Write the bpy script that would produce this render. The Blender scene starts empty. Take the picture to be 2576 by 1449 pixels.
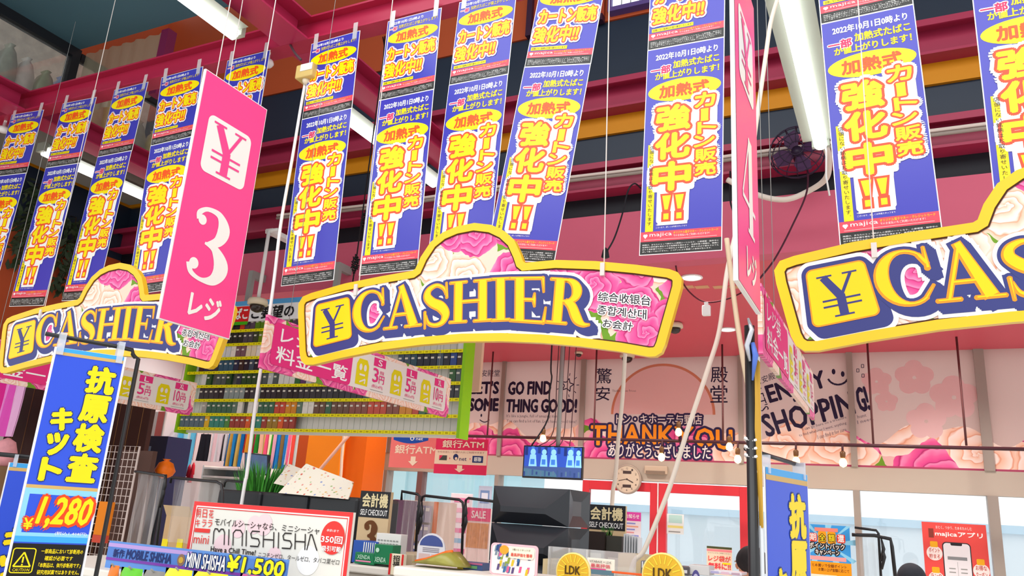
import bpy, math, random
import numpy as np
from mathutils import Matrix, Vector

scene = bpy.context.scene
COL = scene.collection
random.seed(7)

# ------------------------------------------------------------------ camera
YAW, PIT, ROLL, F = -0.46436757, 0.27749045, 0.06601447, 1994.65
EYE = 1.7
_cy, _sy, _cp, _sp = math.cos(YAW), math.sin(YAW), math.cos(PIT), math.sin(PIT)
_cr, _sr = math.cos(ROLL), math.sin(ROLL)
FWD = np.array([_sy*_cp, _cy*_cp, _sp])
_r = np.array([_cy, -_sy, 0.0]); _u = np.cross(_r, FWD)
RIGHT = _r*_cr + _u*_sr
UP = -_r*_sr + _u*_cr
cam_data = bpy.data.cameras.new('camera')
cam_data.sensor_width = 36.0
cam_data.lens = F/2576*36.0
cam_data.clip_start = 0.05
cam = bpy.data.objects.new('camera', cam_data)
COL.objects.link(cam)
M = Matrix.Identity(4)
for i in range(3):
    M[i][0] = RIGHT[i]; M[i][1] = UP[i]; M[i][2] = -FWD[i]
M[0][3] = 0; M[1][3] = 0; M[2][3] = EYE
cam.matrix_world = M
scene.camera = cam

# ------------------------------------------------------------------ light, exposure
scene.view_settings.view_transform = 'Standard'
scene.view_settings.look = 'None'
scene.view_settings.exposure = 0.0
scene.view_settings.gamma = 1.0
scene.view_settings.use_curve_mapping = False
scene.cycles.use_denoising = True
scene.cycles.max_bounces = 5
scene.cycles.diffuse_bounces = 3
scene.cycles.glossy_bounces = 2
scene.cycles.transmission_bounces = 3
scene.cycles.transparent_max_bounces = 8
scene.cycles.caustics_reflective = False
scene.cycles.caustics_refractive = False
world = bpy.data.worlds.new('daylight')
scene.world = world
world.use_nodes = True
world.node_tree.nodes['Background'].inputs[0].default_value = (0.97, 0.99, 1.0, 1)
world.node_tree.nodes['Background'].inputs[1].default_value = 1.3

def area_light(name, loc, rot, sx, sy, power, color=(1, 1, 1)):
    l = bpy.data.lights.new(name, 'AREA'); l.shape = 'RECTANGLE'
    l.size = sx; l.size_y = sy; l.energy = power; l.color = color
    o = bpy.data.objects.new(name, l); COL.objects.link(o)
    o.location = loc; o.rotation_euler = rot
    return o
area_light('overhead_fill_light', (-1.5, -0.5, 6.2), (0.35, 0, 0), 9, 4, 260)  # unseen soft fill added overhead to brighten the interior

# ------------------------------------------------------------------ picture geometry
def ray(x, y):
    return FWD + RIGHT*((x-1288)/F) - UP*((y-724.5)/F)
def PY(x, y, Y):
    d = ray(x, y); p = d*(Y/d[1]); return (p[0], p[1], p[2]+EYE)
def PX(x, y, X):
    d = ray(x, y); p = d*(X/d[0]); return (p[0], p[1], p[2]+EYE)
def PZ(x, y, Z):
    d = ray(x, y); p = d*((Z-EYE)/d[2]); return (p[0], p[1], p[2]+EYE)
def PP(x, y, p0, n):
    d = ray(x, y); n = np.array(n); p = np.array(p0)-np.array([0, 0, EYE])
    q = d*(p.dot(n)/d.dot(n)); return (q[0], q[1], q[2]+EYE)

# ------------------------------------------------------------------ materials
def lin(h):
    h = h.lstrip('#'); c = [int(h[i:i+2], 16)/255 for i in (0, 2, 4)]
    return tuple(v/12.92 if v <= 0.04045 else ((v+0.055)/1.055)**2.4 for v in c)
_mats = {}
def mat(hexc, rough=0.55, spec=0.25, metal=0.0, noise=0.0, nscale=4.0):
    key = (hexc, rough, spec, metal, noise, nscale)
    if key in _mats: return _mats[key]
    m = bpy.data.materials.new('paint_'+hexc.lstrip('#')); m.use_nodes = True
    nt = m.node_tree; b = nt.nodes['Principled BSDF']
    c = lin(hexc)
    b.inputs['Base Color'].default_value = (*c, 1)
    b.inputs['Roughness'].default_value = rough
    b.inputs['Specular IOR Level'].default_value = spec
    b.inputs['Metallic'].default_value = metal
    if noise:
        tc = nt.nodes.new('ShaderNodeTexCoord'); n = nt.nodes.new('ShaderNodeTexNoise')
        n.inputs['Scale'].default_value = nscale; n.inputs['Detail'].default_value = 4
        r = nt.nodes.new('ShaderNodeMapRange')
        r.inputs['To Min'].default_value = 1-noise; r.inputs['To Max'].default_value = 1+noise
        mx = nt.nodes.new('ShaderNodeMix'); mx.data_type = 'RGBA'; mx.blend_type = 'MULTIPLY'
        mx.inputs[0].default_value = 1.0; mx.inputs[6].default_value = (*c, 1)
        nt.links.new(tc.outputs['Object'], n.inputs['Vector'])
        nt.links.new(n.outputs['Fac'], r.inputs['Value'])
        nt.links.new(r.outputs[0], mx.inputs[7])
        nt.links.new(mx.outputs[2], b.inputs['Base Color'])
    _mats[key] = m
    return m
def glow(hexc, strength):
    key = ('glow', hexc, strength)
    if key in _mats: return _mats[key]
    m = bpy.data.materials.new('self_lit'); m.use_nodes = True
    b = m.node_tree.nodes['Principled BSDF']
    b.inputs['Base Color'].default_value = (*lin(hexc), 1)
    b.inputs['Emission Color'].default_value = (*lin(hexc), 1)
    b.inputs['Emission Strength'].default_value = strength
    _mats[key] = m
    return m
def clear(hexc='#ffffff', alpha=0.1, rough=0.05, gloss=0.06):
    """thin clear sheet: mostly see-through, a little tint, a little reflection"""
    key = ('clear', hexc, alpha, rough, gloss)
    if key in _mats: return _mats[key]
    m = bpy.data.materials.new('clear_sheet'); m.use_nodes = True
    nt = m.node_tree; nt.nodes.clear()
    out = nt.nodes.new('ShaderNodeOutputMaterial')
    tr = nt.nodes.new('ShaderNodeBsdfTransparent')
    df = nt.nodes.new('ShaderNodeBsdfDiffuse'); df.inputs[0].default_value = (*lin(hexc), 1)
    gl = nt.nodes.new('ShaderNodeBsdfGlossy'); gl.inputs['Roughness'].default_value = rough
    m1 = nt.nodes.new('ShaderNodeMixShader'); m1.inputs[0].default_value = alpha
    m2 = nt.nodes.new('ShaderNodeMixShader'); m2.inputs[0].default_value = gloss
    nt.links.new(tr.outputs[0], m1.inputs[1]); nt.links.new(df.outputs[0], m1.inputs[2])
    nt.links.new(m1.outputs[0], m2.inputs[1]); nt.links.new(gl.outputs[0], m2.inputs[2])
    nt.links.new(m2.outputs[0], out.inputs[0])
    _mats[key] = m
    return m
def translucent(hexc, amount):
    """printed window film: daylight from outdoors shines through it a little"""
    m = bpy.data.materials.new('window_film'); m.use_nodes = True
    nt = m.node_tree; nt.nodes.clear()
    out = nt.nodes.new('ShaderNodeOutputMaterial'); df = nt.nodes.new('ShaderNodeBsdfDiffuse'); tl = nt.nodes.new('ShaderNodeBsdfTranslucent')
    for n in (df, tl): n.inputs[0].default_value = (*lin(hexc), 1)
    mx = nt.nodes.new('ShaderNodeMixShader'); mx.inputs[0].default_value = amount
    nt.links.new(df.outputs[0], mx.inputs[1]); nt.links.new(tl.outputs[0], mx.inputs[2]); nt.links.new(mx.outputs[0], out.inputs[0])
    return m
def rose_print(name, scale, base='#f6d2bd', leaf=0.62):
    """printed roses: round flowers of curling petals, pink and peach, green leaves between"""
    m = bpy.data.materials.new(name); m.use_nodes = True
    nt = m.node_tree; N = nt.nodes; L = nt.links
    b = N['Principled BSDF']; b.inputs['Roughness'].default_value = 0.45; b.inputs['Specular IOR Level'].default_value = 0.25
    tc = N.new('ShaderNodeTexCoord'); sx = N.new('ShaderNodeSeparateXYZ'); cb = N.new('ShaderNodeCombineXYZ')
    L.new(tc.outputs['Object'], sx.inputs[0]); L.new(sx.outputs[0], cb.inputs[0]); L.new(sx.outputs[2], cb.inputs[1])
    def vm(op, a, bb=None, s=None):
        n = N.new('ShaderNodeVectorMath'); n.operation = op
        L.new(a, n.inputs[0])
        if bb is not None: L.new(bb, n.inputs[1])
        if s is not None: n.inputs['Scale'].default_value = s
        return n.outputs[0]
    def ma(op, a, bb=None, c=None):
        n = N.new('ShaderNodeMath'); n.operation = op
        for i, v in enumerate((a, bb, c)):
            if v is None: continue
            if isinstance(v, (int, float)): n.inputs[i].default_value = v
            else: L.new(v, n.inputs[i])
        return n.outputs[0]
    p = vm('SCALE', cb.outputs[0], s=scale)
    nz = N.new('ShaderNodeTexNoise'); nz.noise_dimensions = '2D'; nz.inputs['Scale'].default_value = 2.2; nz.inputs['Detail'].default_value = 2
    L.new(p, nz.inputs['Vector'])
    nzv = N.new('ShaderNodeVectorMath'); nzv.operation = 'MULTIPLY_ADD'
    L.new(nz.outputs['Color'], nzv.inputs[0]); nzv.inputs[1].default_value = (0.28, 0.28, 0); L.new(p, nzv.inputs[2])
    vo = N.new('ShaderNodeTexVoronoi'); vo.voronoi_dimensions = '2D'; vo.inputs['Scale'].default_value = 1; vo.inputs['Randomness'].default_value = 0.75
    L.new(nzv.outputs[0], vo.inputs['Vector'])
    rel = vm('SUBTRACT', nzv.outputs[0], vo.outputs['Position'])
    rs = N.new('ShaderNodeSeparateXYZ'); L.new(rel, rs.inputs[0])
    ang = ma('ARCTAN2', rs.outputs[1], rs.outputs[0])
    d = vo.outputs['Distance']
    wob = ma('MULTIPLY', ma('SINE', ma('MULTIPLY', ang, 5.0)), 0.12)
    sp = ma('ADD', ma('MULTIPLY_ADD', ma('POWER', d, 0.7), 5.5, wob), ma('MULTIPLY', ang, 0.318))
    fr = ma('FRACT', sp)
    rp = N.new('ShaderNodeValToRGB')
    def ramp(node, stops):
        e = node.color_ramp.elements
        e[0].position, e[0].color = stops[0][0], (*lin(stops[0][1]), 1)
        e[1].position, e[1].color = stops[-1][0], (*lin(stops[-1][1]), 1)
        for q, h in stops[1:-1]:
            k = e.new(q); k.color = (*lin(h), 1)
    ramp(rp, [(0.0, '#b02468'), (0.12, '#e0458f'), (0.55, '#f3639f'), (0.9, '#fa8fbb'), (1.0, '#c93478')])
    rq = N.new('ShaderNodeValToRGB')
    ramp(rq, [(0.0, '#e79a78'), (0.1, '#f6c4a8'), (0.5, '#fbdcca'), (0.9, '#fdeadf'), (1.0, '#eeab8c')])
    L.new(fr, rp.inputs[0]); L.new(fr, rq.inputs[0])
    cs = N.new('ShaderNodeSeparateColor'); L.new(vo.outputs['Color'], cs.inputs[0])
    pick = ma('GREATER_THAN', cs.outputs[0], 0.46)
    mx = N.new('ShaderNodeMix'); mx.data_type = 'RGBA'
    L.new(pick, mx.inputs[0]); L.new(rq.outputs[0], mx.inputs[6]); L.new(rp.outputs[0], mx.inputs[7])
    far = ma('GREATER_THAN', d, leaf)
    pick2 = ma('GREATER_THAN', cs.outputs[1], 0.5)
    bg = N.new('ShaderNodeMix'); bg.data_type = 'RGBA'
    L.new(pick2, bg.inputs[0]); bg.inputs[6].default_value = (*lin(base), 1); bg.inputs[7].default_value = (*lin('#6d9a25'), 1)
    m2 = N.new('ShaderNodeMix'); m2.data_type = 'RGBA'
    L.new(far, m2.inputs[0]); L.new(mx.outputs[2], m2.inputs[6]); L.new(bg.outputs[2], m2.inputs[7])
    L.new(m2.outputs[2], b.inputs['Base Color'])
    return m

# ------------------------------------------------------------------ lettering
_tc = bpy.data.curves.new('lettering', 'FONT'); _to = bpy.data.objects.new('lettering', _tc); COL.objects.link(_to)
_glyphs = {}
def glyph(s, bold=0.0, res=2):
    key = (s, bold, res)
    if key in _glyphs: return _glyphs[key]
    _tc.body = s; _tc.offset = bold; _tc.resolution_u = res; _tc.fill_mode = 'FRONT'
    dg = bpy.context.evaluated_depsgraph_get(); dg.update()
    me = bpy.data.meshes.new_from_object(_to.evaluated_get(dg))
    n = len(me.vertices); co = np.zeros(n*3); me.vertices.foreach_get('co', co)
    v = co.reshape(-1, 3)[:, :2].copy()
    fs = [tuple(p.vertices) for p in me.polygons]
    bpy.data.meshes.remove(me)
    if n == 0: v = np.zeros((1, 2)); fs = []
    _glyphs[key] = (v, fs, v.min(0), v.max(0))
    return _glyphs[key]

STEP = 0.0012
class MB:
    """collects shapes and builds ONE mesh object; flat print lies in x-z and faces -y"""
    def __init__(s): s.k = 0; s.v = []; s.f = []; s.fm = []; s.m = []; s.sm = []
    def mi(s, m):
        if m not in s.m: s.m.append(m)
        return s.m.index(m)
    def add(s, vs, fs, m, smooth=False):
        b = len(s.v); i = s.mi(m)
        s.v.extend(tuple(map(float, p)) for p in vs)
        for f in fs:
            s.f.append(tuple(b+k for k in f)); s.fm.append(i); s.sm.append(smooth)
        return s
    # ---- solids
    def box(s, x0, x1, y0, y1, z0, z1, m):
        v = [(x, y, z) for x in (x0, x1) for y in (y0, y1) for z in (z0, z1)]
        return s.add(v, [(0, 1, 3, 2), (4, 6, 7, 5), (0, 4, 5, 1), (2, 3, 7, 6), (0, 2, 6, 4), (1, 5, 7, 3)], m)
    def hexa(s, p, m):
        """eight corners: bottom 4 in order, top 4 in order"""
        return s.add(p, [(3, 2, 1, 0), (4, 5, 6, 7), (0, 1, 5, 4), (1, 2, 6, 5), (2, 3, 7, 6), (3, 0, 4, 7)], m)
    def quad(s, a, b, c, d, m): return s.add([a, b, c, d], [(0, 1, 2, 3)], m)
    def prism(s, pts, y0, y1, m, m2=None):
        n = len(pts); v = [(x, y0, z) for x, z in pts]+[(x, y1, z) for x, z in pts]
        s.add(v, [tuple(range(n)), tuple(range(2*n-1, n-1, -1))], m)
        s.add(v, [(i, i+n, (i+1) % n+n, (i+1) % n) for i in range(n)], m2 or m)
        return s
    def tube(s, pts, r, m, n=8, caps=True):
        pts = [Vector(p) for p in pts]
        rad = r if isinstance(r, (list, tuple)) else [r]*len(pts)
        vs = []; fs = []
        t0 = (pts[1]-pts[0]).normalized()
        ref = Vector((0, 0, 1)) if abs(t0.z) < 0.9 else Vector((1, 0, 0))
        a = t0.cross(ref).normalized()
        for i, p in enumerate(pts):
            t = (pts[min(i+1, len(pts)-1)]-pts[max(i-1, 0)]).normalized()
            a = (a - t*a.dot(t)); a = a.normalized() if a.length > 1e-6 else t.orthogonal().normalized()
            b = t.cross(a)
            for k in range(n):
                w = 2*math.pi*k/n
                vs.append(p+(a*math.cos(w)+b*math.sin(w))*rad[i])
        for i in range(len(pts)-1):
            for k in range(n):
                fs.append((i*n+k, i*n+(k+1) % n, (i+1)*n+(k+1) % n, (i+1)*n+k))
        if caps: fs += [tuple(range(n-1, -1, -1)), tuple((len(pts)-1)*n+k for k in range(n))]
        return s.add(vs, fs, m, True)
    def lathe(s, prof, c, m, n=20, axis='z'):
        vs = []; fs = []
        for r, h in prof:
            for k in range(n):
                w = 2*math.pi*k/n; x, y = r*math.cos(w), r*math.sin(w)
                vs.append((c[0]+x, c[1]+y, c[2]+h) if axis == 'z' else (c[0]+x, c[1]+h, c[2]+y) if axis == 'y' else (c[0]+h, c[1]+x, c[2]+y))
        for i in range(len(prof)-1):
            for k in range(n):
                fs.append((i*n+k, i*n+(k+1) % n, (i+1)*n+(k+1) % n, (i+1)*n+k))
        fs += [tuple(range(n-1, -1, -1)), tuple((len(prof)-1)*n+k for k in range(n))]
        return s.add(vs, fs, m, True)
    # ---- flat print
    def poly(s, pts, m, layer=1):
        s.k += 1; y = -layer*STEP-(s.k*0.6180339 % 1)*4e-5
        return s.add([(x, y, z) for x, z in pts], [tuple(range(len(pts)))], m)
    def rect(s, x0, z0, x1, z1, m, layer=1): return s.poly([(x0, z0), (x1, z0), (x1, z1), (x0, z1)], m, layer)
    def rrect(s, x0, z0, x1, z1, r, m, layer=1): return s.poly(round_rect(x0, z0, x1, z1, r), m, layer)
    def ell(s, cx, cz, rx, rz, m, layer=1, n=36):
        return s.poly([(cx+rx*math.cos(2*math.pi*k/n), cz+rz*math.sin(2*math.pi*k/n)) for k in range(n)], m, layer)
    def ring(s, outer, inner, m, layer=1):
        n = len(outer); y = -layer*STEP
        return s.add([(x, y, z) for x, z in outer]+[(x, y, z) for x, z in inner], [(i, (i+1) % n, (i+1) % n+n, i+n) for i in range(n)], m)
    def line(s, pts, w, m, layer=1):
        for (x0, z0), (x1, z1) in zip(pts, pts[1:]):
            l = math.hypot(x1-x0, z1-z0) or 1e-9; nx, nz = -(z1-z0)/l*w/2, (x1-x0)/l*w/2
            s.poly([(x0-nx, z0-nz), (x1-nx, z1-nz), (x1+nx, z1+nz), (x0+nx, z0+nz)], m, layer)
        return s
    def put(s, v2, fs, m, layer):
        s.k += 1; y = -layer*STEP-(s.k*0.6180339 % 1)*2e-4
        return s.add([(x, y, z) for x, z in v2], fs, m)
    def text(s, t, x0, z0, x1, z1, m, bold=0.0, layer=2, outline=(), keep=False, shear=0.0, res=2, rot90=False, align='c'):
        fat = 0.0
        if bold: fat = bold*min(z1-z0, (x1-x0)/max(1, len(t))*1.6)*0.55; x0 += fat; x1 -= fat; z0 += fat; z1 -= fat
        v, fs, lo, hi = glyph(t, 0.0, res)
        v = v.copy()
        if rot90: v = np.stack([v[:, 1], -v[:, 0]], 1)
        v[:, 0] += shear*v[:, 1]
        lo, hi = v.min(0), v.max(0); sz = np.maximum(hi-lo, 1e-6)
        k = np.array([(x1-x0)/sz[0], (z1-z0)/sz[1]])
        if keep: k[:] = k.min()
        off = np.array([(x0+x1)/2, (z0+z1)/2])
        if keep and align == 'l': off[0] = x0+sz[0]*k[0]/2
        w = (v-(lo+hi)/2)*k+off
        for j, (om, orad) in enumerate(outline):
            nq = 16 if (orad+fat) > 0.009 else 8
            for q in range(nq):
                a = 2*math.pi*q/nq
                s.put(w+np.array([math.cos(a), math.sin(a)])*(orad+fat), fs, om, layer+j*0.5+q*0.01)
        l2 = layer+len(outline)*0.5
        if fat:
            for q in range(6):
                a = 2*math.pi*q/6+0.26
                s.put(w+np.array([math.cos(a), math.sin(a)])*fat, fs, m, l2+q*0.015)
        return s.put(w, fs, m, l2+0.1)
    def vtext(s, t, x0, z0, x1, z1, m, bold=0.0, layer=2, outline=(), res=2, fill=0.96):
        """characters one under the other, each in its own cell"""
        n = len(t); h = (z1-z0)/n
        for i, ch in enumerate(t):
            zt = z1-i*h; v, fs, lo, hi = glyph(ch, bold, res)
            r = ch in 'ー～'
            cw, chh = (x1-x0), h
            u0, u1, w0, w1 = max(lo[0], 0), min(hi[0], 1), max(lo[1]+0.12, 0), min(hi[1]+0.12, 1)
            if r: u0, u1, w0, w1 = w0, w1, 1-u1, 1-u0
            if ch in '、。': u0, u1, w0, w1 = 0.65, 0.9, 0.7, 0.95
            s.text(ch, x0+u0*cw, zt-h+w0*chh*fill, x0+u1*cw, zt-h+w1*chh*fill, m, bold, layer, outline, res=res, rot90=r)
        return s
    def build(s, name, parent=None, loc=None, rotz=0.0, world=None, bevel=0.0):
        me = bpy.data.meshes.new(name); me.from_pydata(s.v, [], s.f)
        for m in s.m: me.materials.append(m)
        me.polygons.foreach_set('material_index', s.fm)
        me.polygons.foreach_set('use_smooth', s.sm)
        me.update()
        o = bpy.data.objects.new(name, me); COL.objects.link(o)
        if parent: o.parent = parent
        if loc is not None: o.location = loc
        if rotz: o.rotation_euler = (0, 0, rotz)
        if world is not None: o.matrix_world = world
        if bevel:
            b = o.modifiers.new('edge', 'BEVEL'); b.width = bevel; b.segments = 2; b.limit_method = 'ANGLE'
        return o
def round_rect(x0, z0, x1, z1, r, n=6):
    out = []
    for cx, cz, a0 in ((x1-r, z0+r, -90), (x1-r, z1-r, 0), (x0+r, z1-r, 90), (x0+r, z0+r, 180)):
        for k in range(n+1):
            a = math.radians(a0+90*k/n); out.append((cx+r*math.cos(a), cz+r*math.sin(a)))
    return out
def tag(o, label=None, cat=None, group=None, kind=None):
    if label: o['label'] = label
    if cat: o['category'] = cat
    if group: o['group'] = group
    if kind: o['kind'] = kind
    return o
def thing(name, label, cat, loc=(0, 0, 0), rotz=0.0, group=None, tilt=0.0):
    o = bpy.data.objects.new(name, None); COL.objects.link(o); o.empty_display_size = 0.1
    o.location = loc; o.rotation_euler = (0, tilt, rotz)
    return tag(o, label, cat, group)
def struct(mb, name, **k): return tag(mb.build(name, **k), kind='structure')
def dup(o, label=None, loc=None, rotz=None, group=None, tilt=None):
    c = o.copy(); COL.objects.link(c)
    for ch in list(o.children):
        d = ch.copy(); COL.objects.link(d); d.parent = c
        for g in list(ch.children):
            e = g.copy(); COL.objects.link(e); e.parent = d
    if label: c['label'] = label
    if group: c['group'] = group
    if loc is not None: c.location = loc
    if rotz is not None: c.rotation_euler.z = rotz
    if tilt is not None: c.rotation_euler.y = tilt
    return c

# ---- serif strokes: centre lines with half widths, letter height 1
def smooth(pts, n=8):
    out = []
    for i in range(len(pts)-1):
        p0 = np.array(pts[max(i-1, 0)]); p1 = np.array(pts[i]); p2 = np.array(pts[i+1]); p3 = np.array(pts[min(i+2, len(pts)-1)])
        for k in range(n):
            t = k/n
            out.append(0.5*((2*p1)+(-p0+p2)*t+(2*p0-5*p1+4*p2-p3)*t*t+(-p0+3*p1-3*p2+p3)*t**3))
    out.append(np.array(pts[-1])); return [tuple(o) for o in out]
def arc(cx, cz, rx, rz, a0, a1, thin, thick, n=24, ph=180):
    out = []
    for k in range(n+1):
        a = math.radians(a0+(a1-a0)*k/n)
        out.append((cx+rx*math.cos(a), cz+rz*math.sin(a), thin+(thick-thin)*max(0, math.cos(a-math.radians(ph)))**1.5))
    return out
SERIF = {
 'C': [arc(.56, .5, .46, .46, 52, 305, .022, .105), [(.955, .98, .012), (.955, .62, .03)], [(.84, .86, .03), (.95, .70, .035)], [(.82, .13, .02), (.99, .32, .008)]],
 'A': [[(.17, .03, .03), (.49, .97, .03)], [(.47, 1.0, .06), (.80, .03, .105)], [(.27, .32, .026), (.66, .32, .026)], [(0, .022, .022), (.34, .022, .022)], [(.58, .022, .022), (1.0, .022, .022)]],
 'S': [smooth([(.86, .74, .012), (.78, .88, .03), (.52, .965, .035), (.22, .88, .06), (.15, .72, .09), (.34, .57, .1), (.66, .45, .11), (.83, .27, .095), (.72, .09, .055), (.46, .035, .035), (.2, .1, .03), (.1, .28, .012)]), [(.90, 1.0, .012), (.90, .66, .022)], [(.06, 0, .012), (.06, .36, .022)]],
 'H': [[(.2, .02, .1), (.2, .98, .1)], [(.8, .02, .1), (.8, .98, .1)], [(.2, .5, .028), (.8, .5, .028)], [(.0, .022, .022), (.4, .022, .022)], [(.0, .978, .022), (.4, .978, .022)], [(.6, .022, .022), (1, .022, .022)], [(.6, .978, .022), (1, .978, .022)]],
 'I': [[(.5, .02, .1), (.5, .98, .1)], [(.0, .022, .022), (1, .022, .022)], [(.0, .978, .022), (1, .978, .022)]],
 'E': [[(.26, .02, .1), (.26, .98, .1)], [(0, .022, .022), (.9, .022, .024)], [(0, .978, .022), (.88, .978, .024)], [(.3, .5, .026), (.66, .5, .026)], [(.68, .36, .008), (.66, .5, .035), (.68, .64, .008)], [(.9, .98, .03), (.93, .68, .008)], [(.93, .02, .03), (.99, .34, .008)]],
 'R': [[(.24, .02, .1), (.24, .98, .1)], [(0, .022, .022), (.46, .022, .022)], [(0, .978, .022), (.3, .978, .022)], arc(.42, .73, .29, .235, 90, -90, .03, .1, 16, 0), [(.26, .965, .03), (.43, .965, .03)], [(.26, .495, .026), (.43, .495, .026)], smooth([(.42, .5, .05), (.58, .4, .09), (.72, .14, .095), (.86, .03, .045), (1.0, .035, .015)])],
 'Y': [[(.16, .96, .085), (.5, .46, .095)], [(.84, .96, .034), (.52, .47, .034)], [(.5, .5, .095), (.5, .03, .095)], [(0, .975, .02), (.38, .975, .02)], [(.64, .975, .02), (1.0, .975, .02)], [(.28, .02, .02), (.72, .02, .02)], [(.06, .40, .022), (.94, .40, .022)], [(.06, .26, .022), (.94, .26, .022)]],
 '3': [smooth([(.15, .8, .055), (.12, .88, .04), (.3, .965, .03), (.6, .95, .05), (.76, .78, .105), (.66, .6, .075), (.42, .52, .018)]), smooth([(.36, .515, .016), (.62, .48, .06), (.84, .28, .125), (.72, .09, .08), (.44, .028, .03), (.16, .08, .035), (.09, .2, .055)]), [(.21, .80, .068)], [(.19, .205, .075)]],
 '4': [[(.6, .99, .02), (.05, .3, .022)], [(.03, .275, .024), (1.0, .275, .024)], [(.66, .98, .1), (.66, .02, .1)], [(.42, .02, .02), (.92, .02, .02)]],
}
def stroke_poly(st, inflate, cap=True):
    """outline of a centre line whose half width changes along it; local metres"""
    P = [np.array(p[:2]) for p in st]; W = [p[2]+inflate for p in st]
    n = len(P); L = []; R = []
    if inflate > 0:
        d0 = P[1]-P[0]; d0 = d0/(np.linalg.norm(d0) or 1); P[0] = P[0]-d0*inflate
        d1 = P[-1]-P[-2]; d1 = d1/(np.linalg.norm(d1) or 1); P[-1] = P[-1]+d1*inflate
    for i in range(n):
        t = P[min(i+1, n-1)]-P[max(i-1, 0)]; t = t/(np.linalg.norm(t) or 1)
        nn = np.array([-t[1], t[0]])
        L.append(P[i]+nn*W[i]); R.append(P[i]-nn*W[i])
    return L, R
def serif(mb, ch, quad, m, inflate=0.0, shift=(0, 0), layer=3):
    """draw a serif letter into quad (TL, TR, BR, BL) in local metres"""
    tl, tr, br, bl = [np.array(q) for q in quad]
    H = (np.linalg.norm(tl-bl)+np.linalg.norm(tr-br))/2
    sh = np.array(shift)
    for i, st in enumerate(SERIF[ch]):
        if len(st) == 1:                                  # a round end
            x, z, w = st[0]; c0 = bl*(1-x)*(1-z)+br*x*(1-z)+tl*(1-x)*z+tr*x*z+sh
            mb.ell(c0[0], c0[1], w*H+inflate, w*H+inflate, m, layer+i*0.01, 20); continue
        loc = []
        for x, z, w in st:
            p = bl*(1-x)*(1-z)+br*x*(1-z)+tl*(1-x)*z+tr*x*z
            loc.append((p[0]+sh[0], p[1]+sh[1], w*H))
        Lp, Rp = stroke_poly(loc, inflate)
        mb.k += 1; k = len(Lp); y = -(layer+i*0.01)*STEP-(mb.k*0.6180339 % 1)*1.1e-4
        for j in range(k-1):
            mb.k += 1; yj = y-(mb.k*0.6180339 % 1)*1.1e-4
            mb.add([(q[0], yj, q[1]) for q in (Lp[j], Rp[j], Rp[j+1], Lp[j+1])], [(0, 1, 2, 3)], m)
        if inflate > 0:      # round ends
            for e in (0, -1):
                if np.linalg.norm(Lp[e]-Rp[e])/2-inflate > 0.05*H: continue
                c = (Lp[e]+Rp[e])/2; r = np.linalg.norm(Lp[e]-Rp[e])/2
                d = loc[e]
                mb.poly([(d[0]+r*math.cos(2*math.pi*q/14), d[1]+r*math.sin(2*math.pi*q/14)) for q in range(14)], m, layer+i*0.03+0.01)

# extra: lettering mapped into a quad
def textq(mb, t, quad, m, bold=0.0, layer=2, res=2, outline=()):
    tl, tr, br, bl = [np.array(q) for q in quad]
    v, fs, lo, hi = glyph(t, 0.0, res)
    fat = bold*abs(tl[1]-bl[1])*0.55
    q = (v-lo)/np.maximum(hi-lo, 1e-6); x = q[:, :1]; z = q[:, 1:]
    w = bl*(1-x)*(1-z)+br*x*(1-z)+tl*(1-x)*z+tr*x*z
    for j, (om, orad) in enumerate(outline):
        for k in range(8):
            a = 2*math.pi*k/8
            mb.put(w+np.array([math.cos(a), math.sin(a)])*(orad+fat), fs, om, layer+j*0.5+k*0.02)
    if fat:
        for k in range(6):
            a = 2*math.pi*k/6+0.26
            mb.put(w+np.array([math.cos(a), math.sin(a)])*fat, fs, m, layer+len(outline)*0.5+k*0.015)
    mb.put(w, fs, m, layer+len(outline)*0.5+0.1)

# ================================================================== THE SETTING
PINK = mat('#d2607a', 0.5, 0.3, noise=0.03); SOFF = mat('#d85566', 0.45, 0.3, noise=0.03, nscale=1.5)
NAVY = mat('#1d2a3c', 0.4, 0.4, noise=0.08); BLACK = mat('#14161f', 0.5, 0.3)
CRIM = mat('#a42a4c', 0.4, 0.4, noise=0.06); BEAM = mat('#b3264a', 0.35, 0.4, noise=0.05)
YEL = mat('#cf8708', 0.5, 0.3, noise=0.03); ORNG = mat('#b5502a', 0.5, 0.3, noise=0.05)
BEIGE = mat('#b9a48d', 0.5, 0.3, noise=0.03); WHITE = mat('#f4f4f2', 0.5, 0.3); GREY = mat('#9a9c98', 0.5, 0.4)
FILM = translucent('#e0c0b6', 0.5); INK = mat('#2b2140', 0.5, 0.2); DARK = mat('#20242a', 0.5, 0.3)
XL, XR, YF, YW = -7.55, 3.2, 5.5, 9.0
ZS = 3.57
struct(MB().box(-11, 6, -3, 9.1, -0.05, 0, mat('#cfcac2', 0.3, 0.4, noise=0.04)), 'floor')
bands = [(ZS, 4.0, PINK, 0), (4.0, 4.155, BLACK, 0.02), (4.39, 4.69, NAVY, 0.02), (4.69, 4.85, YEL, -0.01), (5.12, 5.76, NAVY, 0.02), (5.76, 7.2, ORNG, 0.0)]
w = MB()
for z0, z1, m, dy in bands: w.box(XL, XR, YF+dy, YF+0.14, z0, z1, m)
struct(w, 'wall_back')
def girt(z0, z1, name):
    t = (z1-z0)
    b = MB().box(XL, XR, YF-0.02, YF+0.1, z0, z1, CRIM).box(XL, XR, YF-0.14, YF-0.02, z1-0.02, z1, CRIM).box(XL, XR, YF-0.14, YF-0.02, z0, z0+0.02, CRIM).box(XL, XR, YF-0.14, YF-0.125, z1-0.05, z1-0.02, CRIM)
    struct(b, name)
girt(4.155, 4.39, 'trim_1'); girt(4.85, 5.12, 'trim_2')
w = MB()
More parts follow.
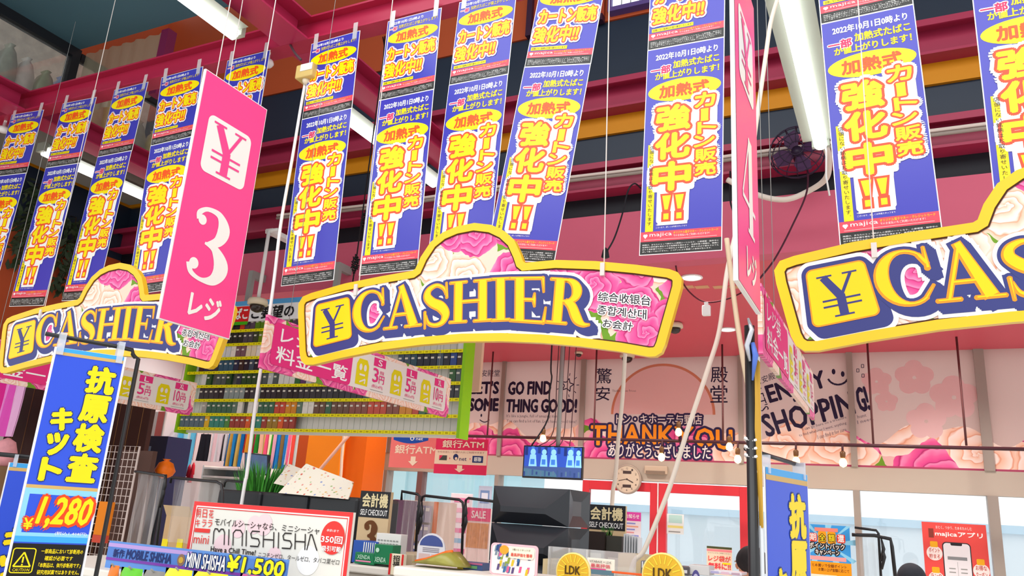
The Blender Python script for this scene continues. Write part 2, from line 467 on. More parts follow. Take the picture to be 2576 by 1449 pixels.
for z0, z1, m in ((2.75, 4.08, ORNG), (4.08, 4.69, NAVY), (4.69, 4.85, YEL), (4.85, 5.12, CRIM), (5.12, 5.76, NAVY), (5.76, 7.2, ORNG)):
    w.box(XL-0.14, XL, 1.2, YF+0.14, z0, z1, m)
w.box(XL-0.14, XL, 1.2, 9.2, 0, 2.75, mat('#efe4e6', 0.6, 0.2)).box(XL-0.14, XL, YF+0.14, 9.2, 2.75, ZS, mat('#d8d2d4', 0.6, 0.2))
struct(w, 'wall_left')
# dropped ceiling over the entrance with a dotted line of tape
c = MB().box(XL, XR, YF+0.141, YW+0.1, ZS, ZS+0.1, SOFF)
struct(c, 'ceiling')
c = MB().box(-12, 6, 0.5, 5.3, 7.2, 7.3, mat('#8d8f92'))
struct(c, 'ceiling_upper')
# the crimson I-beams the posters hang from
def ibeam(x0, x1, y0, y1, z0, z1, along, m, name, w2=0.07, wl=None):
    b = MB(); t = 0.012
    if along == 'x':
        c0 = (y0+y1)/2
        b.box(x0, x1, y0, y1, z0, z0+t, m).box(x0, x1, y0, y1, z1-t, z1, m).box(x0, x1, c0-0.006, c0+0.006, z0+t, z1-t, m)
    else:
        c0 = (x0+x1)/2
        b.box(x0, x1, y0, y1, z0, z0+t, m).box(x0, x1, y0, y1, z1-t, z1, m).box(c0-0.006, c0+0.006, y0, y1, z0+t, z1-t, m)
    struct(b, name)
ibeam(XL, XR, 3.24, 3.36, 4.43, 4.60, 'x', BEAM, 'ceiling_beam')
BEAM2 = mat('#b8305a', 0.35, 0.4, noise=0.05)
ibeam(-3.36, -3.14, 0.6, 3.239, 4.43, 4.60, 'y', BEAM2, 'ceiling_beam')
ibeam(-3.36, -3.14, 3.361, YF-0.15, 4.43, 4.60, 'y', BEAM2, 'ceiling_beam')
ibeam(-6.1, -5.88, 0.6, 3.239, 4.43, 4.60, 'y', BEAM2, 'ceiling_beam')
ibeam(-6.1, -5.88, 3.361, YF-0.15, 4.43, 4.60, 'y', BEAM2, 'ceiling_beam')
# blue-grey underside of the upper floor and its glazed edge
struct(MB().box(-6.0, -3.45, 0.3, 3.6, 5.2, 5.35, mat('#4f7482', 0.6, 0.2, noise=0.02, nscale=1)), 'ceiling_mezzanine')
gl = MB()
fr = DARK
g = thing('window_1', None, None, (0, 0, 0)); g['kind'] = 'structure'
f = MB().box(-6.06, -5.98, 0.3, 3.62, 5.12, 5.2, fr).box(-6.06, -5.98, 3.55, 3.62, 4.6, 5.12, fr).box(-6.06, -5.98, 2.35, 2.43, 4.6, 5.12, fr).box(-6.06, -5.98, 0.3, 3.62, 4.6, 4.64, fr)
f.box(-6.055, -5.985, 3.63, 5.4, 5.12, 5.18, fr)
f.build('frame', g)
MB().box(-6.03, -6.02, 0.3, 3.6, 4.64, 5.12, clear('#cfd8d8', 0.12, 0.05, 0.1)).box(-6.03, -6.02, 3.63, 5.4, 4.6, 5.12, clear('#cfd8d8', 0.12, 0.05, 0.1)).build('pane', g)
t = thing('plastic_curtain', 'cloudy plastic sheeting hanging beside a magenta post under the blue-grey slab', 'curtain', (-6.0, 3.66, 4.62))
v = []
for k in range(25):
    for z in (0, 0.29, 0.57): v.append((0.95*k/24, 0.012*math.sin(k*1.7+z*4), z))
MB().add(v, [(3*k+j, 3*k+3+j, 3*k+4+j, 3*k+1+j) for k in range(24) for j in (0, 1)], clear('#c0b498', 0.6, 0.15, 0.1), True).build('sheet', t)
MB().box(0.95, 1.03, -0.03, 0.05, 0, 0.57, mat('#8a2a58', 0.4)).build('post', t)
# bright window high in the back wall
g = thing('window_2', None, None); g['kind'] = 'structure'
a, b2 = PY(1530, 35, 5.44), PY(1640, 15, 5.44)
MB().box(a[0], b2[0], 5.42, 5.5, 5.79, 5.83, mat('#5d4a86', 0.4)).box(a[0], a[0]+0.03, 5.42, 5.5, 5.83, 6.5, mat('#5d4a86', 0.4)).box(b2[0]-0.03, b2[0], 5.42, 5.5, 5.83, 6.5, mat('#5d4a86', 0.4)).build('frame', g)
q = MB().box(a[0]+0.03, b2[0]-0.03, 5.46, 5.49, 5.83, 6.5, glow('#eaf4ff', 1.0))  # pane emits its own light in place of daylight behind it
for i in range(1, 4): q.box(a[0]+0.03+i*(b2[0]-a[0]-0.06)/4-0.004, a[0]+0.03+i*(b2[0]-a[0]-0.06)/4+0.004, 5.455, 5.46, 5.83, 6.5, GREY)
for i in range(1, 4): q.box(a[0]+0.03, b2[0]-0.03, 5.455, 5.46, 5.83+i*0.13-0.004, 5.83+i*0.13+0.004, GREY)
q.build('pane', g)
# dark picture-window frame beside it
a, b2 = PY(1322, 92, 5.44), PY(1378, 78, 5.44)
g = thing('window_3', None, None); g['kind'] = 'structure'
m = mat('#3a2036', 0.4)
MB().box(a[0], b2[0]+0.5, 5.43, 5.5, a[2], a[2]+0.06, m).box(a[0], a[0]+0.05, 5.43, 5.5, a[2]+0.06, 6.6, m).build('frame', g)
MB().box(a[0]+0.05, b2[0]+0.5, 5.47, 5.49, a[2]+0.06, 6.6, mat('#a8442f', 0.3)).build('pane', g)

# window wall
ZT0, ZT1 = 2.155, 2.385
MULL = [-6.15, -4.51, -3.43, -1.575, -0.45, 0.735, 1.9]
wd = [0.05, 0.05, 0.06, 0.05, 0.06, 0.09, 0.09]
mm = mat('#a0958a', 0.4, 0.4)
struct(MB().box(-7.5, 3.2, 8.94, 9.06, ZT0, ZT1, mat('#bfb2a2', 0.45, 0.3, noise=0.02)), 'trim_3')
for i, (x, ww) in enumerate(zip(MULL, wd)):
    b = MB().box(x-ww/2, x+ww/2, 8.92, 9.08, ZT1, ZS, mm)
    if i not in (2, 3): b.box(x-ww/2, x+ww/2, 8.92, 9.08, 0, ZT0, mm)
    struct(b, 'trim_%d' % (4+i))
ROSE_W = rose_print('window_roses', 1.75, '#e9b9b4', 0.72)
def film_pt(x, y): p = PY(x, y, 8.955); return (p[0], p[2])
def rosetop(x): return 2.74+0.08*math.sin(x*5.1)+0.05*math.sin(x*11.3+1)
for i in range(6):
    x0, x1 = MULL[i]+wd[i]/2, MULL[i+1]-wd[i+1]/2
    g = thing('window_%d' % (4+i), None, None, (0, 8.955, 0)); g['kind'] = 'structure'
    MB().quad((x0, 0, ZT1), (x1, 0, ZT1), (x1, 0, ZS), (x0, 0, ZS), FILM).build('film', g)
    MB().box(x0, x1, 0.03, 0.036, ZT1, ZS, clear('#eef8ff', 0.05, 0.02, 0.05)).build('pane', g)
    p = [(x0, ZT1)]+[(x1, ZT1)]+[(x1-(x1-x0)*k/24, rosetop(x1-(x1-x0)*k/24)) for k in range(25)]
    r = MB().poly(p, ROSE_W, 1)
    r.rect(x0, ZT1, x1, ZT1+0.02, mat('#b34a6a'), 2)
    r.build('rose_print', g)
    t = MB(); cl = MB()
    P = film_pt
    def Q(x, y, xx, yy): a = P(x, yy); b = P(xx, y); return (a[0], a[1], b[0], b[1])
    if i == 0:
        t.text("LET'S", *Q(1182, 958, 1257, 992), INK, 0.11); t.text('SOME', *Q(1178, 1001, 1256, 1035), INK, 0.11)
        t.text('驚安殿堂', *Q(1195, 930, 1258, 948), INK)
        t.line([P(1207+k*3.5, 1056+6*math.sin(k/7*math.pi)) for k in range(8)], 0.012, INK, 2)
        t.ell(*P(1211, 1045), 0.012, 0.02, INK, 2)
    if i == 1:
        t.text('GO FIND', *Q(1277, 958, 1388, 994), INK, 0.11); t.text('THING GOOD!', *Q(1272, 1003, 1453, 1038), INK, 0.11)
        t.text("It's like a jungle, full of amazing items.", *Q(1274, 1043, 1410, 1052), mat('#7a6a72'), res=1)
        t.text("You can find a lot of fun. Let's have a good time!", *Q(1274, 1056, 1450, 1065), mat('#7a6a72'), res=1)
        c0 = P(1428, 969)
        st = [(c0[0]+(0.085 if k % 2 == 0 else 0.04)*math.sin(k*math.pi/5+0.2), c0[1]+(0.085 if k % 2 == 0 else 0.04)*math.cos(k*math.pi/5+0.2)) for k in range(11)]
        t.line(st, 0.012, INK, 2)
        for k in range(9):
            a = k*math.pi*2/9
            t.line([(c0[0]+0.115*math.cos(a), c0[1]+0.115*math.sin(a)), (c0[0]+0.15*math.cos(a), c0[1]+0.15*math.sin(a))], 0.009, INK, 2)
    if i == 2:
        for ch, bx in (('驚', (1500, 926, 1540, 965)), ('安', (1498, 972, 1535, 1008)), ('殿', (1788, 923, 1831, 963)), ('堂', (1787, 969, 1830, 1013))):
            t.text(ch, *Q(*bx), INK, 0.01)
        cc = P(1665, 1012)
        n = 40
        A = [math.pi*k/n for k in range(n+1)]
        t.poly([(cc[0]+0.58*math.cos(a), cc[1]-0.14+0.56*math.sin(a)) for a in A], mat('#f2c6c2'), 2)
        for k in range(n):
            t.poly([(cc[0]+rr*math.cos(a), cc[1]-0.14+rr*math.sin(a)*0.97) for rr, a in ((0.58, A[k]), (0.61, A[k]), (0.61, A[k+1]), (0.58, A[k+1]))], mat('#d98a6a'), 2)
        t.text('Thrilling Low Prices', *Q(1540, 980, 1600, 988), mat('#8a6a62'), res=1)
        W = mat('#f6efe8'); NV = mat('#2e2350'); OG = mat('#ff9a1c')
        t.text('ドン・キホーテ与野店', *Q(1550, 1043, 1766, 1066), W, 0.02, 3, outline=((NV, 0.022),))
        xs = [1484, 1528, 1568, 1614, 1655, 0, 1695, 1748, 1800]
        xe = [1526, 1566, 1612, 1652, 1696, 0, 1746, 1797, 1843]
        dy = [2, 0, 0, 0, 2, 0, 5, 9, 13]
        for ch, a0, a1, d in zip('THANK YOU', xs, xe, dy):
            if ch != ' ': t.text(ch, *Q(a0+1, 1068+d, a1, 1118+d), OG, 0.06, 4, outline=((NV, 0.026),))
        t.text('ありがとうございました', *Q(1530, 1119, 1788, 1148), W, 0.02, 6, outline=((NV, 0.022),))
    if i in (3, 4):
        NV = INK
        if i == 3:
            textq(t, 'ENJOY', [P(1924, 972), P(2068, 932), P(2085, 985), P(1942, 1026)], NV, 0.06)
            textq(t, "LET'S", [P(1916, 975), P(1936, 1030), P(1913, 1036), P(1896, 981)], NV, 0.01)
            textq(t, 'SHOPPIN', [P(1912, 1046), P(2138, 984), P(2152, 1040), P(1931, 1099)], NV, 0.06)
            for ex, ey in ((2097, 935), (2120, 941)): t.ell(*P(ex, ey), 0.018, 0.03, NV, 2)
            t.line([P(2108-27*math.cos(k*math.pi/8), 944+24*math.sin(k*math.pi/8)) for k in range(1, 8)]+[P(2135, 953)], 0.02, NV, 2)
            gs = mat('#6f5f6c')
            textq(t, 'I can go here on a treasure', [P(2018, 1076), P(2128, 1046), P(2130, 1054), P(2021, 1086)], gs, res=1)
            textq(t, 'to find whatever I want, anything', [P(2009, 1092), P(2128, 1060), P(2130, 1069), P(2012, 1101)], gs, res=1)
            textq(t, 'I can find it for sure', [P(2056, 1095), P(2128, 1075), P(2130, 1084), P(2058, 1105)], gs, res=1)
            textq(t, '驚安殿堂', [P(1897, 955), P(1965, 928), P(1968, 946), P(1900, 972)], NV)
        else:
            textq(t, 'G!', [P(2150, 978), P(2174, 972), P(2190, 1030), P(2164, 1037)], NV, 0.06)
            textq(t, 'hunt', [P(2156, 1045), P(2178, 1040), P(2180, 1048), P(2158, 1053)], mat('#6f5f6c'), res=1)
            textq(t, 'I need.', [P(2156, 1058), P(2196, 1048), P(2198, 1056), P(2158, 1067)], mat('#6f5f6c'), res=1)
            for qx, qy in ((2158, 932), (2170, 921), (2171, 945)): t.line([P(qx-3, qy-4), P(qx+3, qy-4), P(qx+3, qy+4), P(qx-3, qy+4), P(qx-3, qy-4)], 0.006, NV, 2)
            for px_, py_, rr in ((2205, 960, 0.16), (2230, 1010, 0.12), (2300, 950, 0.2), (2400, 1000, 0.24), (2330, 1060, 0.2)):
                c0 = P(px_, py_)
                for k in range(5):
                    a = k*2*math.pi/5+0.3; cl.ell(c0[0]+rr*0.5*math.cos(a), c0[1]+rr*0.5*math.sin(a), rr*0.42, rr*0.42, mat('#ecc4c2'), 1.2+0.01*k)
    if t.v: t.build('lettering', g)
    if cl.v: cl.build('petal_print', g)
    # lower glazing
    g = thing('window_%d' % (12+i), None, None); g['kind'] = 'structure'
    if i != 2:
        MB().box(x0, x1, 8.995, 9.003, 0.1, ZT0, clear('#eef8ff', 0.06, 0.02, 0.05)).build('pane', g)
        MB().box(x0, x1, 8.96, 9.04, 0.0, 0.1, mm).build('sill', g)
        if i == 0:
            MB().box(-5.66, -5.58, 8.93, 9.05, 0.1, ZT0, mat('#7e5f5c')).build('frame', g)
# red automatic doors
RED = mat('#d8343f', 0.35, 0.4)
def door(x0, x1, name, fw=0.085):
    g = thing(name, None, None); g['kind'] = 'structure'
    z1 = 2.14
    MB().box(x0, x0+fw, 8.95, 9.02, 0, z1, RED).box(x1-fw, x1, 8.95, 9.02, 0, z1, RED).box(x0+fw, x1-fw, 8.95, 9.02, z1-0.1, z1, RED).box(x0+fw, x1-fw, 8.95, 9.02, 0, 0.15, RED).build('frame', g, bevel=0.004)
    MB().box(x0+fw, x1-fw, 8.98, 8.986, 0.15, z1-0.1, clear('#eef8ff', 0.06, 0.02, 0.05)).build('pane', g)
door(-3.395, -2.50, 'door_1'); door(-2.485, -1.52, 'door_2')
MB_ = MB().box(-2.499, -2.486, 8.94, 8.96, 0, 2.14, mat('#f0dede')); struct(MB_, 'trim_20')
# outdoors: pavement, pale building across the way
struct(MB().box(-40, 25, 9.15, 60, -0.06, -0.01, mat('#c9cfd2', 0.8)), 'pavement')
o = MB().box(-34, -13, 22, 30, 0, 4.3, mat('#b4e2ea', 0.7)).box(-34, -13, 21.8, 22, 4.0, 4.3, mat('#f4fbff'))
for k in range(9): o.box(-33+k*2.2, -31.9+k*2.2, 21.9, 22, 0.3, 3.6, mat('#bfeaf0', 0.3))
tag(o.build('shop_building'), 'pale cyan low building outside the windows behind the bank signs', 'building')
o = MB().box(-12, 6, 30, 38, 0, 2.1, mat('#e6f2f8', 0.8)).box(-12.2, 6.2, 29.8, 38, 2.1, 2.35, mat('#bcdcee', 0.7))
tag(o.build('shed_building'), 'pale blue shed with flat roof outside beyond the red doors', 'building')

# ================================================================== TOBACCO POSTERS
PB = mat('#3f3fb4', 0.22, 0.5); PY_ = mat('#ffe800', 0.3, 0.4); PR = mat('#f2502a', 0.3, 0.4); PW = mat('#fbfbf6', 0.3, 0.4)
PM = mat('#d8205e', 0.3, 0.4); PS = mat('#ea4a5c', 0.3, 0.4); PK = mat('#22221f', 0.3, 0.4); PO = mat('#ff5a1e', 0.3, 0.4)
PW_, PL, PU = 0.362, 1.03, 0.515
WARN = ['喫煙は、あなたにとって肺がんの原因の一つとなり、心筋梗塞・脳卒中の', '危険性や肺気腫を悪化させる危険性を高めます。未成年者の喫煙は、健康に', '対する悪影響やたばこへの依存をより強めます。周りの人から勧められても', '決して吸ってはいけません。ニコチンにより喫煙への依存が生じます。']
def sheet_common(s, H, vb, vr, vk):
    """red card strip and black health warning at the foot; v measured down from the top"""
    Wd = PW_
    s.rect(0.004, 0.004, Wd-0.004, H*(1-vk), PK, 1.2)
    s.rect(0.004, H*(1-vk), Wd-0.004, H*(1-vr), PS, 1.2)
    h = H*(vk-vr); z = H*(1-vk)
    s.ell(0.022, z+h*0.62, 0.006, 0.006, PW, 2); s.ell(0.030, z+h*0.62, 0.006, 0.006, PW, 2.1); s.poly([(0.0165, z+h*0.58), (0.026, z+h*0.3), (0.0355, z+h*0.58)], PW, 2.2)
    s.text('majica', 0.045, z+h*0.36, 0.145, z+h*0.86, PW, 0.01, 2, res=1)
    s.text('オリジナル電子マネー・クレジットカード', 0.152, z+h*0.60, 0.345, z+h*0.86, PY_, 0, 2, res=1)
    s.text('でのお支払いもご利用いただけます！', 0.152, z+h*0.34, 0.31, z+h*0.56, PW, 0, 2, res=1)
    s.line([(0.02, z+h*0.16), (0.34, z+h*0.16)], 0.0012, PW, 2)
    hk = H*(1-vk)
    for i, t in enumerate(WARN):
        zt = hk-0.012-(hk-0.02)*i/4
        s.text(t, 0.014, zt-(hk-0.02)/4*0.66, Wd-0.014-(0.03 if i == 3 else 0), zt, PW, 0, 2, res=1)
def lower_sheet():
    s = MB(); H = PL; Wd = PW_
    s.box(0, Wd, 0, 0.0012, 0, H, PW)
    s.rect(0.004, 0.004, Wd-0.004, H-0.004, PB, 1)
    def R(u0, v0, u1, v1): return (u0*Wd, H*(1-v1), u1*Wd, H*(1-v0))
    s.text('2022年10月1日0時より', *R(.12, .030, .92, .066), PW, 0.06, 2)
    s.text('一部', *R(.06, .094, .32, .136), PM, 0.07, 2, outline=((PW, 0.0045),))
    s.text('加熱式たばこ', *R(.35, .078, .94, .118), PY_, 0.06, 2)
    s.text('が値上がりします！', *R(.12, .128, .94, .166), PY_, 0.06, 2)
    s.ell(.5*Wd, H*(1-.228), .465*Wd, .056*H, PY_, 1.5)
    s.text('加熱式', *R(.18, .196, .82, .262), PO, 0.07, 2.5)
    s.rrect(*R(.14, .300, .66, .715), 0.012, PW, 2.8); s.rrect(*R(.60, .262, .925, .655), 0.012, PW, 2.81); s.rrect(*R(.20, .700, .60, .86), 0.012, PW, 2.82)
    # white cloud behind the big words, then red rim, then yellow
    big = [('強', (.15, .30, .60, .43)), ('化', (.15, .435, .60, .565)), ('中', (.13, .575, .62, .715))]
    kata = [('カ', (.64, .262, .90, .335), 0), ('ー', (.72, .342, .82, .402), 1), ('ト', (.68, .405, .92, .462), 0), ('ン', (.64, .468, .90, .525), 0), ('販', (.66, .532, .92, .592), 0), ('売', (.66, .598, .92, .658), 0)]
    for ch, r in big: s.text(ch, *R(*r), PY_, 0.095, 3, outline=((PW, 0.025), (PR, 0.0105)))
    for ch, r, rot in kata:
        s.text(ch, *R(*r), PY_, 0.08, 3, outline=((PW, 0.020), (PR, 0.0075)), rot90=bool(rot))
    for k in (0, 1):                                     # the two exclamation strokes
        x0 = Wd*(.28+.16*k); x1 = x0+Wd*.085
        def bar(d, m, l):
            s.poly([(x0-d-0.004, H*(1-.735)+d), (x0+0.008-d, H*(1-.80)-d), (x1-0.008+d, H*(1-.80)-d), (x1+d+0.004, H*(1-.735)+d)], m, l)
            s.poly([(x0+0.004-d, H*(1-.818)+d), (x0+0.004-d, H*(1-.845)-d), (x1-0.004+d, H*(1-.845)-d), (x1-0.004+d, H*(1-.818)+d)], m, l+0.05)
        bar(0.026, PW, 3); bar(0.010, PR, 3.5); bar(0, PY_, 4)
    s.rect(*R(.065, .485, .165, .895), PY_, 2.2)
    s.vtext('店頭にない銘柄はお取り寄せいたします。', .085*Wd, H*(1-.89), .147*Wd, H*(1-.49), PK, 0.0, 4.2, res=1)
    for i, t in enumerate(('※画像はイメージです。一部取り扱いのない銘柄も', 'ございます。詳しくは売場スタッフまで')):
        s.text(t, *R(.20, .862+.013*i, .58, .870+.013*i), PW, 0, 2, res=1)
    sheet_common(s, H, .895, .895, .94)
    return s.build('lower_sheet')
def upper_sheet():
    s = MB(); H = PU; Wd = PW_
    s.box(0, Wd, 0, 0.0012, 0, H, PW)
    s.rect(0.004, 0.004, Wd-0.004, H-0.004, PB, 1)
    def R(u0, v0, u1, v1): return (u0*Wd, H*(1-v1), u1*Wd, H*(1-v0))
    s.text('2022年10月1日0時より', *R(.07, .035, .68, .075), PW, 0.06, 2)
    s.text('一部', *R(.05, .100, .20, .150), PM, 0.07, 2, outline=((PW, 0.003),))
    s.text('加熱式たばこが値上がりします！', *R(.23, .090, .94, .135), PY_, 0.01, 2, res=1)
    s.ell(.5*Wd, H*(1-.245), .465*Wd, .092*H, PY_, 1.5)
    s.text('加熱式', *R(.20, .182, .80, .305), PO, 0.07, 2.5)
    s.text('カートン販売', *R(.08, .365, .95, .535), PY_, 0.07, 3, outline=((PW, 0.015), (PR, 0.0065)))
    s.text('強化中!!', *R(.05, .565, .74, .745), PY_, 0.07, 3, outline=((PW, 0.015), (PR, 0.0065)), shear=0.1)
    s.rect(*R(.05, .785, .60, .822), PY_, 2.2)
    s.text('店頭にない銘柄はお取り寄せいたします！', *R(.065, .792, .585, .816), PK, 0, 2.6, res=1)
    sheet_common(s, H, .83, .83, .90)
    return s.build('upper_sheet')
lo_, up_ = lower_sheet(), upper_sheet()
TAPE = clear('#ffffff', 0.35, 0.2, 0.1)
tp_ = MB().box(0.02, 0.05, -0.003, 0, PL+PU-0.05, PL+PU+0.06, TAPE).build('tape'); tq_ = MB().box(PW_-0.05, PW_-0.02, -0.003, 0, PL+PU-0.05, PL+PU+0.06, TAPE).build('tape')
strip = None
ZB = 2.85
#    centre x at the foot, tilt (top leans to +x), extra yaw, y, foot height
rows = [(-5.86, 0.03, 0.05, 3.22, ZB, 'outermost on the beam, mostly left of the picture edge'),
        (-5.26, 0.028, 0.02, 3.22, 2.84, 'second along the beam from the striped side wall'),
        (-4.73, 0.035, -0.04, 3.22, 2.85, 'rising behind the rounded top of the side cashier sign'),
        (-4.09, -0.06, 0.05, 3.22, 2.86, 'hanging just beside the big pink 3 sign'),
        (-3.60, 0.0, 0.0, 3.22, 2.86, 'half hidden behind the big pink 3 sign'),
        (-2.86, -0.03, 0.0, 3.22, 2.835, 'beside the yellow junction box and white cable'),
        (-2.335, -0.01, 0.0, 3.22, 2.855, 'beside the black coil of cable'),
        (-1.925, 0.03, -0.03, 3.22, 2.86, 'behind the top left of the middle cashier sign'),
        (-1.575, 0.135, 0.03, 3.20, 2.85, 'leaning furthest, behind the hump of the middle cashier sign'),
        (-0.815, 0.02, 0.0, 3.22, 2.83, 'hanging free beside the edge-on pink 4 sign'),
        (0.008, -0.03, 0.0, 3.22, 2.80, 'close behind the tube lamp beside the second cashier sign'),
        (0.545, 0.0, 0.0, 3.20, 2.82, 'last along the beam, cut by the right picture edge')]
for i, (x, tl, yaw, y, zb, where) in enumerate(rows):
    lab = 'blue and yellow tobacco poster strip ' + where
    if i == 0:
        strip = thing('hanging_poster', lab, 'poster', group='tobacco poster strips along the crimson beam')
        for o_, z in ((lo_, 0), (up_, PL), (tp_, 0), (tq_, 0)):
            o_.parent = strip; o_.location = (-PW_/2, 0 if z == 0 else 0.002, z)
        tp_.location = tq_.location = (-PW_/2, 0, 0)
        r = strip
    else:
        r = dup(strip, lab)
    r.location = (x, y, zb); r.rotation_euler = (0, tl, yaw)

# ================================================================== CASHIER SIGNS
SY = 2.5; CX, CZ = -1.46, 2.40
def S2(x, y): p = PY(x, y, SY); return (p[0]-CX, p[2]-CZ)
top = [(752, 790), (753, 765), (764, 747), (785, 738), (870, 714), (960, 696), (1040, 682), (1047, 677), (1060, 648), (1085, 610), (1115, 586), (1150, 571), (1195, 562), (1238, 567), (1270, 582), (1295, 605), (1311, 640), (1317, 658), (1322, 662), (1400, 655), (1500, 658), (1600, 667), (1685, 678), (1706, 686), (1716, 700), (1715, 722)]
bot = [(1674, 868), (1665, 888), (1650, 897), (1632, 898), (1560, 885), (1460, 872), (1360, 863), (1260, 859), (1160, 860), (1060, 868), (960, 881), (860, 901), (790, 918), (770, 918), (760, 908), (756, 890)]
outer = [S2(*p) for p in top+bot]
def inset(pts, d):
    n = len(pts); out = []
    area = sum(pts[i][0]*pts[(i+1) % n][1]-pts[(i+1) % n][0]*pts[i][1] for i in range(n))
    sg = 1 if area > 0 else -1
    for i in range(n):
        a = np.array(pts[i-1]); b = np.array(pts[i]); c = np.array(pts[(i+1) % n])
        t1 = (b-a)/(np.linalg.norm(b-a) or 1); t2 = (c-b)/(np.linalg.norm(c-b) or 1)
        n1 = np.array([-t1[1], t1[0]])*sg; n2 = np.array([-t2[1], t2[0]])*sg
        m_ = n1+n2; m_ = m_/(np.linalg.norm(m_) or 1); k = d/max(0.55, m_.dot(n1))
        out.append(tuple(b+m_*k))
    return out
GOLD = mat('#f2c416', 0.3, 0.5, noise=0.08, nscale=3); BROWN = mat('#4a2818'); ROSE_S = rose_print('sign_roses', 6.4)
NAVYP = mat('#343a7c', 0.35, 0.4); LETY = mat('#ffd400', 0.3, 0.4); LETO = mat('#f5981c', 0.3, 0.4); WP = mat('#fbfaf6', 0.35, 0.4)
cs = thing('cashier_sign', 'rose printed CASHIER sign with gold rim, whole and in the middle of the picture', 'sign', (CX, SY, CZ), group='CASHIER signs hung over the registers')
b = MB().prism(outer, 0, 0.02, ROSE_S, GOLD)
b.build('sign_board', cs)
rim = MB()
in1 = inset(outer, 0.030); in2 = inset(outer, 0.035)
n = len(outer)
rim.add([(x, -0.006, z) for x, z in outer]+[(x, -0.006, z) for x, z in in1]+[(x, 0, z) for x, z in outer]+[(x, 0, z) for x, z in in1],
        [(i, (i+1) % n, (i+1) % n+n, i+n) for i in range(n)]+[(i, i+2*n, (i+1) % n+2*n, (i+1) % n) for i in range(n)]+[(i+n, (i+1) % n+n, (i+1) % n+3*n, i+3*n) for i in range(n)], GOLD)
rim.ring(in1, in2, BROWN, 2)
rim.build('gold_rim', cs)
lt = MB()
plate = [(797, 768), (880, 748), (886, 850), (790, 874)]
pq = [S2(*p) for p in plate]
def qmap(q, x, z):
    tl, tr, br, bl = [np.array(p) for p in q]
    return tuple(bl*(1-x)*(1-z)+br*x*(1-z)+tl*(1-x)*z+tr*x*z)
def plate_poly(d):
    return [qmap(pq, x, z) for x, z in round_rect(-d, -d, 1+d, 1+d, 0.1+d*0.8)]
quads = {0: ('C', (891, 737), (968, 724), (968, 832), (891, 842)), 1: ('A', (968, 726), (1060, 714), (1060, 820), (968, 830)), 2: ('S', (1067, 719), (1131, 712), (1134, 818), (1066, 827)),
         3: ('H', (1135, 711), (1236, 702), (1236, 808), (1133, 814)), 4: ('I', (1239, 701), (1281, 699), (1282, 807), (1239, 809)), 5: ('E', (1285, 699), (1376, 698), (1374, 815), (1285, 809)), 6: ('R', (1389, 700), (1480, 704), (1482, 822), (1376, 813))}
sh = np.array([0.020, -0.022])
def shp(pts, s): return [(p[0]+s[0], p[1]+s[1]) for p in pts]
for k in range(4): lt.poly(shp(plate_poly(0.16), sh*k/3), WP, 2+0.02*k)
for k in range(6): lt.poly(shp(plate_poly(0.09), sh*k/5), NAVYP, 2.4+0.02*k)
for i, (ch, *q) in quads.items():
    q = [S2(*p) for p in q]
    for k in range(3): serif(lt, ch, q, WP, 0.024, sh*k/2, 2.1+0.08*k)
for i, (ch, *q) in quads.items():
    q = [S2(*p) for p in q]
    for k in range(6): serif(lt, ch, q, NAVYP, 0.013, sh*k/5, 2.6+0.1*k)
for i, (ch, *q) in quads.items():
    q = [S2(*p) for p in q]
    serif(lt, ch, q, LETO, 0.0035, (0, 0), 3.4); serif(lt, ch, q, LETY, -0.0015, (0.0015, 0.0015), 3.9)
lt.poly(plate_poly(0.015), LETO, 3.5); lt.poly(plate_poly(-0.01), LETY, 3.8)
yq = [qmap(pq, .16, .86), qmap(pq, .84, .86), qmap(pq, .84, .10), qmap(pq, .16, .10)]
serif(lt, 'Y', yq, NAVYP, 0.0, (0, 0), 4.2)
lt.build('lettering', cs)
st = MB()
for t, q in (('综合收银台', ((1507, 735), (1637, 745), (1637, 770), (1505, 757))), ('종합계산대', ((1506, 768), (1627, 780), (1626, 804), (1503, 790))), ('お会計', ((1520, 802), (1594, 812), (1590, 833), (1516, 823)))):
    textq(st, t, [S2(*p) for p in q], mat('#2a2a33'), 0.02, 3, outline=((WP, 0.004),))
st.build('small_lettering', cs)
# hanging wires with clips, up to the beams
def wire(cx, cz, x1=None):
    m = mat('#d9d4cc', 0.4, 0.5)
    return MB().tube([(cx, 0.008, cz-0.03), (cx, 0.008, cz), (x1 if x1 is not None else cx, 0.0, 4.9-CZ)], 0.0022, m, 6).box(cx-0.008, cx+0.008, -0.012, 0.025, cz-0.035, cz+0.012, m)
a = S2(900, 712); wire(a[0], a[1]-0.02).build('hanging_wire', cs)
a = S2(1518, 664); wire(a[0], a[1]-0.01, a[0]-0.03).build('hanging_wire', cs)
PITCH = 1.925
dup(cs, 'rose printed CASHIER sign partly behind the big pink 3 sign', (CX-1.985, SY, CZ))
dup(cs, 'rose printed CASHIER sign beside the edge-on pink 4 sign, cut by the picture edge', (CX+1.915, SY, CZ))

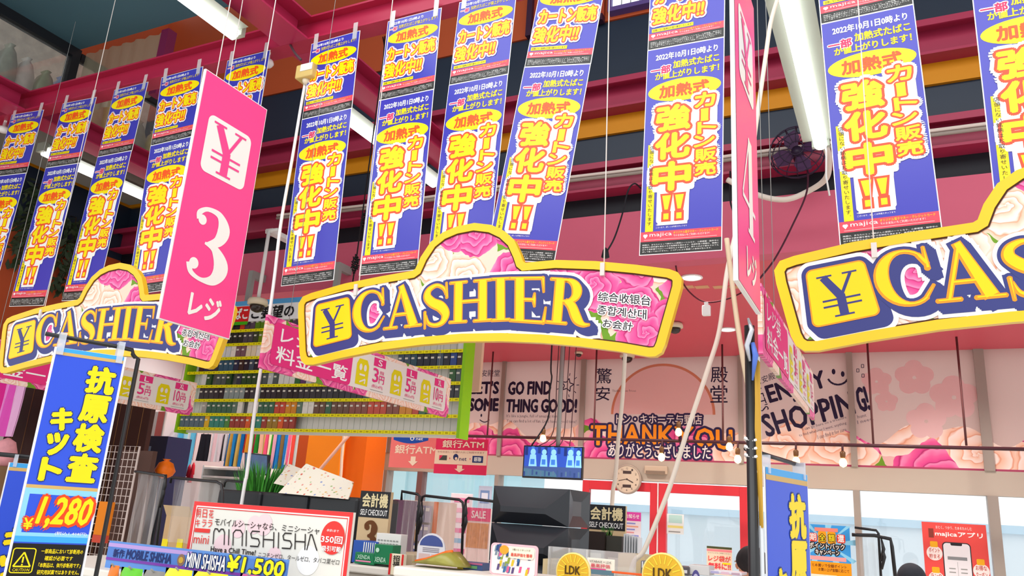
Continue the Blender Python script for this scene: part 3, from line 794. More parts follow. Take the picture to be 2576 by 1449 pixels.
# ================================================================== PINK NUMBER SIGNS
HOT = mat('#ff4a97', 0.35, 0.4, noise=0.02); MAG = mat('#c23a7c', 0.4)
def number_sign(digit, label, X, extra=''):
    y0, y1, z0, z1 = 1.95, 2.30, 2.30, 3.325
    t = thing('number_sign', label, 'sign', (X, y0, z0), math.pi/2, group='pink register number signs')
    W_, H_ = y1-y0, z1-z0
    b = MB().box(0, W_, 0, 0.012, 0, H_, WP)
    b.rect(0.004, 0.004, W_-0.004, H_-0.004, HOT, 1)
    # the back is printed pink too
    b.quad((0.004, 0.0126, 0.004), (0.004, 0.0126, H_-0.004), (W_-0.004, 0.0126, H_-0.004), (W_-0.004, 0.0126, 0.004), HOT)
    b.build('sign_panel', t)
    l = MB()
    l.rrect(0.055, 0.615, W_-0.06, 0.858, 0.03, WP, 2)
    qy = [(0.085, 0.84), (W_-0.09, 0.84), (W_-0.09, 0.632), (0.085, 0.632)]
    serif(l, 'Y', qy, HOT, 0, (0, 0), 3)
    serif(l, digit, [(0.07, 0.485), (W_-0.075, 0.485), (W_-0.075, 0.185), (0.07, 0.185)], WP, 0, (0, 0), 2)
    l.text('レジ', 0.12, 0.045, W_-0.07, 0.14, WP, 0.06, 2)
    l.build('lettering', t)
    for xx in (0.06, W_-0.05):
        MB().tube([(xx, 0.006, H_-0.02), (xx, 0.006, H_+1.3)], 0.002, WP, 6).build('hanging_wire', t)
    return t
number_sign('3', 'tall hot pink sign with white yen mark and number 3', -2.4)
number_sign('4', 'tall hot pink sign with number 4 seen almost edge-on', -0.345)
number_sign('2', 'sliver of a pink number sign at the left picture edge', -4.47) if False else None

# ================================================================== BAG PRICE SIGNS
ROSE_P = rose_print('price_roses', 7.0, '#f7d9c8')
LCR = mat('#ece4dc', 0.4)
def price_sign(X, label, wires=(0.15, 1.55)):
    y0, y1 = 2.70, 4.40; z0, z1 = 2.265, 2.515
    t = thing('bag_price_sign', label, 'sign', (X, y0, z0), math.pi/2, group='checkout bag price signs')
    L, H_ = y1-y0, z1-z0
    MB().box(0, L, 0, 0.015, 0, H_, ROSE_P).build('sign_board', t)
    b = MB().rrect(0.05, 0.03, 0.62, H_-0.02, 0.025, mat('#e8307e', 0.4), 1).rrect(0.60, 0.03, L-0.05, H_-0.02, 0.03, LCR, 1.3)
    b.rrect(0.05, 0.03, 0.66, H_-0.02, 0.025, mat('#e8307e', 0.4), 1.5)
    b.text('レジ袋', 0.10, 0.14, 0.44, 0.215, WP, 0.02, 2)
    b.text('料金一覧', 0.085, 0.045, 0.63, 0.125, WP, 0.03, 2)
    pk = mat('#e8307e', 0.4); ye = mat('#e6d400', 0.4)
    for x, s, p, tx in ((0.70, 'S', '3', '(税込4円)'), (1.03, 'L', '5', '(税込6円)'), (1.35, 'XL', '10', '(税込11円)')):
        b.poly([(x, 0.05), (x+0.11, 0.05), (x+0.11, 0.16), (x+0.09, 0.19), (x+0.02, 0.19), (x, 0.16)], ye, 2)
        for ex in (0.035, 0.075): b.ell(x+ex, 0.145, 0.013, 0.018, LCR, 3)
        b.line([(x+0.03, 0.105), (x+0.08, 0.105)], 0.01, LCR, 3); b.line([(x+0.035, 0.065), (x+0.085, 0.085), (x+0.08, 0.06)], 0.009, LCR, 3)
        x += 0.15
        b.rect(x, 0.175, x+0.115, 0.222, pk, 2); b.text(s, x+0.04, 0.181, x+0.08, 0.216, WP, 0.02, 3)
        b.text(p, x, 0.085, x+0.055, 0.165, pk, 0.03, 3); b.text('税抜', x+0.065, 0.135, x+0.105, 0.157, pk, 0, 3, res=1); b.text('円', x+0.062, 0.085, x+0.112, 0.13, pk, 0.03, 3)
        b.text(tx, x, 0.052, x+0.105, 0.074, pk, 0, 3, res=1); b.line([(x-0.01, 0.042), (x+0.11, 0.042)], 0.003, GREY, 3)
    b.build('price_print', t)
    for xx in wires: MB().tube([(xx, 0.008, H_-0.02), (xx, 0.008, H_+2.2)], 0.0015, GREY, 5).build('hanging_wire', t)
    return t
price_sign(-2.6, 'bag price sign, red left end and S L XL prices, under the middle cashier sign')
price_sign(-4.85, 'bag price sign half hidden behind the blue antigen test banner')
price_sign(-0.40, 'bag price sign seen steeply under the right cashier sign', (0.12, 0.36))

# ================================================================== LAMPS
TUBE = glow('#ffffff', 3.2); HOUS = mat('#a9b0a2', 0.4, 0.4)
def tube_lamp(x, y0, y1, z, label):
    t = thing('tube_lamp', label, 'lamp', (x, y0, z), group='long fluorescent tube lamps')
    L = y1-y0
    b = MB(); sec = [(-0.10, 0.03), (-0.045, 0.075), (0.045, 0.075), (0.10, 0.03)]
    v = [(a, yy, h) for yy in (0, L) for a, h in sec]
    b.add(v, [(0, 1, 5, 4), (1, 2, 6, 5), (2, 3, 7, 6), (3, 0, 4, 7), (3, 2, 1, 0), (4, 5, 6, 7)], HOUS)
    b.build('lamp_housing', t)
    MB().box(-0.05, 0.05, -0.03, 0.0, -0.01, 0.07, HOUS).build('end_cap', t)
    MB().box(-0.05, 0.05, L, L+0.03, -0.01, 0.07, HOUS).build('end_cap', t)
    MB().tube([(0, 0.005, 0.0), (0, L-0.005, 0.0)], 0.038, TUBE, 14).build('lamp_tube', t)
    return t
tube_lamp(-3.415, 1.35, 2.93, 4.33, 'lit tube lamp beside the upper crimson beam above the pink 3 sign')
tube_lamp(-3.45, 3.95, 5.28, 4.36, 'lit tube lamp seen between hanging posters near the middle')
tube_lamp(-6.40, 3.75, 5.3, 4.40, 'lit tube lamp behind the posters on the left side')
tr = tube_lamp(-0.325, 3.12, 4.62, 3.93, 'big lit tube lamp hanging beside the edge-on pink 4 sign')
for yy in (0.06, 1.44):
    MB().tube([(0, yy, 0.07), (0, yy, 1.2)], 0.003, WHITE, 6).build('hanging_wire', tr)
MB().tube([(0.02, 1.46, 0.06), (0.03, 1.49, -0.05), (0.02, 1.52, -0.2), (0.035, 1.5, -0.33)], 0.006, WHITE, 6).build('loose_cable', tr)
def downlight(p, label, r=0.085):
    t = thing('ceiling_downlight', label, 'downlight', (p[0], p[1], ZS), group='round downlights in the pink ceiling')
    MB().lathe([(r, 0.0), (r, -0.008), (r*0.86, -0.012), (r*0.84, -0.004)], (0, 0, 0), WHITE, 24).build('rim', t)
    MB().lathe([(r*0.84, -0.0045), (r*0.5, -0.006), (0.001, -0.0065)], (0, 0, 0), glow('#fff8ee', 6.0), 24).build('diffuser', t)
    l = bpy.data.lights.new('downlight_and_fill_spot', 'SPOT'); l.energy = 120; l.spot_size = 2.4; l.spot_blend = 0.6; l.shadow_soft_size = 0.08; l.color = (1, 0.95, 0.88)
    o = bpy.data.objects.new('downlight_and_fill_spot', l); COL.objects.link(o); o.parent = t; o.location = (0, 0, -0.03)
    return t
downlight(PZ(1740, 697, ZS), 'lit round downlight near the corner of the middle cashier sign')
downlight(PZ(1830, 828, ZS), 'lit round downlight above the THANK YOU window')
for k, (px, py) in enumerate(((-5.0, 7.7), (-3.2, 7.7), (0.4, 7.7), (-5.2, 6.0), (0.3, 6.0), (-6.9, 6.1), (-6.7, 7.6))):  # added fill spots without fixtures, brightening the area under the soffit
    l = bpy.data.lights.new('downlight_and_fill_spot', 'SPOT'); l.energy = 55 if px < -6 else 120; l.spot_size = 2.5; l.spot_blend = 0.7; l.shadow_soft_size = 0.1; l.color = (1, 0.96, 0.9)
    o = bpy.data.objects.new('downlight_and_fill_spot', l); COL.objects.link(o); o.location = (px, py, ZS-0.03)
# dashes of beige tape across the pink ceiling
t = thing('tape_line', 'dashed line of beige tape across the pink ceiling', 'tape')
for xx in (1728, 1766, 1812, 1852, 1895):
    a = PZ(xx, 722, ZS)
    MB().box(a[0]-0.055, a[0]+0.055, a[1]-0.04, a[1]+0.04, ZS-0.002, ZS, mat('#d9a77c', 0.5)).build('tape_piece', t)

# ceiling sensors, cameras
def sensor(p, label):
    t = thing('ceiling_sensor', label, 'sensor', p, group='small white sensors under the beam')
    MB().lathe([(0.012, 0.05), (0.014, 0.015), (0.035, 0.01), (0.042, -0.01), (0.03, -0.03), (0.012, -0.034)], (0, 0, 0), WHITE, 12).build('cup', t)
    MB().box(-0.008, 0.008, -0.008, 0.008, 0.045, 0.075, WHITE).build('stem', t)
for q, wh in (((678, 125, 3.27), 'above the poster by the pink 3 sign'), ((1057, 48, 3.27), 'above the poster beside the black coil'), ((12, 312, 3.3), 'at the left end of the crimson beam')):
    p = PY(*q); sensor((p[0], p[1], 4.36), 'small white round sensor under the beam ' + wh)
CREAM = mat('#e8dcc0', 0.4); LENS = mat('#2a1f1c', 0.08, 0.6)
def dome_cam(p, label, pole=0.0, s=1.0):
    t = thing('dome_camera', label, 'camera', p, group='ceiling dome cameras')
    MB().lathe([(0.02*s, 0.045*s), (0.075*s, 0.04*s), (0.085*s, 0.02*s), (0.085*s, -0.01*s), (0.06*s, -0.015*s)], (0, 0, 0), CREAM, 20).build('housing', t)
    MB().lathe([(0.062*s, -0.015*s), (0.06*s, -0.04*s), (0.045*s, -0.062*s), (0.02*s, -0.074*s), (0.002, -0.076*s)], (0, 0, 0), LENS, 20).build('dome', t)
    if pole: MB().tube([(0, 0, 0.04), (0, 0, pole)], 0.016, WHITE, 10).tube([(-0.03, -0.0, pole), (0.1, 0.0, pole+0.0)], 0.016, WHITE, 8).box(-0.04, 0.04, 0, 5.475-p[1], pole-0.02, pole+0.02, WHITE).build('mount_pole', t)
    return t
p = PY(648, 764, 4.9); q = PY(664, 582, 4.9)
dome_cam(p, 'cream dome camera hanging on a white pole in front of the cigarette rack', q[2]-p[2])
for (x, y, s, lb) in ((1578, 887, 1.0, 'beside a drop pipe above the THANK YOU window'), (1698, 812, 0.9, 'just right of the middle cashier sign corner'), (1456, 884, 0.55, 'small one over the GO FIND window')):
    a = PZ(x, y, ZS); dome_cam((a[0], a[1], ZS-0.045*s), 'ceiling dome camera ' + lb, 0, s)

# junction box and the white cable below it
p = PY(765, 160, 3.18)
t = thing('junction_box', 'cream junction box under the beam crossing with taped white label', 'box', p)
MB().box(-0.06, 0.07, 0, 0.09, -0.09, 0.0, mat('#d9bd74', 0.45)).build('box_body', t, bevel=0.008)
MB().box(-0.02, 0.068, -0.004, 0, -0.05, -0.005, WHITE).build('label_plate', t)
MB().lathe([(0.012, -0.118), (0.022, -0.105), (0.026, -0.09)], (0.0, 0.04, 0), CREAM, 12).build('plug', t)
def cable(name, pts, r, m, label, cat='cable', group=None, n=10):
    sm_ = smooth([tuple(p) for p in pts], n)
    return tag(MB().tube(sm_, r, m, 8).build(name), label, cat, group)
cable('white_cable', [PY(767, 212, 3.235), PY(755, 280, 3.15), PY(735, 400, 3.1), PY(707, 560, 3.05), PY(690, 700, 3.05), PY(672, 830, 3.05), PY(645, 1000, 3.02), PY(622, 1185, 2.98), PY(612, 1240, 2.96), (PY(612, 1240, 2.96)[0], 2.96, 1.11)], 0.0085, WHITE, 'long white cable dropping from the cream junction box')
cable('grey_cable', [PY(712, 60, 3.3), PY(725, 100, 3.28), PY(740, 130, 3.22), PY(757, 150, 3.2)], 0.008, mat('#5a4a50'), 'short dark cable running along the beam into the junction box')
# black coiled cables
def coil(x0, y0, x1, y1, Y, label):
    a, b = np.array(PY(x0, y0, Y)), np.array(PY(x1, y1, Y)); pts = []
    n = 70
    for k in range(n):
        f = k/(n-1); w = 0.022*math.sin(math.pi*min(1, f*1.2+0.05))
        p = a*(1-f)+b*f
        pts.append((p[0]+w*math.sin(k*1.9), p[1]+w*math.cos(k*1.9), p[2]+0.01*math.sin(k*2.7)))
    tag(MB().tube([(a[0]+0.03, min(Y, 3.375), 4.426), (a[0]+0.02, Y-0.0, 4.3)]+pts, 0.004, mat('#1b1a1d'), 5).build('coiled_cable'), label, 'cable')
coil(922, 530, 910, 590, 3.46, 'tangled black cable coil beside the second poster, upper one')
coil(897, 640, 888, 705, 3.4, 'thin twisted black cable coil just above the middle cashier sign')
# cables along the lower crimson girder and a hose loop
for k, (dz, m, lb) in enumerate(((0.0, mat('#9c8f86'), 'grey cable tied along the lower crimson girder'), (0.03, mat('#d9c9c0'), 'pale cable tied along the lower crimson girder, above the grey one'))):
    pts = [(-5.2, 5.32, 4.25+dz), (-3.8, 5.33, 4.235+dz), (-2.6, 5.33, 4.25+dz), (-1.6, 5.33, 4.24+dz), (-0.7, 5.33, 4.25+dz), (0.6, 5.33, 4.235+dz), (2.2, 5.33, 4.25+dz)]
    cable('girder_cable', pts, 0.014, m, lb)
cable('white_hose', [PY(1830, 452, 5.2), PY(1905, 490, 5.2), PY(1975, 502, 5.2), PY(2035, 480, 5.2), PY(2078, 448, 5.1), PY(2085, 400, 4.9), PY(2078, 372, 4.75)], 0.02, mat('#e4d8cc'), 'thick white hose sagging below the big tube lamp')
cable('black_lead', [(PY(1596, 462, 5.2)[0], 5.36, PY(1596, 462, 5.2)[2]+0.03), PY(1596, 462, 5.2), PY(1580, 480, 5.2), PY(1565, 540, 5.1), PY(1545, 600, 5.0), PY(1522, 640, 4.95)], 0.006, DARK, 'thin black lead curving down from the girder to a small speaker')
p = PY(1523, 640, 4.95)
tag(MB().lathe([(0.004, 0.05), (0.02, 0.03), (0.03, -0.02), (0.01, -0.03)], p, DARK, 10).build('clip_speaker'), 'small black plug hanging on a thin lead above the middle cashier sign', 'plug')
cable('black_lead', [(PY(1838, 500, 5.36)[0], 5.36, 4.17), PY(1838, 510, 5.2), PY(1860, 560, 5.2), PY(1882, 595, 5.2)], 0.006, DARK, 'thin black lead behind the edge-on pink 4 sign')
cable('black_lead', [(PY(2030, 470, 5.3)[0], 5.36, 4.18), PY(2030, 480, 5.1), PY(1992, 570, 5.0), PY(1950, 650, 4.9), PY(1912, 700, 4.8)], 0.006, mat('#4a2030'), 'long dark lead slanting down past the white hose')
cable('black_lead', [PZ(1700, 668, ZS), PY(1706, 690, 5.65), PY(1735, 735, 5.7), PY(1775, 760, 5.8), PY(1830, 752, 5.8), PY(1880, 728, 5.75), PZ(1900, 712, ZS)], 0.006, mat('#5a1a28'), 'slack dark lead under the pink ceiling carrying a white plug')
p = PY(1777, 775, 5.8)
t = thing('plug_box', 'small white plug box hanging from a slack lead under the ceiling', 'plug', p)
MB().box(-0.03, 0.03, -0.02, 0.02, -0.06, 0.02, WHITE).build('plug_body', t, bevel=0.006)
MB().box(-0.014, 0.014, -0.012, 0.012, 0.02, 0.045, WHITE).build('neck', t)
# wall fan
p = PY(2003, 375, 5.18)
t = thing('wall_fan', 'dark caged wall fan on the crimson girder behind the tube lamp', 'fan', p)
cg = MB(); fm = mat('#2c1c33', 0.4)
for r, y in ((0.17, 0), (0.185, 0.05), (0.17, 0.10), (0.11, -0.015), (0.05, -0.02)):
    cg.tube([(r*math.cos(2*math.pi*k/24), y, r*math.sin(2*math.pi*k/24)) for k in range(25)], 0.004, fm, 5, False)
for k in range(16):
    a = 2*math.pi*k/16
    cg.tube([(0.04*math.cos(a), -0.02, 0.04*math.sin(a)), (0.17*math.cos(a), 0, 0.17*math.sin(a)), (0.185*math.cos(a), 0.05, 0.185*math.sin(a)), (0.17*math.cos(a), 0.10, 0.17*math.sin(a))], 0.003, fm, 4)
cg.build('cage', t)
for k in range(4):
    a = k*math.pi/2+0.4; bl = MB()
    pts = [(0.03, -0.02), (0.09, -0.06), (0.15, -0.05), (0.155, 0.03), (0.09, 0.05), (0.03, 0.02)]
    bl.add([(r*math.cos(a)-s*math.sin(a), 0.045+s*0.35+d, r*math.sin(a)+s*math.cos(a)) for d in (0, 0.004) for r, s in pts], [(0, 1, 2, 3, 4, 5), (11, 10, 9, 8, 7, 6)]+[(i, i+6, (i+1) % 6+6, (i+1) % 6) for i in range(6)], mat('#4a2b4f', 0.4))
    bl.build('blade', t)
MB().lathe([(0.035, 0.02), (0.04, 0.08), (0.035, 0.17)], (0, 0, 0), fm, 14, 'y').box(-0.02, 0.02, 0.12, 0.2, -0.02, 0.02, fm).build('motor', t)

# green hanging plants by the side wall
random.seed(3)
def foliage(name, c, n, spread, size, m1, m2):
    b = MB()
    for k in range(n):
        p = Vector((c[0]+random.gauss(0, spread[0]), c[1]+random.gauss(0, spread[1]), c[2]+random.uniform(-spread[2], spread[2])))
        d = Vector((random.uniform(-1, 1), random.uniform(-1, 1), random.uniform(-1.2, 0.3))).normalized(); u = d.orthogonal().normalized()
        s_ = size*random.uniform(0.6, 1.3)
        b.add([p, p+d*s_*0.5+u*s_*0.18, p+d*s_, p+d*s_*0.5-u*s_*0.18], [(0, 1, 2, 3)], random.choice((m1, m2)))
    return b
for (x, y, Y, lb) in ((75, 560, 4.6, 'trailing artificial ivy high on the side wall between the first two posters'), (170, 640, 5.1, 'trailing artificial ivy on the orange side wall between the second and third posters')):
    p = PX(x, y, XL+0.1)
    t = thing('hanging_ivy', lb, 'plant', (XL+0.1, p[1], p[2]))
    foliage('ivy', (0, 0, 0), 200, (0.03, 0.06, 0.40), 0.11, mat('#2c3d26'), mat('#3a4630')).build('leaves', t)
    MB().tube([(-0.09, 0, 0.42), (0, 0, 0.40), (0.0, 0.05, 0.0), (0.0, -0.03, -0.4)], 0.006, mat('#3c3226'), 6).build('stem', t)
# bagged goods seen through the mezzanine glass
cols = ['#e2d4a0', '#b8bca4', '#e0b0c0', '#f2ece0', '#7a9ad0', '#e0a080', '#f4dc70', '#c8beb4', '#f0c8a0', '#88a070']
random.seed(11)
for y in np.arange(0.9, 5.2, 0.16):
    hgt = random.uniform(0.34, 0.46); wd_ = 0.145
    m = mat(random.choice(cols), 0.3, 0.5, noise=0.35, nscale=14)
    b = MB(); ring = []
    for w_, sx, sy in ((0, .9, .9), (.12, 1, 1), (.6, 1.0, .85), (.85, .8, .5), (.95, .55, .2), (1.0, .75, .3)):
        ring.append([(0.06+0.06*sx*c, wd_/2*(1+sy*d_), hgt*w_) for c, d_ in ((-1, -1), (0, -1.1), (1, -1), (1.1, 0), (1, 1), (0, 1.1), (-1, 1), (-1.1, 0))])
    vs = [q for r_ in ring for q in r_]
    b.add(vs, [(i*8+k, i*8+(k+1) % 8, (i+1)*8+(k+1) % 8, (i+1)*8+k) for i in range(5) for k in range(8)]+[tuple(range(40, 48))], m, True)
    o = b.build('goods_bag', loc=(-6.34+random.uniform(-.05, .05), y, 4.66)); tag(o, 'gathered bag of goods standing in the row behind the upper glass', 'bag', 'bagged goods behind the upper glass')
struct(MB().box(-7.3, -6.1, 0.4, 5.3, 4.62, 4.66, mat('#8d9088')), 'mezzanine_floor')
struct(MB().box(-7.4, -7.3, 0.4, 5.3, 4.66, 5.9, mat('#c8bfae', 0.5, noise=0.5, nscale=9)), 'mezzanine_wall')

# ================================================================== CIGARETTE RACK
RY = 5.2
def Rz(x, y): return PY(x, y, RY)[2]
strips_y = [829, 862, 897, 932, 965, 1003, 1041, 1080]
zs = [Rz(650, y) for y in strips_y]
step = (zs[0]-zs[-1])/7
zs = [zs[-1]+step*(7-i) for i in range(8)]
RX0, RX1 = PY(447, 1075, RY)[0], PY(1150, 1085, RY)[0]
ztop = Rz(650, 756)
rack = thing('cigarette_rack', 'tall wide cigarette rack with yellow number strips under the pink ceiling', 'rack', (RX0, RY, 0))
RW = RX1-RX0
RWH = mat('#eceae2', 0.4, 0.3); RYE = mat('#f4ea00', 0.4); RGN = mat('#8cc814', 0.4)
bp = MB().box(0, RW, 0.10, 0.12, zs[-1]-0.03, ztop-0.08, RWH)
for k in range(49): bp.box(k*RW/48-0.001, k*RW/48+0.001, 0.098, 0.10, zs[-1], ztop-0.10, mat('#b9bdb0', 0.5))
bp.build('back_panel', rack)
for i, z in enumerate(zs):
    MB().box(0, RW, 0.004, 0.10, z+0.002, z+0.006, RWH).build('shelf', rack)
    s = MB().box(0, RW, 0, 0.004, z-0.016, z+0.010, RYE)
    for k in range(48):
        x = (k+0.5)*RW/48
        s.add([(x-0.012, -0.0006, z-0.008), (x+0.012, -0.0006, z-0.008), (x+0.012, -0.0006, z+0.002), (x-0.012, -0.0006, z+0.002)], [(0, 1, 2, 3)], mat('#b9a800', 0.5))
        s.box((k+1)*RW/48-0.0008, (k+1)*RW/48+0.0008, -0.0008, 0, z-0.016, z+0.010, mat('#7a7400', 0.5))
    s.build('price_strip', rack)
MB().box(RW, RW+0.025, -0.01, 0.13, zs[-1]-0.04, ztop, RGN).build('side_post', rack)
MB().box(-0.025, 0, -0.01, 0.13, zs[-1]-0.04, ztop, RGN).build('side_post', rack)
for f_ in (0.15, 0.5, 0.85): MB().box(RW*f_, RW*f_+0.05, 0.121, 0.16, zs[-1], 3.75, GREY).box(RW*f_, RW*f_+0.05, 0.16, YF-RY+0.002, 3.68, 3.75, GREY).build('mount_bracket', rack)
h = MB(); hz0, hz1 = Rz(650, 830-14), ztop
hx0 = PY(540, 790, RY)[0]-RX0; hx1 = PY(770, 760, RY)[0]-RX0
h.box(0, RW, -0.012, 0.008, hz0+0.03, hz1, mat('#f3f6f6', 0.4))
b_ = MB()
h.add([(0, -0.013, hz1-0.045), (RW, -0.013, hz1-0.045), (RW, -0.013, hz1), (0, -0.013, hz1)], [(0, 1, 2, 3)], mat('#58a8e0', 0.4))
xs0 = PY(585, 790, RY)[0]-RX0; xs1 = PY(632, 775, RY)[0]-RX0
h.add([(0, -0.013, hz0+0.03), (xs1, -0.013, hz0+0.03), (xs1, -0.013, hz1-0.05), (0, -0.013, hz1-0.05)], [(0, 1, 2, 3)], mat('#e02428', 0.4))
h.build('header_board', rack)
ht = MB()
ht.text('たばこ', xs0-0.04, hz0+0.05, xs1-0.01, hz1-0.065, WP, 0.05, 4)
ht.text('ご要望の', xs1+0.03, hz0+0.045, PY(744, 775, RY)[0]-RX0, hz1-0.06, mat('#111216'), 0.05, 4)
ht.rect(0.95*xs0, hz0+0.0, xs1, hz0+0.03, mat('#46b414', 0.4), 3)
ht.build('header_lettering', rack, loc=(0, -0.0125, 0))
# packs: one box each, colour by row
random.seed(21)
pal = {0: ['#3d6a2a', '#d8452a', '#5a8a1c', '#5a4a5c', '#2a2a30', '#25242c', '#1f2a20'], 1: ['#6a4a58', '#2f6a4a', '#24302c', '#1c2230', '#2a50a8', '#3a4a30', '#6a8a14', '#4a4a50'],
       2: ['#7a5a64', '#c86a70', '#e6c8c8', '#efe6dc', '#ead8b8', '#d8dcdc', '#3a4248'], 3: ['#2c3640', '#2a4a58', '#2c5a70', '#3c4e60', '#27468a', '#20304a', '#1e2230', '#3a2c28'],
       4: ['#5a3a6a', '#b8c0c0', '#2c3a48', '#dcdcd6', '#4a5a58', '#2a6a3a', '#2f5c30', '#1f4a28'], 5: ['#2a2c34', '#1f2124', '#3a3c40', '#24262c', '#28505a', '#8c9a98', '#303238'],
       6: ['#5c7a68', '#8a4a3a', '#3a6a50', '#e8e4da', '#c84a34', '#a8a49a', '#d88a20', '#6a4a38'], 7: ['#6a8a2c', '#a07a20', '#e05a1c', '#5a707a', '#4a8a3a', '#e6b414', '#7a6ab0', '#2f8a78', '#a03a2c']}
names = {'#': 'dark'}
def colour_word(hx):
    r, g, b = [int(hx[i:i+2], 16) for i in (1, 3, 5)]
    mx, mn = max(r, g, b), min(r, g, b)
    if mx < 75: return 'black'
    if mx-mn < 30: return 'pale' if mx > 170 else 'grey'
    if r == mx: return ('yellow' if g > 0.75*r else 'orange' if g > 0.45*r and r > 180 else 'brown' if r < 170 else 'red')
    if g == mx: return 'green'
    return 'blue' if r < 0.8*b else 'purple'
ordn = ['top', 'second', 'third', 'fourth', 'fifth', 'sixth', 'seventh', 'lowest']
pack_mesh = {}
PWD, PHT = RW/48*0.92, step*0.84
count = 0
for i in range(8):
    run = 0; cur = None
    for k in range(48):
        x = (k+0.5)*RW/48
        wx = RX0+x
        # where it falls in the picture, to leave out what other things cover
        v = np.array([wx, RY, zs[i]+0.04-EYE]); dz = v.dot(FWD)
        sx, sy = 1288+F*v.dot(RIGHT)/dz, 724.5-F*v.dot(UP)/dz
        hide = False
        if 740 < sx < 1215 and sy < 918-0.13*(sx-760): hide = True                     # middle cashier sign
        if sx < 575 and sy < 850: hide = True
        if sx < 540 and sy < 925: hide = True
        if 690 < sx < 1130 and 791+.358*(sx-680)+8 < sy < 924+.285*(sx-658)-30: hide = True   # bag price sign
        if sx < 500 and sy < 1040: hide = True
        if i == 7 and sx > 738: hide = True
        if i == 6 and sx > 1075: hide = True
        if random.random() < 0.03: hide = True
        if i in (2, 4) and sx > 640 and random.random() < 0.1: hide = True
        if run <= 0: cur = random.choice(pal[i]); run = random.choice((1, 1, 1, 2, 3))
        run -= 1
        if hide: continue
        if cur not in pack_mesh:
            b = MB().box(-PWD/2, PWD/2, -0.012, 0.012, 0, PHT, mat(cur, 0.25, 0.5))
            b.add([(-PWD/2+0.004, -0.0125, PHT*0.60), (0.004, -0.0125, PHT*0.60), (0.004, -0.0125, PHT*0.74), (-PWD/2+0.004, -0.0125, PHT*0.74)], [(0, 1, 2, 3)], mat('#d9d6c8', 0.3))
            o = b.build('cigarette_pack'); pack_mesh[cur] = o.data
        else:
            o = bpy.data.objects.new('cigarette_pack', pack_mesh[cur]); COL.objects.link(o)
        o.location = (wx, RY+0.024, zs[i]+0.0065)
        cw = colour_word(cur)
        tag(o, '%s cigarette pack standing on the %s shelf of the rack' % (cw, ordn[i]), 'cigarette pack', '%s packs on the %s rack shelf' % (cw, ordn[i]))
        count += 1
print('PACKS', count)
# cream end panel to the right of the rack
a, b2 = PY(1168, 860, 5.9), PY(1194, 985, 5.9)
t = thing('end_panel', 'plain cream panel hanging right of the cigarette rack', 'panel', (a[0], 5.9, b2[2]))
MB().box(0, b2[0]-a[0]+0.04, 0, 0.04, 0, ZS-b2[2], mat('#e3c3a4', 0.5)).build('board', t)
MB().box(0.03, 0.036, -0.002, 0, 0.03, ZS-b2[2]-0.05, mat('#a98a70', 0.5)).build('edge_strip', t)

# ================================================================== ENTRANCE FITTINGS
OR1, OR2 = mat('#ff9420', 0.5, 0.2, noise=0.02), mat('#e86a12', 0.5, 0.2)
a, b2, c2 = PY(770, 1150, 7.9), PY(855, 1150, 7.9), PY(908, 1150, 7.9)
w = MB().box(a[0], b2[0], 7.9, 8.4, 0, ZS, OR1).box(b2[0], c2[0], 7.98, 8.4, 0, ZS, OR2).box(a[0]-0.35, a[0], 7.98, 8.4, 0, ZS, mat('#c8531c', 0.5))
struct(w, 'pillar')
cable('white_pole', [PY(866, 1090, 7.8), PY(860, 1150, 7.8), PY(853, 1240, 7.8), (PY(853, 1240, 7.8)[0], 7.8, 0.0)], 0.018, mat('#e9d2bb'), 'thin white pole standing in front of the orange pillar', 'pole', n=4)
cable('leaning_pole', [PY(880, 1092, 7.0), PY(806, 1180, 7.0), PY(752, 1247, 7.0), PY(740, 1270, 7.0), (PY(735, 1270, 7.0)[0]-0.2, 7.05, 0.0)], 0.018, mat('#eeb9a6'), 'pale pole leaning diagonally across the orange pillar', 'pole', n=4)
# bank machine signs
def Q7(x, y, Y): p = PY(x, y, Y); return (p[0], p[2])
def hang_sign(name, label, cat, x0, y0, x1, y1, Y, zt=ZS, group=None):
    a, b = Q7(x0, y0, Y), Q7(x1, y1, Y)
    t = thing(name, label, cat, (a[0], Y, b[1]), group=group)
    W_, H_ = b[0]-a[0], a[1]-b[1]
    return t, W_, H_
CORAL = mat('#f07c78', 0.4); CRED = mat('#e8285a', 0.4); PCH = mat('#f6d8bc', 0.4); PCH2 = mat('#fbe3c8', 0.4)
def arrow(m, cx, z0, z1, w_, col, l=3):
    m.poly([(cx-w_*.25, z1), (cx-w_*.25, z0+(z1-z0)*.5), (cx-w_*.5, z0+(z1-z0)*.5), (cx, z0), (cx+w_*.5, z0+(z1-z0)*.5), (cx+w_*.25, z0+(z1-z0)*.5), (cx+w_*.25, z1)], col, l)
t, W_, H_ = hang_sign('bank_sign', 'coral bank machine sign with blue top and down arrow, behind the crimson one', 'sign', 986, 1089, 1100, 1180, 7.3)
b = MB().box(0, W_, 0, 0.01, 0, H_, CORAL); b.build('sign_board', t)
b = MB(); b.poly([(W_*.05, H_)]+[(W_*(.05+.72*k/10), H_*(.80-.10*math.sin(k/10*math.pi))) for k in range(11)]+[(W_*.77, H_)], mat('#1d4fae', 0.4), 1)
b.ell(W_*.44, H_*.86, W_*.045, H_*.075, WP, 2); b.ell(W_*.44, H_*.84, W_*.025, H_*.03, mat('#1d4fae', 0.4), 3)
b.text('net', W_*.52, H_*.80, W_*.66, H_*.87, WP, 0.05, 2); b.text('銀行ATM', W_*.10, H_*.40, W_*.97, H_*.66, PCH2, 0.04, 2); arrow(b, W_*.5, H_*.06, H_*.33, W_*.2, PCH2)
b.build('sign_print', t)
MB().tube([(W_*.2, 0.005, H_), (W_*.2, 0.005, ZS-t.location.z)], 0.003, GREY, 5).build('hanging_wire', t)
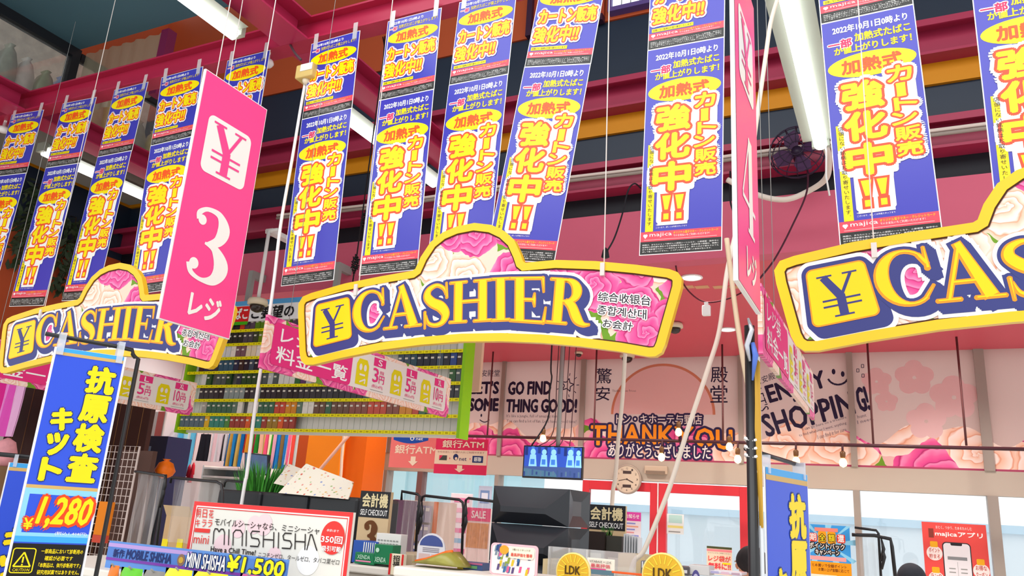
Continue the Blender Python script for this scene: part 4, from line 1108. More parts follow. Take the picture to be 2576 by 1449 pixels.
t, W_, H_ = hang_sign('bank_sign', 'crimson and cream bank machine sign with down arrow, in front of the coral one', 'sign', 1098, 1103, 1222, 1196, 6.9)
b = MB().box(0, W_, 0, 0.01, 0, H_, CRED); b.build('sign_board', t)
b = MB(); b.rect(0, H_*.27, W_, H_*.68, PCH, 1); b.text('銀行ATM', W_*.13, H_*.74, W_*.93, H_*.96, PCH2, 0.04, 2)
b.text('お引き出し・お預け入れ ご利用できます', W_*.05, H_*.59, W_*.95, H_*.65, mat('#b0786a'), 0, 2, res=1)
b.rect(W_*.09, H_*.38, W_*.24, H_*.52, mat('#4a4a44'), 2); b.poly([(W_*.09, H_*.38), (W_*.16, H_*.52), (W_*.09, H_*.52)], CRED, 2.5); b.ell(W_*.41, H_*.48, W_*.05, H_*.09, mat('#1f2c62'), 2); b.ell(W_*.42, H_*.44, W_*.025, H_*.04, PCH, 3)
b.text('net', W_*.48, H_*.38, W_*.62, H_*.47, mat('#1f2c62'), 0.02, 2); b.text('銀聯', W_*.76, H_*.37, W_*.90, H_*.50, WP, 0.02, 3); b.rect(W_*.73, H_*.34, W_*.93, H_*.53, mat('#24346e'), 2)
for x in (.29, .68): b.poly([(W_*x, H_*.41), (W_*(x+.02), H_*.44), (W_*x, H_*.47)], CRED, 2)
arrow(b, W_*.5, H_*.05, H_*.25, W_*.2, PCH, 2)
b.build('sign_print', t)
MB().tube([(W_*.5, 0.005, H_), (W_*.5, 0.005, ZS-t.location.z)], 0.003, GREY, 5).build('hanging_wire', t)
# monitor
MYY = 6.6
a, b2 = Q7(1318, 1120, MYY), Q7(1464, 1208, MYY)
t = thing('wall_monitor', 'thin black monitor showing blue camera pictures, hung from a ceiling pole', 'monitor', (a[0], MYY, b2[1]))
W_, H_ = b2[0]-a[0], a[1]-b2[1]
MB().box(0, W_, 0, 0.035, 0, H_, mat('#17171b', 0.3, 0.5)).build('screen_body', t, bevel=0.003)
s = MB(); s.rect(0.012, 0.016, W_-0.012, H_-0.012, glow('#2c56c8', 0.45), 1)
s.rect(0.012, 0.016, W_-0.012, H_*.36, glow('#3f5a9a', 0.45), 1.5); s.poly([(0.012, 0.016), (W_*.6, 0.016), (W_*.55, H_*.2), (0.012, H_*.3)], glow('#4a7a98', 0.45), 2)
for cx, sc in ((.17, 1.0), (.36, .9), (.52, .95), (.80, 1.0), (.93, .8)):
    c = glow('#8fd0ff', 0.6); c2_ = glow('#3b80e0', 0.5)
    s.ell(W_*cx, H_*.80, W_*.045*sc, H_*.10*sc, c, 2.5, 14); s.poly([(W_*(cx-.07*sc), H_*.36), (W_*(cx+.07*sc), H_*.36), (W_*(cx+.05*sc), H_*.72), (W_*(cx-.05*sc), H_*.72)], c, 2.4); s.rect(W_*(cx-.04*sc), H_*.42, W_*(cx+.03*sc), H_*.58, c2_, 3)
for k in range(14): s.rect(W_*(.02+.07*k), H_*(.05+.02*(k % 4)), W_*(.05+.07*k), H_*(.20+.03*(k % 3)), glow(('#2a4686', '#56789a', '#37588f')[k % 3], 0.45), 2.2)
for k in range(9): s.rect(W_*(.03+.11*k), H_*(.70+.03*(k % 3)), W_*(.08+.11*k), H_*.97, glow(('#16307a', '#4a86d8', '#1c3c90')[k % 3], 0.45), 1.8)
s.build('screen', t)
MB().tube([(W_*.55, 0.045, H_*.5), (W_*.55, 0.045, ZS-b2[1])], 0.02, GREY, 10).box(W_*.45, W_*.65, 0.035, 0.05, H_*.35, H_*.65, GREY).build('mount_pole', t)
mo_ = np.array([a[0], MYY, b2[1]])
for k, (x0, x1) in enumerate(((1390, 1392), (1406, 1408), (1421, 1420), (1440, 1437))):
    q = PY(x1, 1085, 6.7)
    MB().tube([tuple(np.array(r_)-mo_) for r_ in smooth([(q[0]+0.02, 6.7, ZS), (q[0]+0.01, 6.7, (ZS+q[2])/2), q, (a[0]+W_*(.25+.17*k), MYY+0.017, a[1])], 4)], 0.004, mat('#5a3a40'), 6).build('hanging_wire', t)
MB().tube([tuple(np.array(r_)-mo_) for r_ in smooth([(PY(1387, 900, 6.7)[0], 6.7, ZS), PY(1386, 920, 6.7), PY(1388, 950, 6.7), PY(1382, 990, 6.7), PY(1378, 1055, 6.7), (a[0]+W_*.12, MYY+0.017, a[1])], 5)], 0.007, DARK, 6).build('cable', t)
# clock on the lintel, door sensor
p = PY(1580, 1206, 8.93)
t = thing('wall_clock', 'round cream wall clock over the red doors', 'clock', p)
r = 0.165; cf = mat('#d8c6ae', 0.4)
MB().lathe([(r*0.9, 0.0), (r, -0.01), (r, -0.035), (r*0.93, -0.05), (r*0.88, -0.04)], (0, 0, 0), mat('#b5a595', 0.4), 36, 'y').build('rim', t)
d = MB(); d.ell(0, 0, r*.89, r*.89, cf, 0); cd = mat('#4a3c3a')
for k in range(12):
    an = math.radians(90-30*k); d.text(str(k or 12), .72*r*math.cos(an)-.06*r, .72*r*math.sin(an)-.07*r, .72*r*math.cos(an)+.06*r, .72*r*math.sin(an)+.07*r, cd, 0, 1, res=1)
d.rect(-.3*r, .36*r, .3*r, .56*r, cd, 1); d.rect(-.3*r, -.56*r, .3*r, -.36*r, cd, 1)
fc_ = d.build('face', t, loc=(0, -0.0405, 0))
h = MB(); h.line([(-.6*r, -.12*r), (.05*r, .02*r)], .04*r, cd, 3); h.line([(0, 0), (.45*r, -.22*r)], .06*r, cd, 3.2); h.ell(0, 0, .06*r, .06*r, cd, 3.5)
h.build('hands', fc_)
p = PY(1652, 1183, 8.94)
t = thing('door_sensor', 'cream box sensor on the lintel right of the clock', 'sensor', p)
MB().box(-0.13, 0.13, -0.05, 0, -0.045, 0.045, mat('#c9b49c', 0.4)).build('housing', t, bevel=0.01)
MB().box(-0.11, 0.11, -0.055, -0.05, -0.04, -0.01, mat('#8a7868', 0.3)).build('lens_strip', t)
# track rail with warm bulbs
RAY_ = 8.35
zr = 2.56
t = thing('track_rail', 'long dark rail running across the front of the rose windows on drop rods', 'rail', (0, RAY_, zr))
MB().tube([(-4.95, 0, 0), (3.0, 0, -0.03)], 0.017, mat('#4a2a30', 0.4), 10).build('rail_bar', t)
for x, y in ((1234, 980), (1497, 1000), (1818, 1000), (2190, 1000), (2420, 1000)):
    p = PY(x, y, RAY_)
    MB().tube([(p[0], 0, 0), (p[0], 0, ZS-zr)], 0.010, mat('#6a4040', 0.4), 8).build('drop_rod', t)
def bulb(x, y, label, arm=True, Y=RAY_):
    p = PY(x, y, Y-0.06)
    t = thing('spot_bulb', label, 'lamp', p, group='small warm bulbs on the dark rail')
    MB().lathe([(0.003, -0.04), (0.03, -0.025), (0.036, 0.0), (0.03, 0.025), (0.016, 0.045)], (0, 0, 0), glow('#ffcf7a', 9.0), 14).build('bulb', t)
    MB().lathe([(0.017, 0.044), (0.024, 0.06), (0.026, 0.10), (0.012, 0.115)], (0, 0, 0), mat('#6a4a2c', 0.4), 12).tube([(0, 0, 0.11), (0, 0.02, max(0.13, zr-p[2]-0.03)), (0, 0.036, zr-p[2]-0.016)], 0.010, mat('#4a2a30'), 8).build('socket', t)
for x, y, lb in ((1366, 1104, 'above the monitor'), (1707, 1088, 'in front of the gap in THANK YOU'), (1835, 1125, 'in front of the last letter of THANK YOU'), (1664, 1151, 'low under the THANK YOU lettering'), (1856, 1156, 'just left of the black pole'), (2003, 1161, 'right of the second blue banner top'), (2121, 1165, 'beside the window post right of the second banner')):
    bulb(x, y, 'warm glowing bulb on the dark rail ' + lb)

# ================================================================== FRONT: BANNERS
BLU = mat('#2a52dc', 0.35, 0.4); BYE = mat('#ffe214', 0.4); CY = mat('#38a8ee', 0.35, 0.4); CYL = mat('#8fd4f4', 0.35, 0.4); GOLDL = mat('#d6b06a', 0.4); BKP = mat('#1a1614', 0.4)
BLKM = mat('#1c1c1f', 0.35, 0.5)
def banner(label, c, dist, vpx, xl, xr, ytop, pole, s=1.0, width=None):
    """tall cloth banner; c = picture point on its top edge, vpx = where its horizontal edges run to on the horizon"""
    d = ray(*c); sc = dist/math.hypot(d[0], d[1]); p0 = d*sc+np.array([0, 0, EYE])
    hv = ray(vpx, 1208.4+0.0661*vpx); u = np.array([hv[0], hv[1], 0.0]); u /= np.linalg.norm(u); n = np.array([u[1], -u[0], 0])
    def loc(x, y): p = np.array(PP(x, y, p0, n)); return float((p-p0).dot(u)), p[2]
    x0, x1 = loc(xl, c[1])[0], loc(xr, c[1])[0]
    if width: x1 = x0+width
    W_ = x1-x0; zt = p0[2]; H_ = zt-0.28
    org = p0+u*x0
    rz = math.atan2(u[1], u[0])
    t = thing('banner_stand', label, 'banner', (org[0], org[1], 0), rz, group='antigen test kit banners')
    k = W_/0.333
    b = MB().box(0, W_, 0, 0.004, zt-H_, zt, mat('#f2f4f8', 0.4))
    b.rect(0.006, zt-H_+0.006, W_-0.006, zt-0.004, BLU, 1)
    b.rect(0.006, zt-0.022*k, W_-0.006, zt-0.001, CY, 1.5); b.rect(0.006, zt-0.038*k, W_-0.006, zt-0.022*k, GOLDL, 1.6)
    V = W_*1.075; cw, chh = W_*0.42, V*0.40
    for i, ch in enumerate('抗原検査'):
        zc = zt-V*(.385+.408*i)
        b.text(ch, W_*.50, zc-chh/2, W_*.91, zc+chh/2, BYE, 0.10, 2, outline=((mat('#1c2f7a', 0.4), 0.004*k),))
    for i, (ch, zc) in enumerate((('キ', .98), ('ッ', 1.32), ('ト', 1.66))):
        b.text(ch, W_*.15, zt-V*zc-chh*.40, W_*.45, zt-V*zc+chh*.40, BYE, 0.12, 2, outline=((mat('#1c2f7a', 0.4), 0.004*k),))
    z1 = zt-V*1.87
    b.rect(0.006, z1-0.016*k, W_-0.006, z1, GOLDL, 1.5); b.rect(0.006, z1-W_*.74, W_-0.006, z1-0.016*k, CYL, 1.6); b.rect(W_*.10, z1-W_*.66, W_-0.006, z1-W_*.13, BLU, 1.7)
    b.rect(0.006, z1-W_*.79, W_-0.006, z1-W_*.71, CY, 1.75)
    b.text('1,280', W_*.24, z1-W_*.60, W_*.95, z1-W_*.15, BYE, 0.09, 3, outline=((mat('#ff4a18', 0.4), 0.013*k),), shear=0.22)
    b.text('¥', W_*.10, z1-W_*.62, W_*.22, z1-W_*.46, BYE, 0.05, 3, outline=((mat('#ff4a18', 0.4), 0.010*k),))
    b.text('(税込1,408円)', W_*.52, z1-W_*.69, W_*.94, z1-W_*.635, WP, 0, 3, res=1)
    z2 = z1-W_*.81
    b.rect(0.006, z2-W_*.9, W_-0.006, z2, BKP, 1.8)
    yy = BYE
    o_ = round_rect(W_*.05, z2-W_*.40, W_*.34, z2-W_*.06, W_*.04); b.ring(o_, inset(o_, W_*.014), yy, 3)
    tri = [(W_*.195, z2-W_*.12), (W_*.09, z2-W_*.31), (W_*.30, z2-W_*.31), (W_*.195, z2-W_*.12)]; b.line(tri, W_*.02, yy, 3)
    b.rect(W_*.185, z2-W_*.26, W_*.205, z2-W_*.18, yy, 3); b.rect(W_*.185, z2-W_*.295, W_*.205, z2-W_*.275, yy, 3)
    b.text('CAUTION', W_*.09, z2-W_*.375, W_*.30, z2-W_*.335, yy, 0, 3, res=1)
    for i, l in enumerate(('一部商品において診断用の', '確認が必要です', '「本製品は、体外診断用です」', '研究用試薬ではありません。', '用法・用量を守って')):
        b.text(l, W_*(.40+.06*(i in (1,))), z2-W_*(.13+.095*i), W_*(.94-.12*(i in (1,))), z2-W_*(.065+.095*i), yy, 0.03, 3, res=1)
    b.build('cloth', t)
    # stand: upright, arm along the top, clips
    px0, pz = pole
    px0 = px0*W_
    if pz: MB().tube([(px0, 0.03, zt+0.05), (W_, 0.03, zt+0.035)], 0.008, BLKM, 8).build('stand_arm', t)
    pst = MB().tube([(px0, 0.03, 0.03), (px0, 0.03, zt+0.005)]+[(px0-0.02*math.sin(a)-0.0, 0.03, zt+0.005+0.022*(1-math.cos(a))) for a in (0.5, 1.0, 1.57)]+[(px0-0.06, 0.03, zt+0.03), (-0.05*k, 0.03, zt+0.035)], 0.011*k, BLKM, 10)
    if not pz: pst.build('stand_pole', t)
    if not pz: MB().lathe([(0.2, 0.0), (0.2, 0.02), (0.05, 0.035), (0.015, 0.05)], (px0, 0.03, 0), BLKM, 20).build('foot', t)
    for fx in (0.08, 0.9):
        MB().box(W_*fx-0.008, W_*fx+0.008, -0.006, 0.036, zt-0.02, zt+0.04, clear('#e8f0ff', 0.5, 0.1, 0.15)).build('clip', t)
    return t, u, W_
banner('blue antigen test kit banner with 1,280 yen price standing at front left', (228, 885), 2.45, 4311, 135, 321, 871, (1.2, 0))
banner('narrow view of a blue antigen test banner beside the black post', (1957, 1180), 2.9, 3135, 1923, 1991, 1175, (-0.20, 1), width=0.36)
banner('blue antigen test banner at the left edge, partly behind the big banner', (52, 1165), 4.7, 4311, 22, 96, 1160, (1.2, 0), width=0.34)

# black post beside the second banner with cable clips
p = PY(1885, 820, 2.55)
t = thing('black_post', 'tall black post with clipped tags and tape, in front of the red doors', 'post', (p[0], 2.55, 0))
MB().tube([(0, 0, 0.02), (0, 0, p[2])], 0.016, BLKM, 12).tube([(0.022, 0.01, 0.02), (0.022, 0.01, p[2]-0.1)], 0.007, mat('#d8dce0', 0.3), 8).build('post_tube', t)
MB().lathe([(0.12, 0), (0.12, 0.02), (0.04, 0.04), (0.02, 0.06)], (0, 0, 0), BLKM, 20).build('foot', t)
MB().tube([(0.0, -0.02, p[2]+0.02), (0.012, -0.03, p[2]-0.02), (-0.004, -0.03, p[2]-0.07), (0.004, -0.025, p[2]-0.12)], [0.004, 0.008, 0.009, 0.004], mat('#c8ccd4', 0.2, 0.5, 0.6), 8).tube([(0.012, -0.02, p[2]-0.06), (0.02, -0.02, p[2]-0.10), (0.01, -0.02, p[2]-0.18)], [0.007, 0.01, 0.003], mat('#5a7ad0', 0.3), 8).build('hook_clip', t)
MB().add([(0.015, -0.005, p[2]-0.1), (0.032, -0.01, p[2]-0.12), (0.03, 0.0, p[2]-0.62), (0.018, 0.005, p[2]-0.62), (0.03, -0.004, p[2]-0.35), (0.012, -0.01, p[2]-0.33)], [(0, 1, 4, 5), (5, 4, 2, 3)], mat('#c79a3a', 0.4)).build('folded_tape', t)
for q in range(3):
    MB().tube([(0.02*math.cos(2*math.pi*k/14), 0.01+0.02*math.sin(2*math.pi*k/14), p[2]-0.36-0.025*q+0.004*math.sin(k)) for k in range(15)], 0.006, WHITE, 6).build('cable_tie', t)
_L = np.array([p[0], 2.55, 0])
MB().tube([tuple(np.array(q)-_L) for q in smooth([PY(1828, 600, 2.75), PY(1845, 740, 2.75), PY(1862, 860, 2.7), PY(1880, 960, 2.62), PY(1903, 1060, 2.58), PY(1906, 1150, 2.56), PY(1897, 1200, 2.55)], 5)], 0.009, mat('#d9c3a4'), 8).build('beige_strap', t)
cable('slanting_cable', [PY(1955, 0, 3.0), PY(1938, 60, 3.0), PY(1925, 150, 2.98), PY(1905, 290, 2.96), PY(1880, 470, 2.95), PY(1850, 590, 2.9), PY(1828, 690, 2.9), PY(1810, 830, 2.9), PY(1780, 930, 2.9), PY(1730, 1080, 2.9), PY(1690, 1210, 2.9), PY(1660, 1290, 2.9), PY(1620, 1385, 2.9), PY(1585, 1449, 2.9), (PY(1585, 1449, 2.9)[0]-0.03, 2.9, 1.11)], 0.009, mat('#ece0d0'), 'long white cable slanting across the red doors down to the counter', 'cable', n=6)
cable('white_conduit', [PY(1573, 880, 5.0), PY(1566, 1000, 5.0), PY(1556, 1100, 5.0), PY(1548, 1200, 5.0), PY(1540, 1265, 5.0), (PY(1540, 1265, 5.0)[0], 5.0, 1.1)], 0.014, mat('#e2d4c4'), 'thin white conduit standing in front of the clock window', 'pipe', n=4)

# ================================================================== FRONT: COUNTERS AND THEIR GOODS
CTOP = 1.10
CWH = mat('#e6e0d6', 0.5, 0.3, noise=0.02)
def block(name, label, cat, x0, x1, y0, y1, z1, m=CWH, z0=0.0, kick=True, top=True):
    t = thing(name, label, cat, (x0, y0, z0))
    MB().box(0, x1-x0, 0, y1-y0, 0.08 if kick else 0, z1-z0-0.03, m).build('body', t, bevel=0.006)
    if top: MB().box(-0.02, x1-x0+0.02, -0.02, y1-y0+0.02, z1-z0-0.03, z1-z0, m).build('counter_top', t, bevel=0.006)
    if kick: MB().box(0.03, x1-x0-0.03, 0.03, y1-y0-0.03, 0, 0.08, DARK).build('plinth', t)
    return t
block('register_counter', 'long pale register counter below the black hoods', 'counter', -3.55, -0.50, 2.72, 3.9, CTOP)
block('packing_counter', 'second pale counter behind the checkout signs', 'counter', -4.6, -1.2, 4.1, 5.6, CTOP)
GZ = PY(600, 1449, 2.15)[2]-0.01
block('display_shelf', 'white display shelf carrying the white shisha board', 'shelf', -2.95, -1.50, 1.98, 2.5, GZ)
# price strip in front of the board
a, b2 = PY(275, 1366, 2.02), PY(722, 1440, 2.02)
a1 = PY(275, 1418, 2.02)
W_, zt, zb = b2[0]-a[0], PY(500, 1384, 2.02)[2], PY(500, 1436, 2.02)[2]
t = thing('price_strip', 'blue and violet mobile shisha price strip along the shelf edge, 1,500 yen', 'price strip', (a[0], 2.02, zb))
H_ = zt-zb
s = MB().box(0, W_, 0, 0.004, -(zb-GZ), H_, mat('#5a8ed8', 0.3, 0.4))
s.rect(0, 0, W_, H_*.86, mat('#4a7ac8', 0.3, 0.4), 1); s.rect(0, H_*.7, W_*.5, H_*.9, mat('#b89ad8', 0.3), 1.2); s.rect(0, 0, W_, H_*.14, mat('#7a3aa8', 0.3), 1.3)
nv = mat('#1c2a6a', 0.4)
s.text('MOBILE SHISHA', W_*.12, H_*.16, W_*.39, H_*.66, nv, 0.08, 2, shear=0.1); s.text('新作', W_*.04, H_*.16, W_*.11, H_*.62, nv, 0.05, 2)
s.ell(W_*.445, H_*.42, W_*.022, H_*.30, mat('#8a6a5a'), 2); s.ell(W_*.445, H_*.42, W_*.013, H_*.16, mat('#c8a23a'), 2.5)
s.text('MINI SHISHA', W_*.475, H_*.10, W_*.69, H_*.84, WP, 0.06, 2.5, shear=0.1, outline=((nv, 0.003),))
s.text('¥1,500', W_*.70, H_*.05, W_*.99, H_*.95, mat('#fff014', 0.4), 0.07, 3, shear=0.08, outline=((mat('#2a3a5a'), 0.0035),))
s.build('strip_card', t)
# the white board
q0, q1 = PY(490, 1262, 2.14), PY(890, 1288, 2.14)
W_ = q1[0]-q0[0]; zt = (q0[2]+q1[2])/2
t = thing('shisha_board', 'white red-framed shisha advertising board leaning on the display shelf', 'board', (q0[0], 2.14, GZ))
H_ = zt-GZ; RF = mat('#e63232', 0.35, 0.4); BW = mat('#e9e6dc', 0.4)
MB().box(0, W_, 0, 0.012, 0, H_, BW).build('panel', t)
f = MB()
for i, (m, d0, d1, l) in enumerate(((RF, 0, 0.014, 1), (WP, 0.014, 0.018, 1), (RF, 0.018, 0.021, 1))):
    f.rect(d0, H_-d1, W_-d0, H_-d0, m, l); f.rect(d0, 0, d1, H_-d1, m, l); f.rect(W_-d1, 0, W_-d0, H_-d1, m, l)
f.build('red_frame', t)
def B(x, y): p = PY(x, y, 2.14); return (p[0]-q0[0], p[2]-GZ)
l = MB(); ik = mat('#2a2320', 0.4); pkc = mat('#f2d3d6', 0.4); rd = mat('#e63a34', 0.4)
for x, y, r in ((665, 1320, .035), (640, 1320, .03), (600, 1330, .03), (775, 1410, .045), (560, 1375, .04), (690, 1400, .03)): l.ell(*B(x, y), r, r, pkc if x != 775 else WP, 1)
textq(l, 'モバイルシーシャなら、ミニシーシャ', [B(543, 1303), B(806, 1328), B(803, 1345), B(541, 1322)], ik, 0.01, 2)
def mono(pts, w=0.0042):                                # rounded line lettering
    P_ = [B(*p) for p in pts]; l.line(P_, w, ik, 2)
    for p in P_: l.ell(p[0], p[1], w/2, w/2, ik, 2.1, 8)
def LX(x, y): return (x, y+0.063*(x-540))
def mo(pts): mono([LX(*p) for p in pts])
yt, yb = 1330, 1368
mo([(537, yb), (539, yt+8), (542, yt), (548, yt), (552, yt+7), (557, yt), (563, yt), (566, yt+8), (565, yb)])
mo([(577, yt), (576, yb)])
mo([(587, yb), (588, yt+8), (594, yt), (606, yt), (611, yt+8), (610, yb)])
mo([(621, yt), (620, yb)])
mo([(654, yt), (636, yt), (632, yt+7), (634, yt+17), (651, yt+19), (654, yt+28), (650, yb), (631, yb)])
mo([(664, yt), (663, yb)]); mo([(690, yt), (689, yb)]); mo([(664, yt+19), (689, yt+19)])
mo([(702, yt), (701, yb)])
mo([(734, yt), (718, yt), (713, yt+7), (715, yt+17), (731, yt+19), (735, yt+28), (731, yb), (711, yb)])
mo([(744, yt), (743, yb)]); mo([(769, yt), (768, yb)]); mo([(744, yt+19), (768, yt+19)])
mo([(773, yb), (782, yt), (786, yt), (798, yb)])
textq(l, 'Have a Chill Time!', [B(532, 1374), B(645, 1384), B(643, 1397), B(531, 1387)], ik, 0.05, 2)
textq(l, 'ニコチンゼロ、タールゼロ、タバコ葉ゼロ', [B(652, 1388), B(856, 1408), B(853, 1422), B(650, 1401)], ik, 0, 2, 1)
c0 = B(838, 1353); l.ell(*c0, 0.047, 0.051, rd, 2)
textq(l, '350回', [B(811, 1346), B(864, 1351), B(862, 1369), B(809, 1364)], WP, 0.05, 3)
textq(l, '吸引可能', [B(813, 1372), B(860, 1376), B(858, 1389), B(811, 1385)], WP, 0.05, 3)
textq(l, '本体1本で', [B(825, 1330), B(855, 1333), B(853, 1340), B(823, 1337)], WP, 0, 3, 1)
for i, (tx, x) in enumerate((('明', 497), ('日', 513), ('花', 529))): textq(l, tx, [B(x-1, 1280+i), B(x+10, 1281+i), B(x+8, 1302+i), B(x-3, 1301+i)], rd, 0.02, 2)
for i, (tx, x) in enumerate((('キ', 495), ('ラ', 511), ('ラ', 526))): textq(l, tx, [B(x-1, 1306+i), B(x+10, 1307+i), B(x+8, 1325+i), B(x-3, 1324+i)], rd, 0.02, 2)
l.poly([B(492, 1328), B(530, 1331), B(528, 1341), B(490, 1338)], rd, 2)
textq(l, 'mini', [B(490, 1345), B(528, 1348), B(525, 1369), B(487, 1366)], rd, 0, 2)
l.build('lettering', t)
# pouches in front of the strip
random.seed(5)
for i, (x0, x1, y, c, nm) in enumerate(((262, 285, 1421, '#ee7a20', 'orange'), (290, 345, 1426, '#62c820', 'green'), (347, 400, 1433, '#8a8680', 'grey'), (402, 470, 1428, '#ffe81e', 'yellow'), (472, 560, 1436, '#f2d814', 'deep yellow'), (590, 640, 1443, '#c04a8a', 'magenta'))):
    a, b2 = PY(x0, y, 1.90), PY(x1, y, 1.90); W_ = b2[0]-a[0]
    t = thing('snack_pouch', nm+' pouch hanging on a hook in front of the shelf price strip', 'pouch', (a[0], 1.90, a[2]-0.16), group='pouches under the price strip')
    v = []; fs = []
    nx, nz = 8, 8
    for sgn in (-1, 1):
        for j in range(nz+1):
            for k in range(nx+1):
                u_, w_ = k/nx, j/nz; bul = 0.02*math.sin(math.pi*u_)**0.6*math.sin(math.pi*w_)**0.6
                v.append((u_*W_, 0.025+sgn*bul, w_*0.16))
    for s_ in (0, 1):
        o_ = s_*(nx+1)*(nz+1)
        for j in range(nz):
            for k in range(nx): fs.append((o_+j*(nx+1)+k, o_+j*(nx+1)+k+1, o_+(j+1)*(nx+1)+k+1, o_+(j+1)*(nx+1)+k))
    MB().add(v, fs, mat(c, 0.25, 0.5, noise=0.15, nscale=30), True).build('pouch_body', t)
    MB().tube([(W_/2, 0.058, 0.15), (W_/2, 0.025, 0.155), (W_/2, 0.01, 0.165)], 0.003, GREY, 6).build('hook', t)

# long black hood behind the board, papers lying on it, plant and tablet
BH = mat('#23262a', 0.4, 0.4, noise=0.05)
a, b2 = PY(549, 1226, 3.02), PY(903, 1256, 3.02)
zt = (a[2]+b2[2])/2
t = thing('register_hood', 'long low black hood on the register counter behind the white board', 'hood', (a[0], 3.02, CTOP))
W_ = b2[0]-a[0]
for k in range(3):
    MB().box(W_*k/3+0.003, W_*(k+1)/3-0.003, 0, 0.34, 0, zt-CTOP, BH).build('hood_section', t, bevel=0.015)
def paper(name, label, pts, Y, zbase, m, lift=0.02):
    P_ = [PY(x, y, Y) for x, y in pts]
    return P_
# floral sheets: two limp sheets draped on the hood
FLO = bpy.data.materials.new('floral_print'); FLO.use_nodes = True
nt = FLO.node_tree; bs = nt.nodes['Principled BSDF']; tcn = nt.nodes.new('ShaderNodeTexCoord')
vo = nt.nodes.new('ShaderNodeTexVoronoi'); vo.inputs['Scale'].default_value = 42
rp = nt.nodes.new('ShaderNodeValToRGB'); e_ = rp.color_ramp.elements
e_[0].position = 0.18; e_[0].color = (1, 1, 1, 1); e_[1].position = 0.30; e_[1].color = (0, 0, 0, 1)
cr = nt.nodes.new('ShaderNodeValToRGB'); el = cr.color_ramp.elements; cr.color_ramp.interpolation = 'CONSTANT'
el[0].position = 0; el[0].color = (*lin('#e89a8a'), 1); el[1].position = 0.3; el[1].color = (*lin('#d8604a'), 1)
for q, hx in ((0.5, '#9ab86a'), (0.7, '#e8b45a'), (0.85, '#8a9ad0')): k = el.new(q); k.color = (*lin(hx), 1)
sc_ = nt.nodes.new('ShaderNodeSeparateColor'); mx = nt.nodes.new('ShaderNodeMix'); mx.data_type = 'RGBA'; mx.inputs[6].default_value = (*lin('#f6efdc'), 1)
nt.links.new(tcn.outputs['Object'], vo.inputs['Vector']); nt.links.new(vo.outputs['Distance'], rp.inputs[0]); nt.links.new(vo.outputs['Color'], sc_.inputs[0]); nt.links.new(sc_.outputs[0], cr.inputs[0])
nt.links.new(rp.outputs[0], mx.inputs[0]); nt.links.new(cr.outputs[0], mx.inputs[7]); nt.links.new(mx.outputs[2], bs.inputs['Base Color']); bs.inputs['Roughness'].default_value = 0.7
def drape(label, quad, y0, y1):
    """sheet whose top edge lies back and whose lower edge hangs on the hood front"""
    tl, tr, br, bl = quad; v = []; nx, nz = 16, 10
    A, B_, C_, D_ = [np.array(PY(*tl, y1)), np.array(PY(*tr, y1)), np.array(PY(*br, y0)), np.array(PY(*bl, y0))]
    for th in (0, 0.004):
        for j in range(nz+1):
            for k in range(nx+1):
                u_, w_ = k/nx, j/nz
                p = (D_*(1-u_)+C_*u_)*(1-w_)+(A*(1-u_)+B_*u_)*w_
                v.append((p[0], p[1]+0.006*math.sin(7*u_+3*w_)+th, p[2]+0.008*math.sin(5*u_+2)*math.sin(math.pi*w_)))
    n_ = (nx+1)*(nz+1); fs = []
    for o_ in (0, n_):
        for j in range(nz):
            for k in range(nx): fs.append((o_+j*(nx+1)+k, o_+j*(nx+1)+k+1, o_+(j+1)*(nx+1)+k+1, o_+(j+1)*(nx+1)+k))
    return tag(MB().add(v, fs, FLO, True).build('floral_paper'), label, 'wrapping paper', 'floral sheets on the black hood')
drape('flower printed sheet lying on the black hood, the wider one on top', ((770, 1166), (890, 1213), (874, 1256), (700, 1240)), 3.005, 3.13)
drape('flower printed sheet under the other one, its corner sticking out left', ((727, 1167), (800, 1195), (800, 1244), (688, 1216)), 3.05, 3.22)
a = PY(662, 1214, 3.58)
t = thing('potted_grass', 'tuft of artificial grass behind the black hood', 'plant', (a[0], 3.58, CTOP))
g_ = MB(); random.seed(9)
for k in range(260):
    an, r0, hh = random.uniform(0, 6.28), random.uniform(0.0, 0.09), random.uniform(0.66, 0.82)
    x, y = r0*math.cos(an), r0*math.sin(an); dx, dy = 0.10*math.cos(an), 0.06*math.sin(an)
    g_.add([(x-0.006, y, 0.42), (x+0.006, y, 0.42), (x+dx*.5+0.006, y+dy*.5, 0.42+(hh-.42)*.7), (x+dx, y+dy, hh), (x+dx*.5-0.006, y+dy*.5, 0.42+(hh-.42)*.7)], [(0, 1, 2, 3, 4)], mat(random.choice(('#3a8a2c', '#4cae38', '#2c6e22'))))
g_.build('grass_blades', t)
MB().lathe([(0.07, 0), (0.09, 0.40), (0.095, 0.44), (0.08, 0.44)], (0, 0, 0), DARK, 16).build('pot', t)
a, b2 = PY(610, 1137, 3.8), PY(668, 1192, 3.8)
t = thing('small_screen', 'small tilted dark screen above the artificial grass', 'screen', (a[0], 3.82, CTOP))
W_ = b2[0]-a[0]; z0_, z1_ = b2[2]-CTOP, a[2]-CTOP
MB().add([(0, 0, z1_), (0.02, 0, z0_), (W_, 0, z0_-0.01), (W_-0.02, 0, z1_-0.01), (0, 0.02, z1_), (0.02, 0.02, z0_), (W_, 0.02, z0_-0.01), (W_-0.02, 0.02, z1_-0.01)], [(3, 2, 1, 0), (4, 5, 6, 7), (0, 1, 5, 4), (1, 2, 6, 5), (2, 3, 7, 6), (3, 0, 4, 7)], mat('#2a3036', 0.3)).build('screen_body', t)
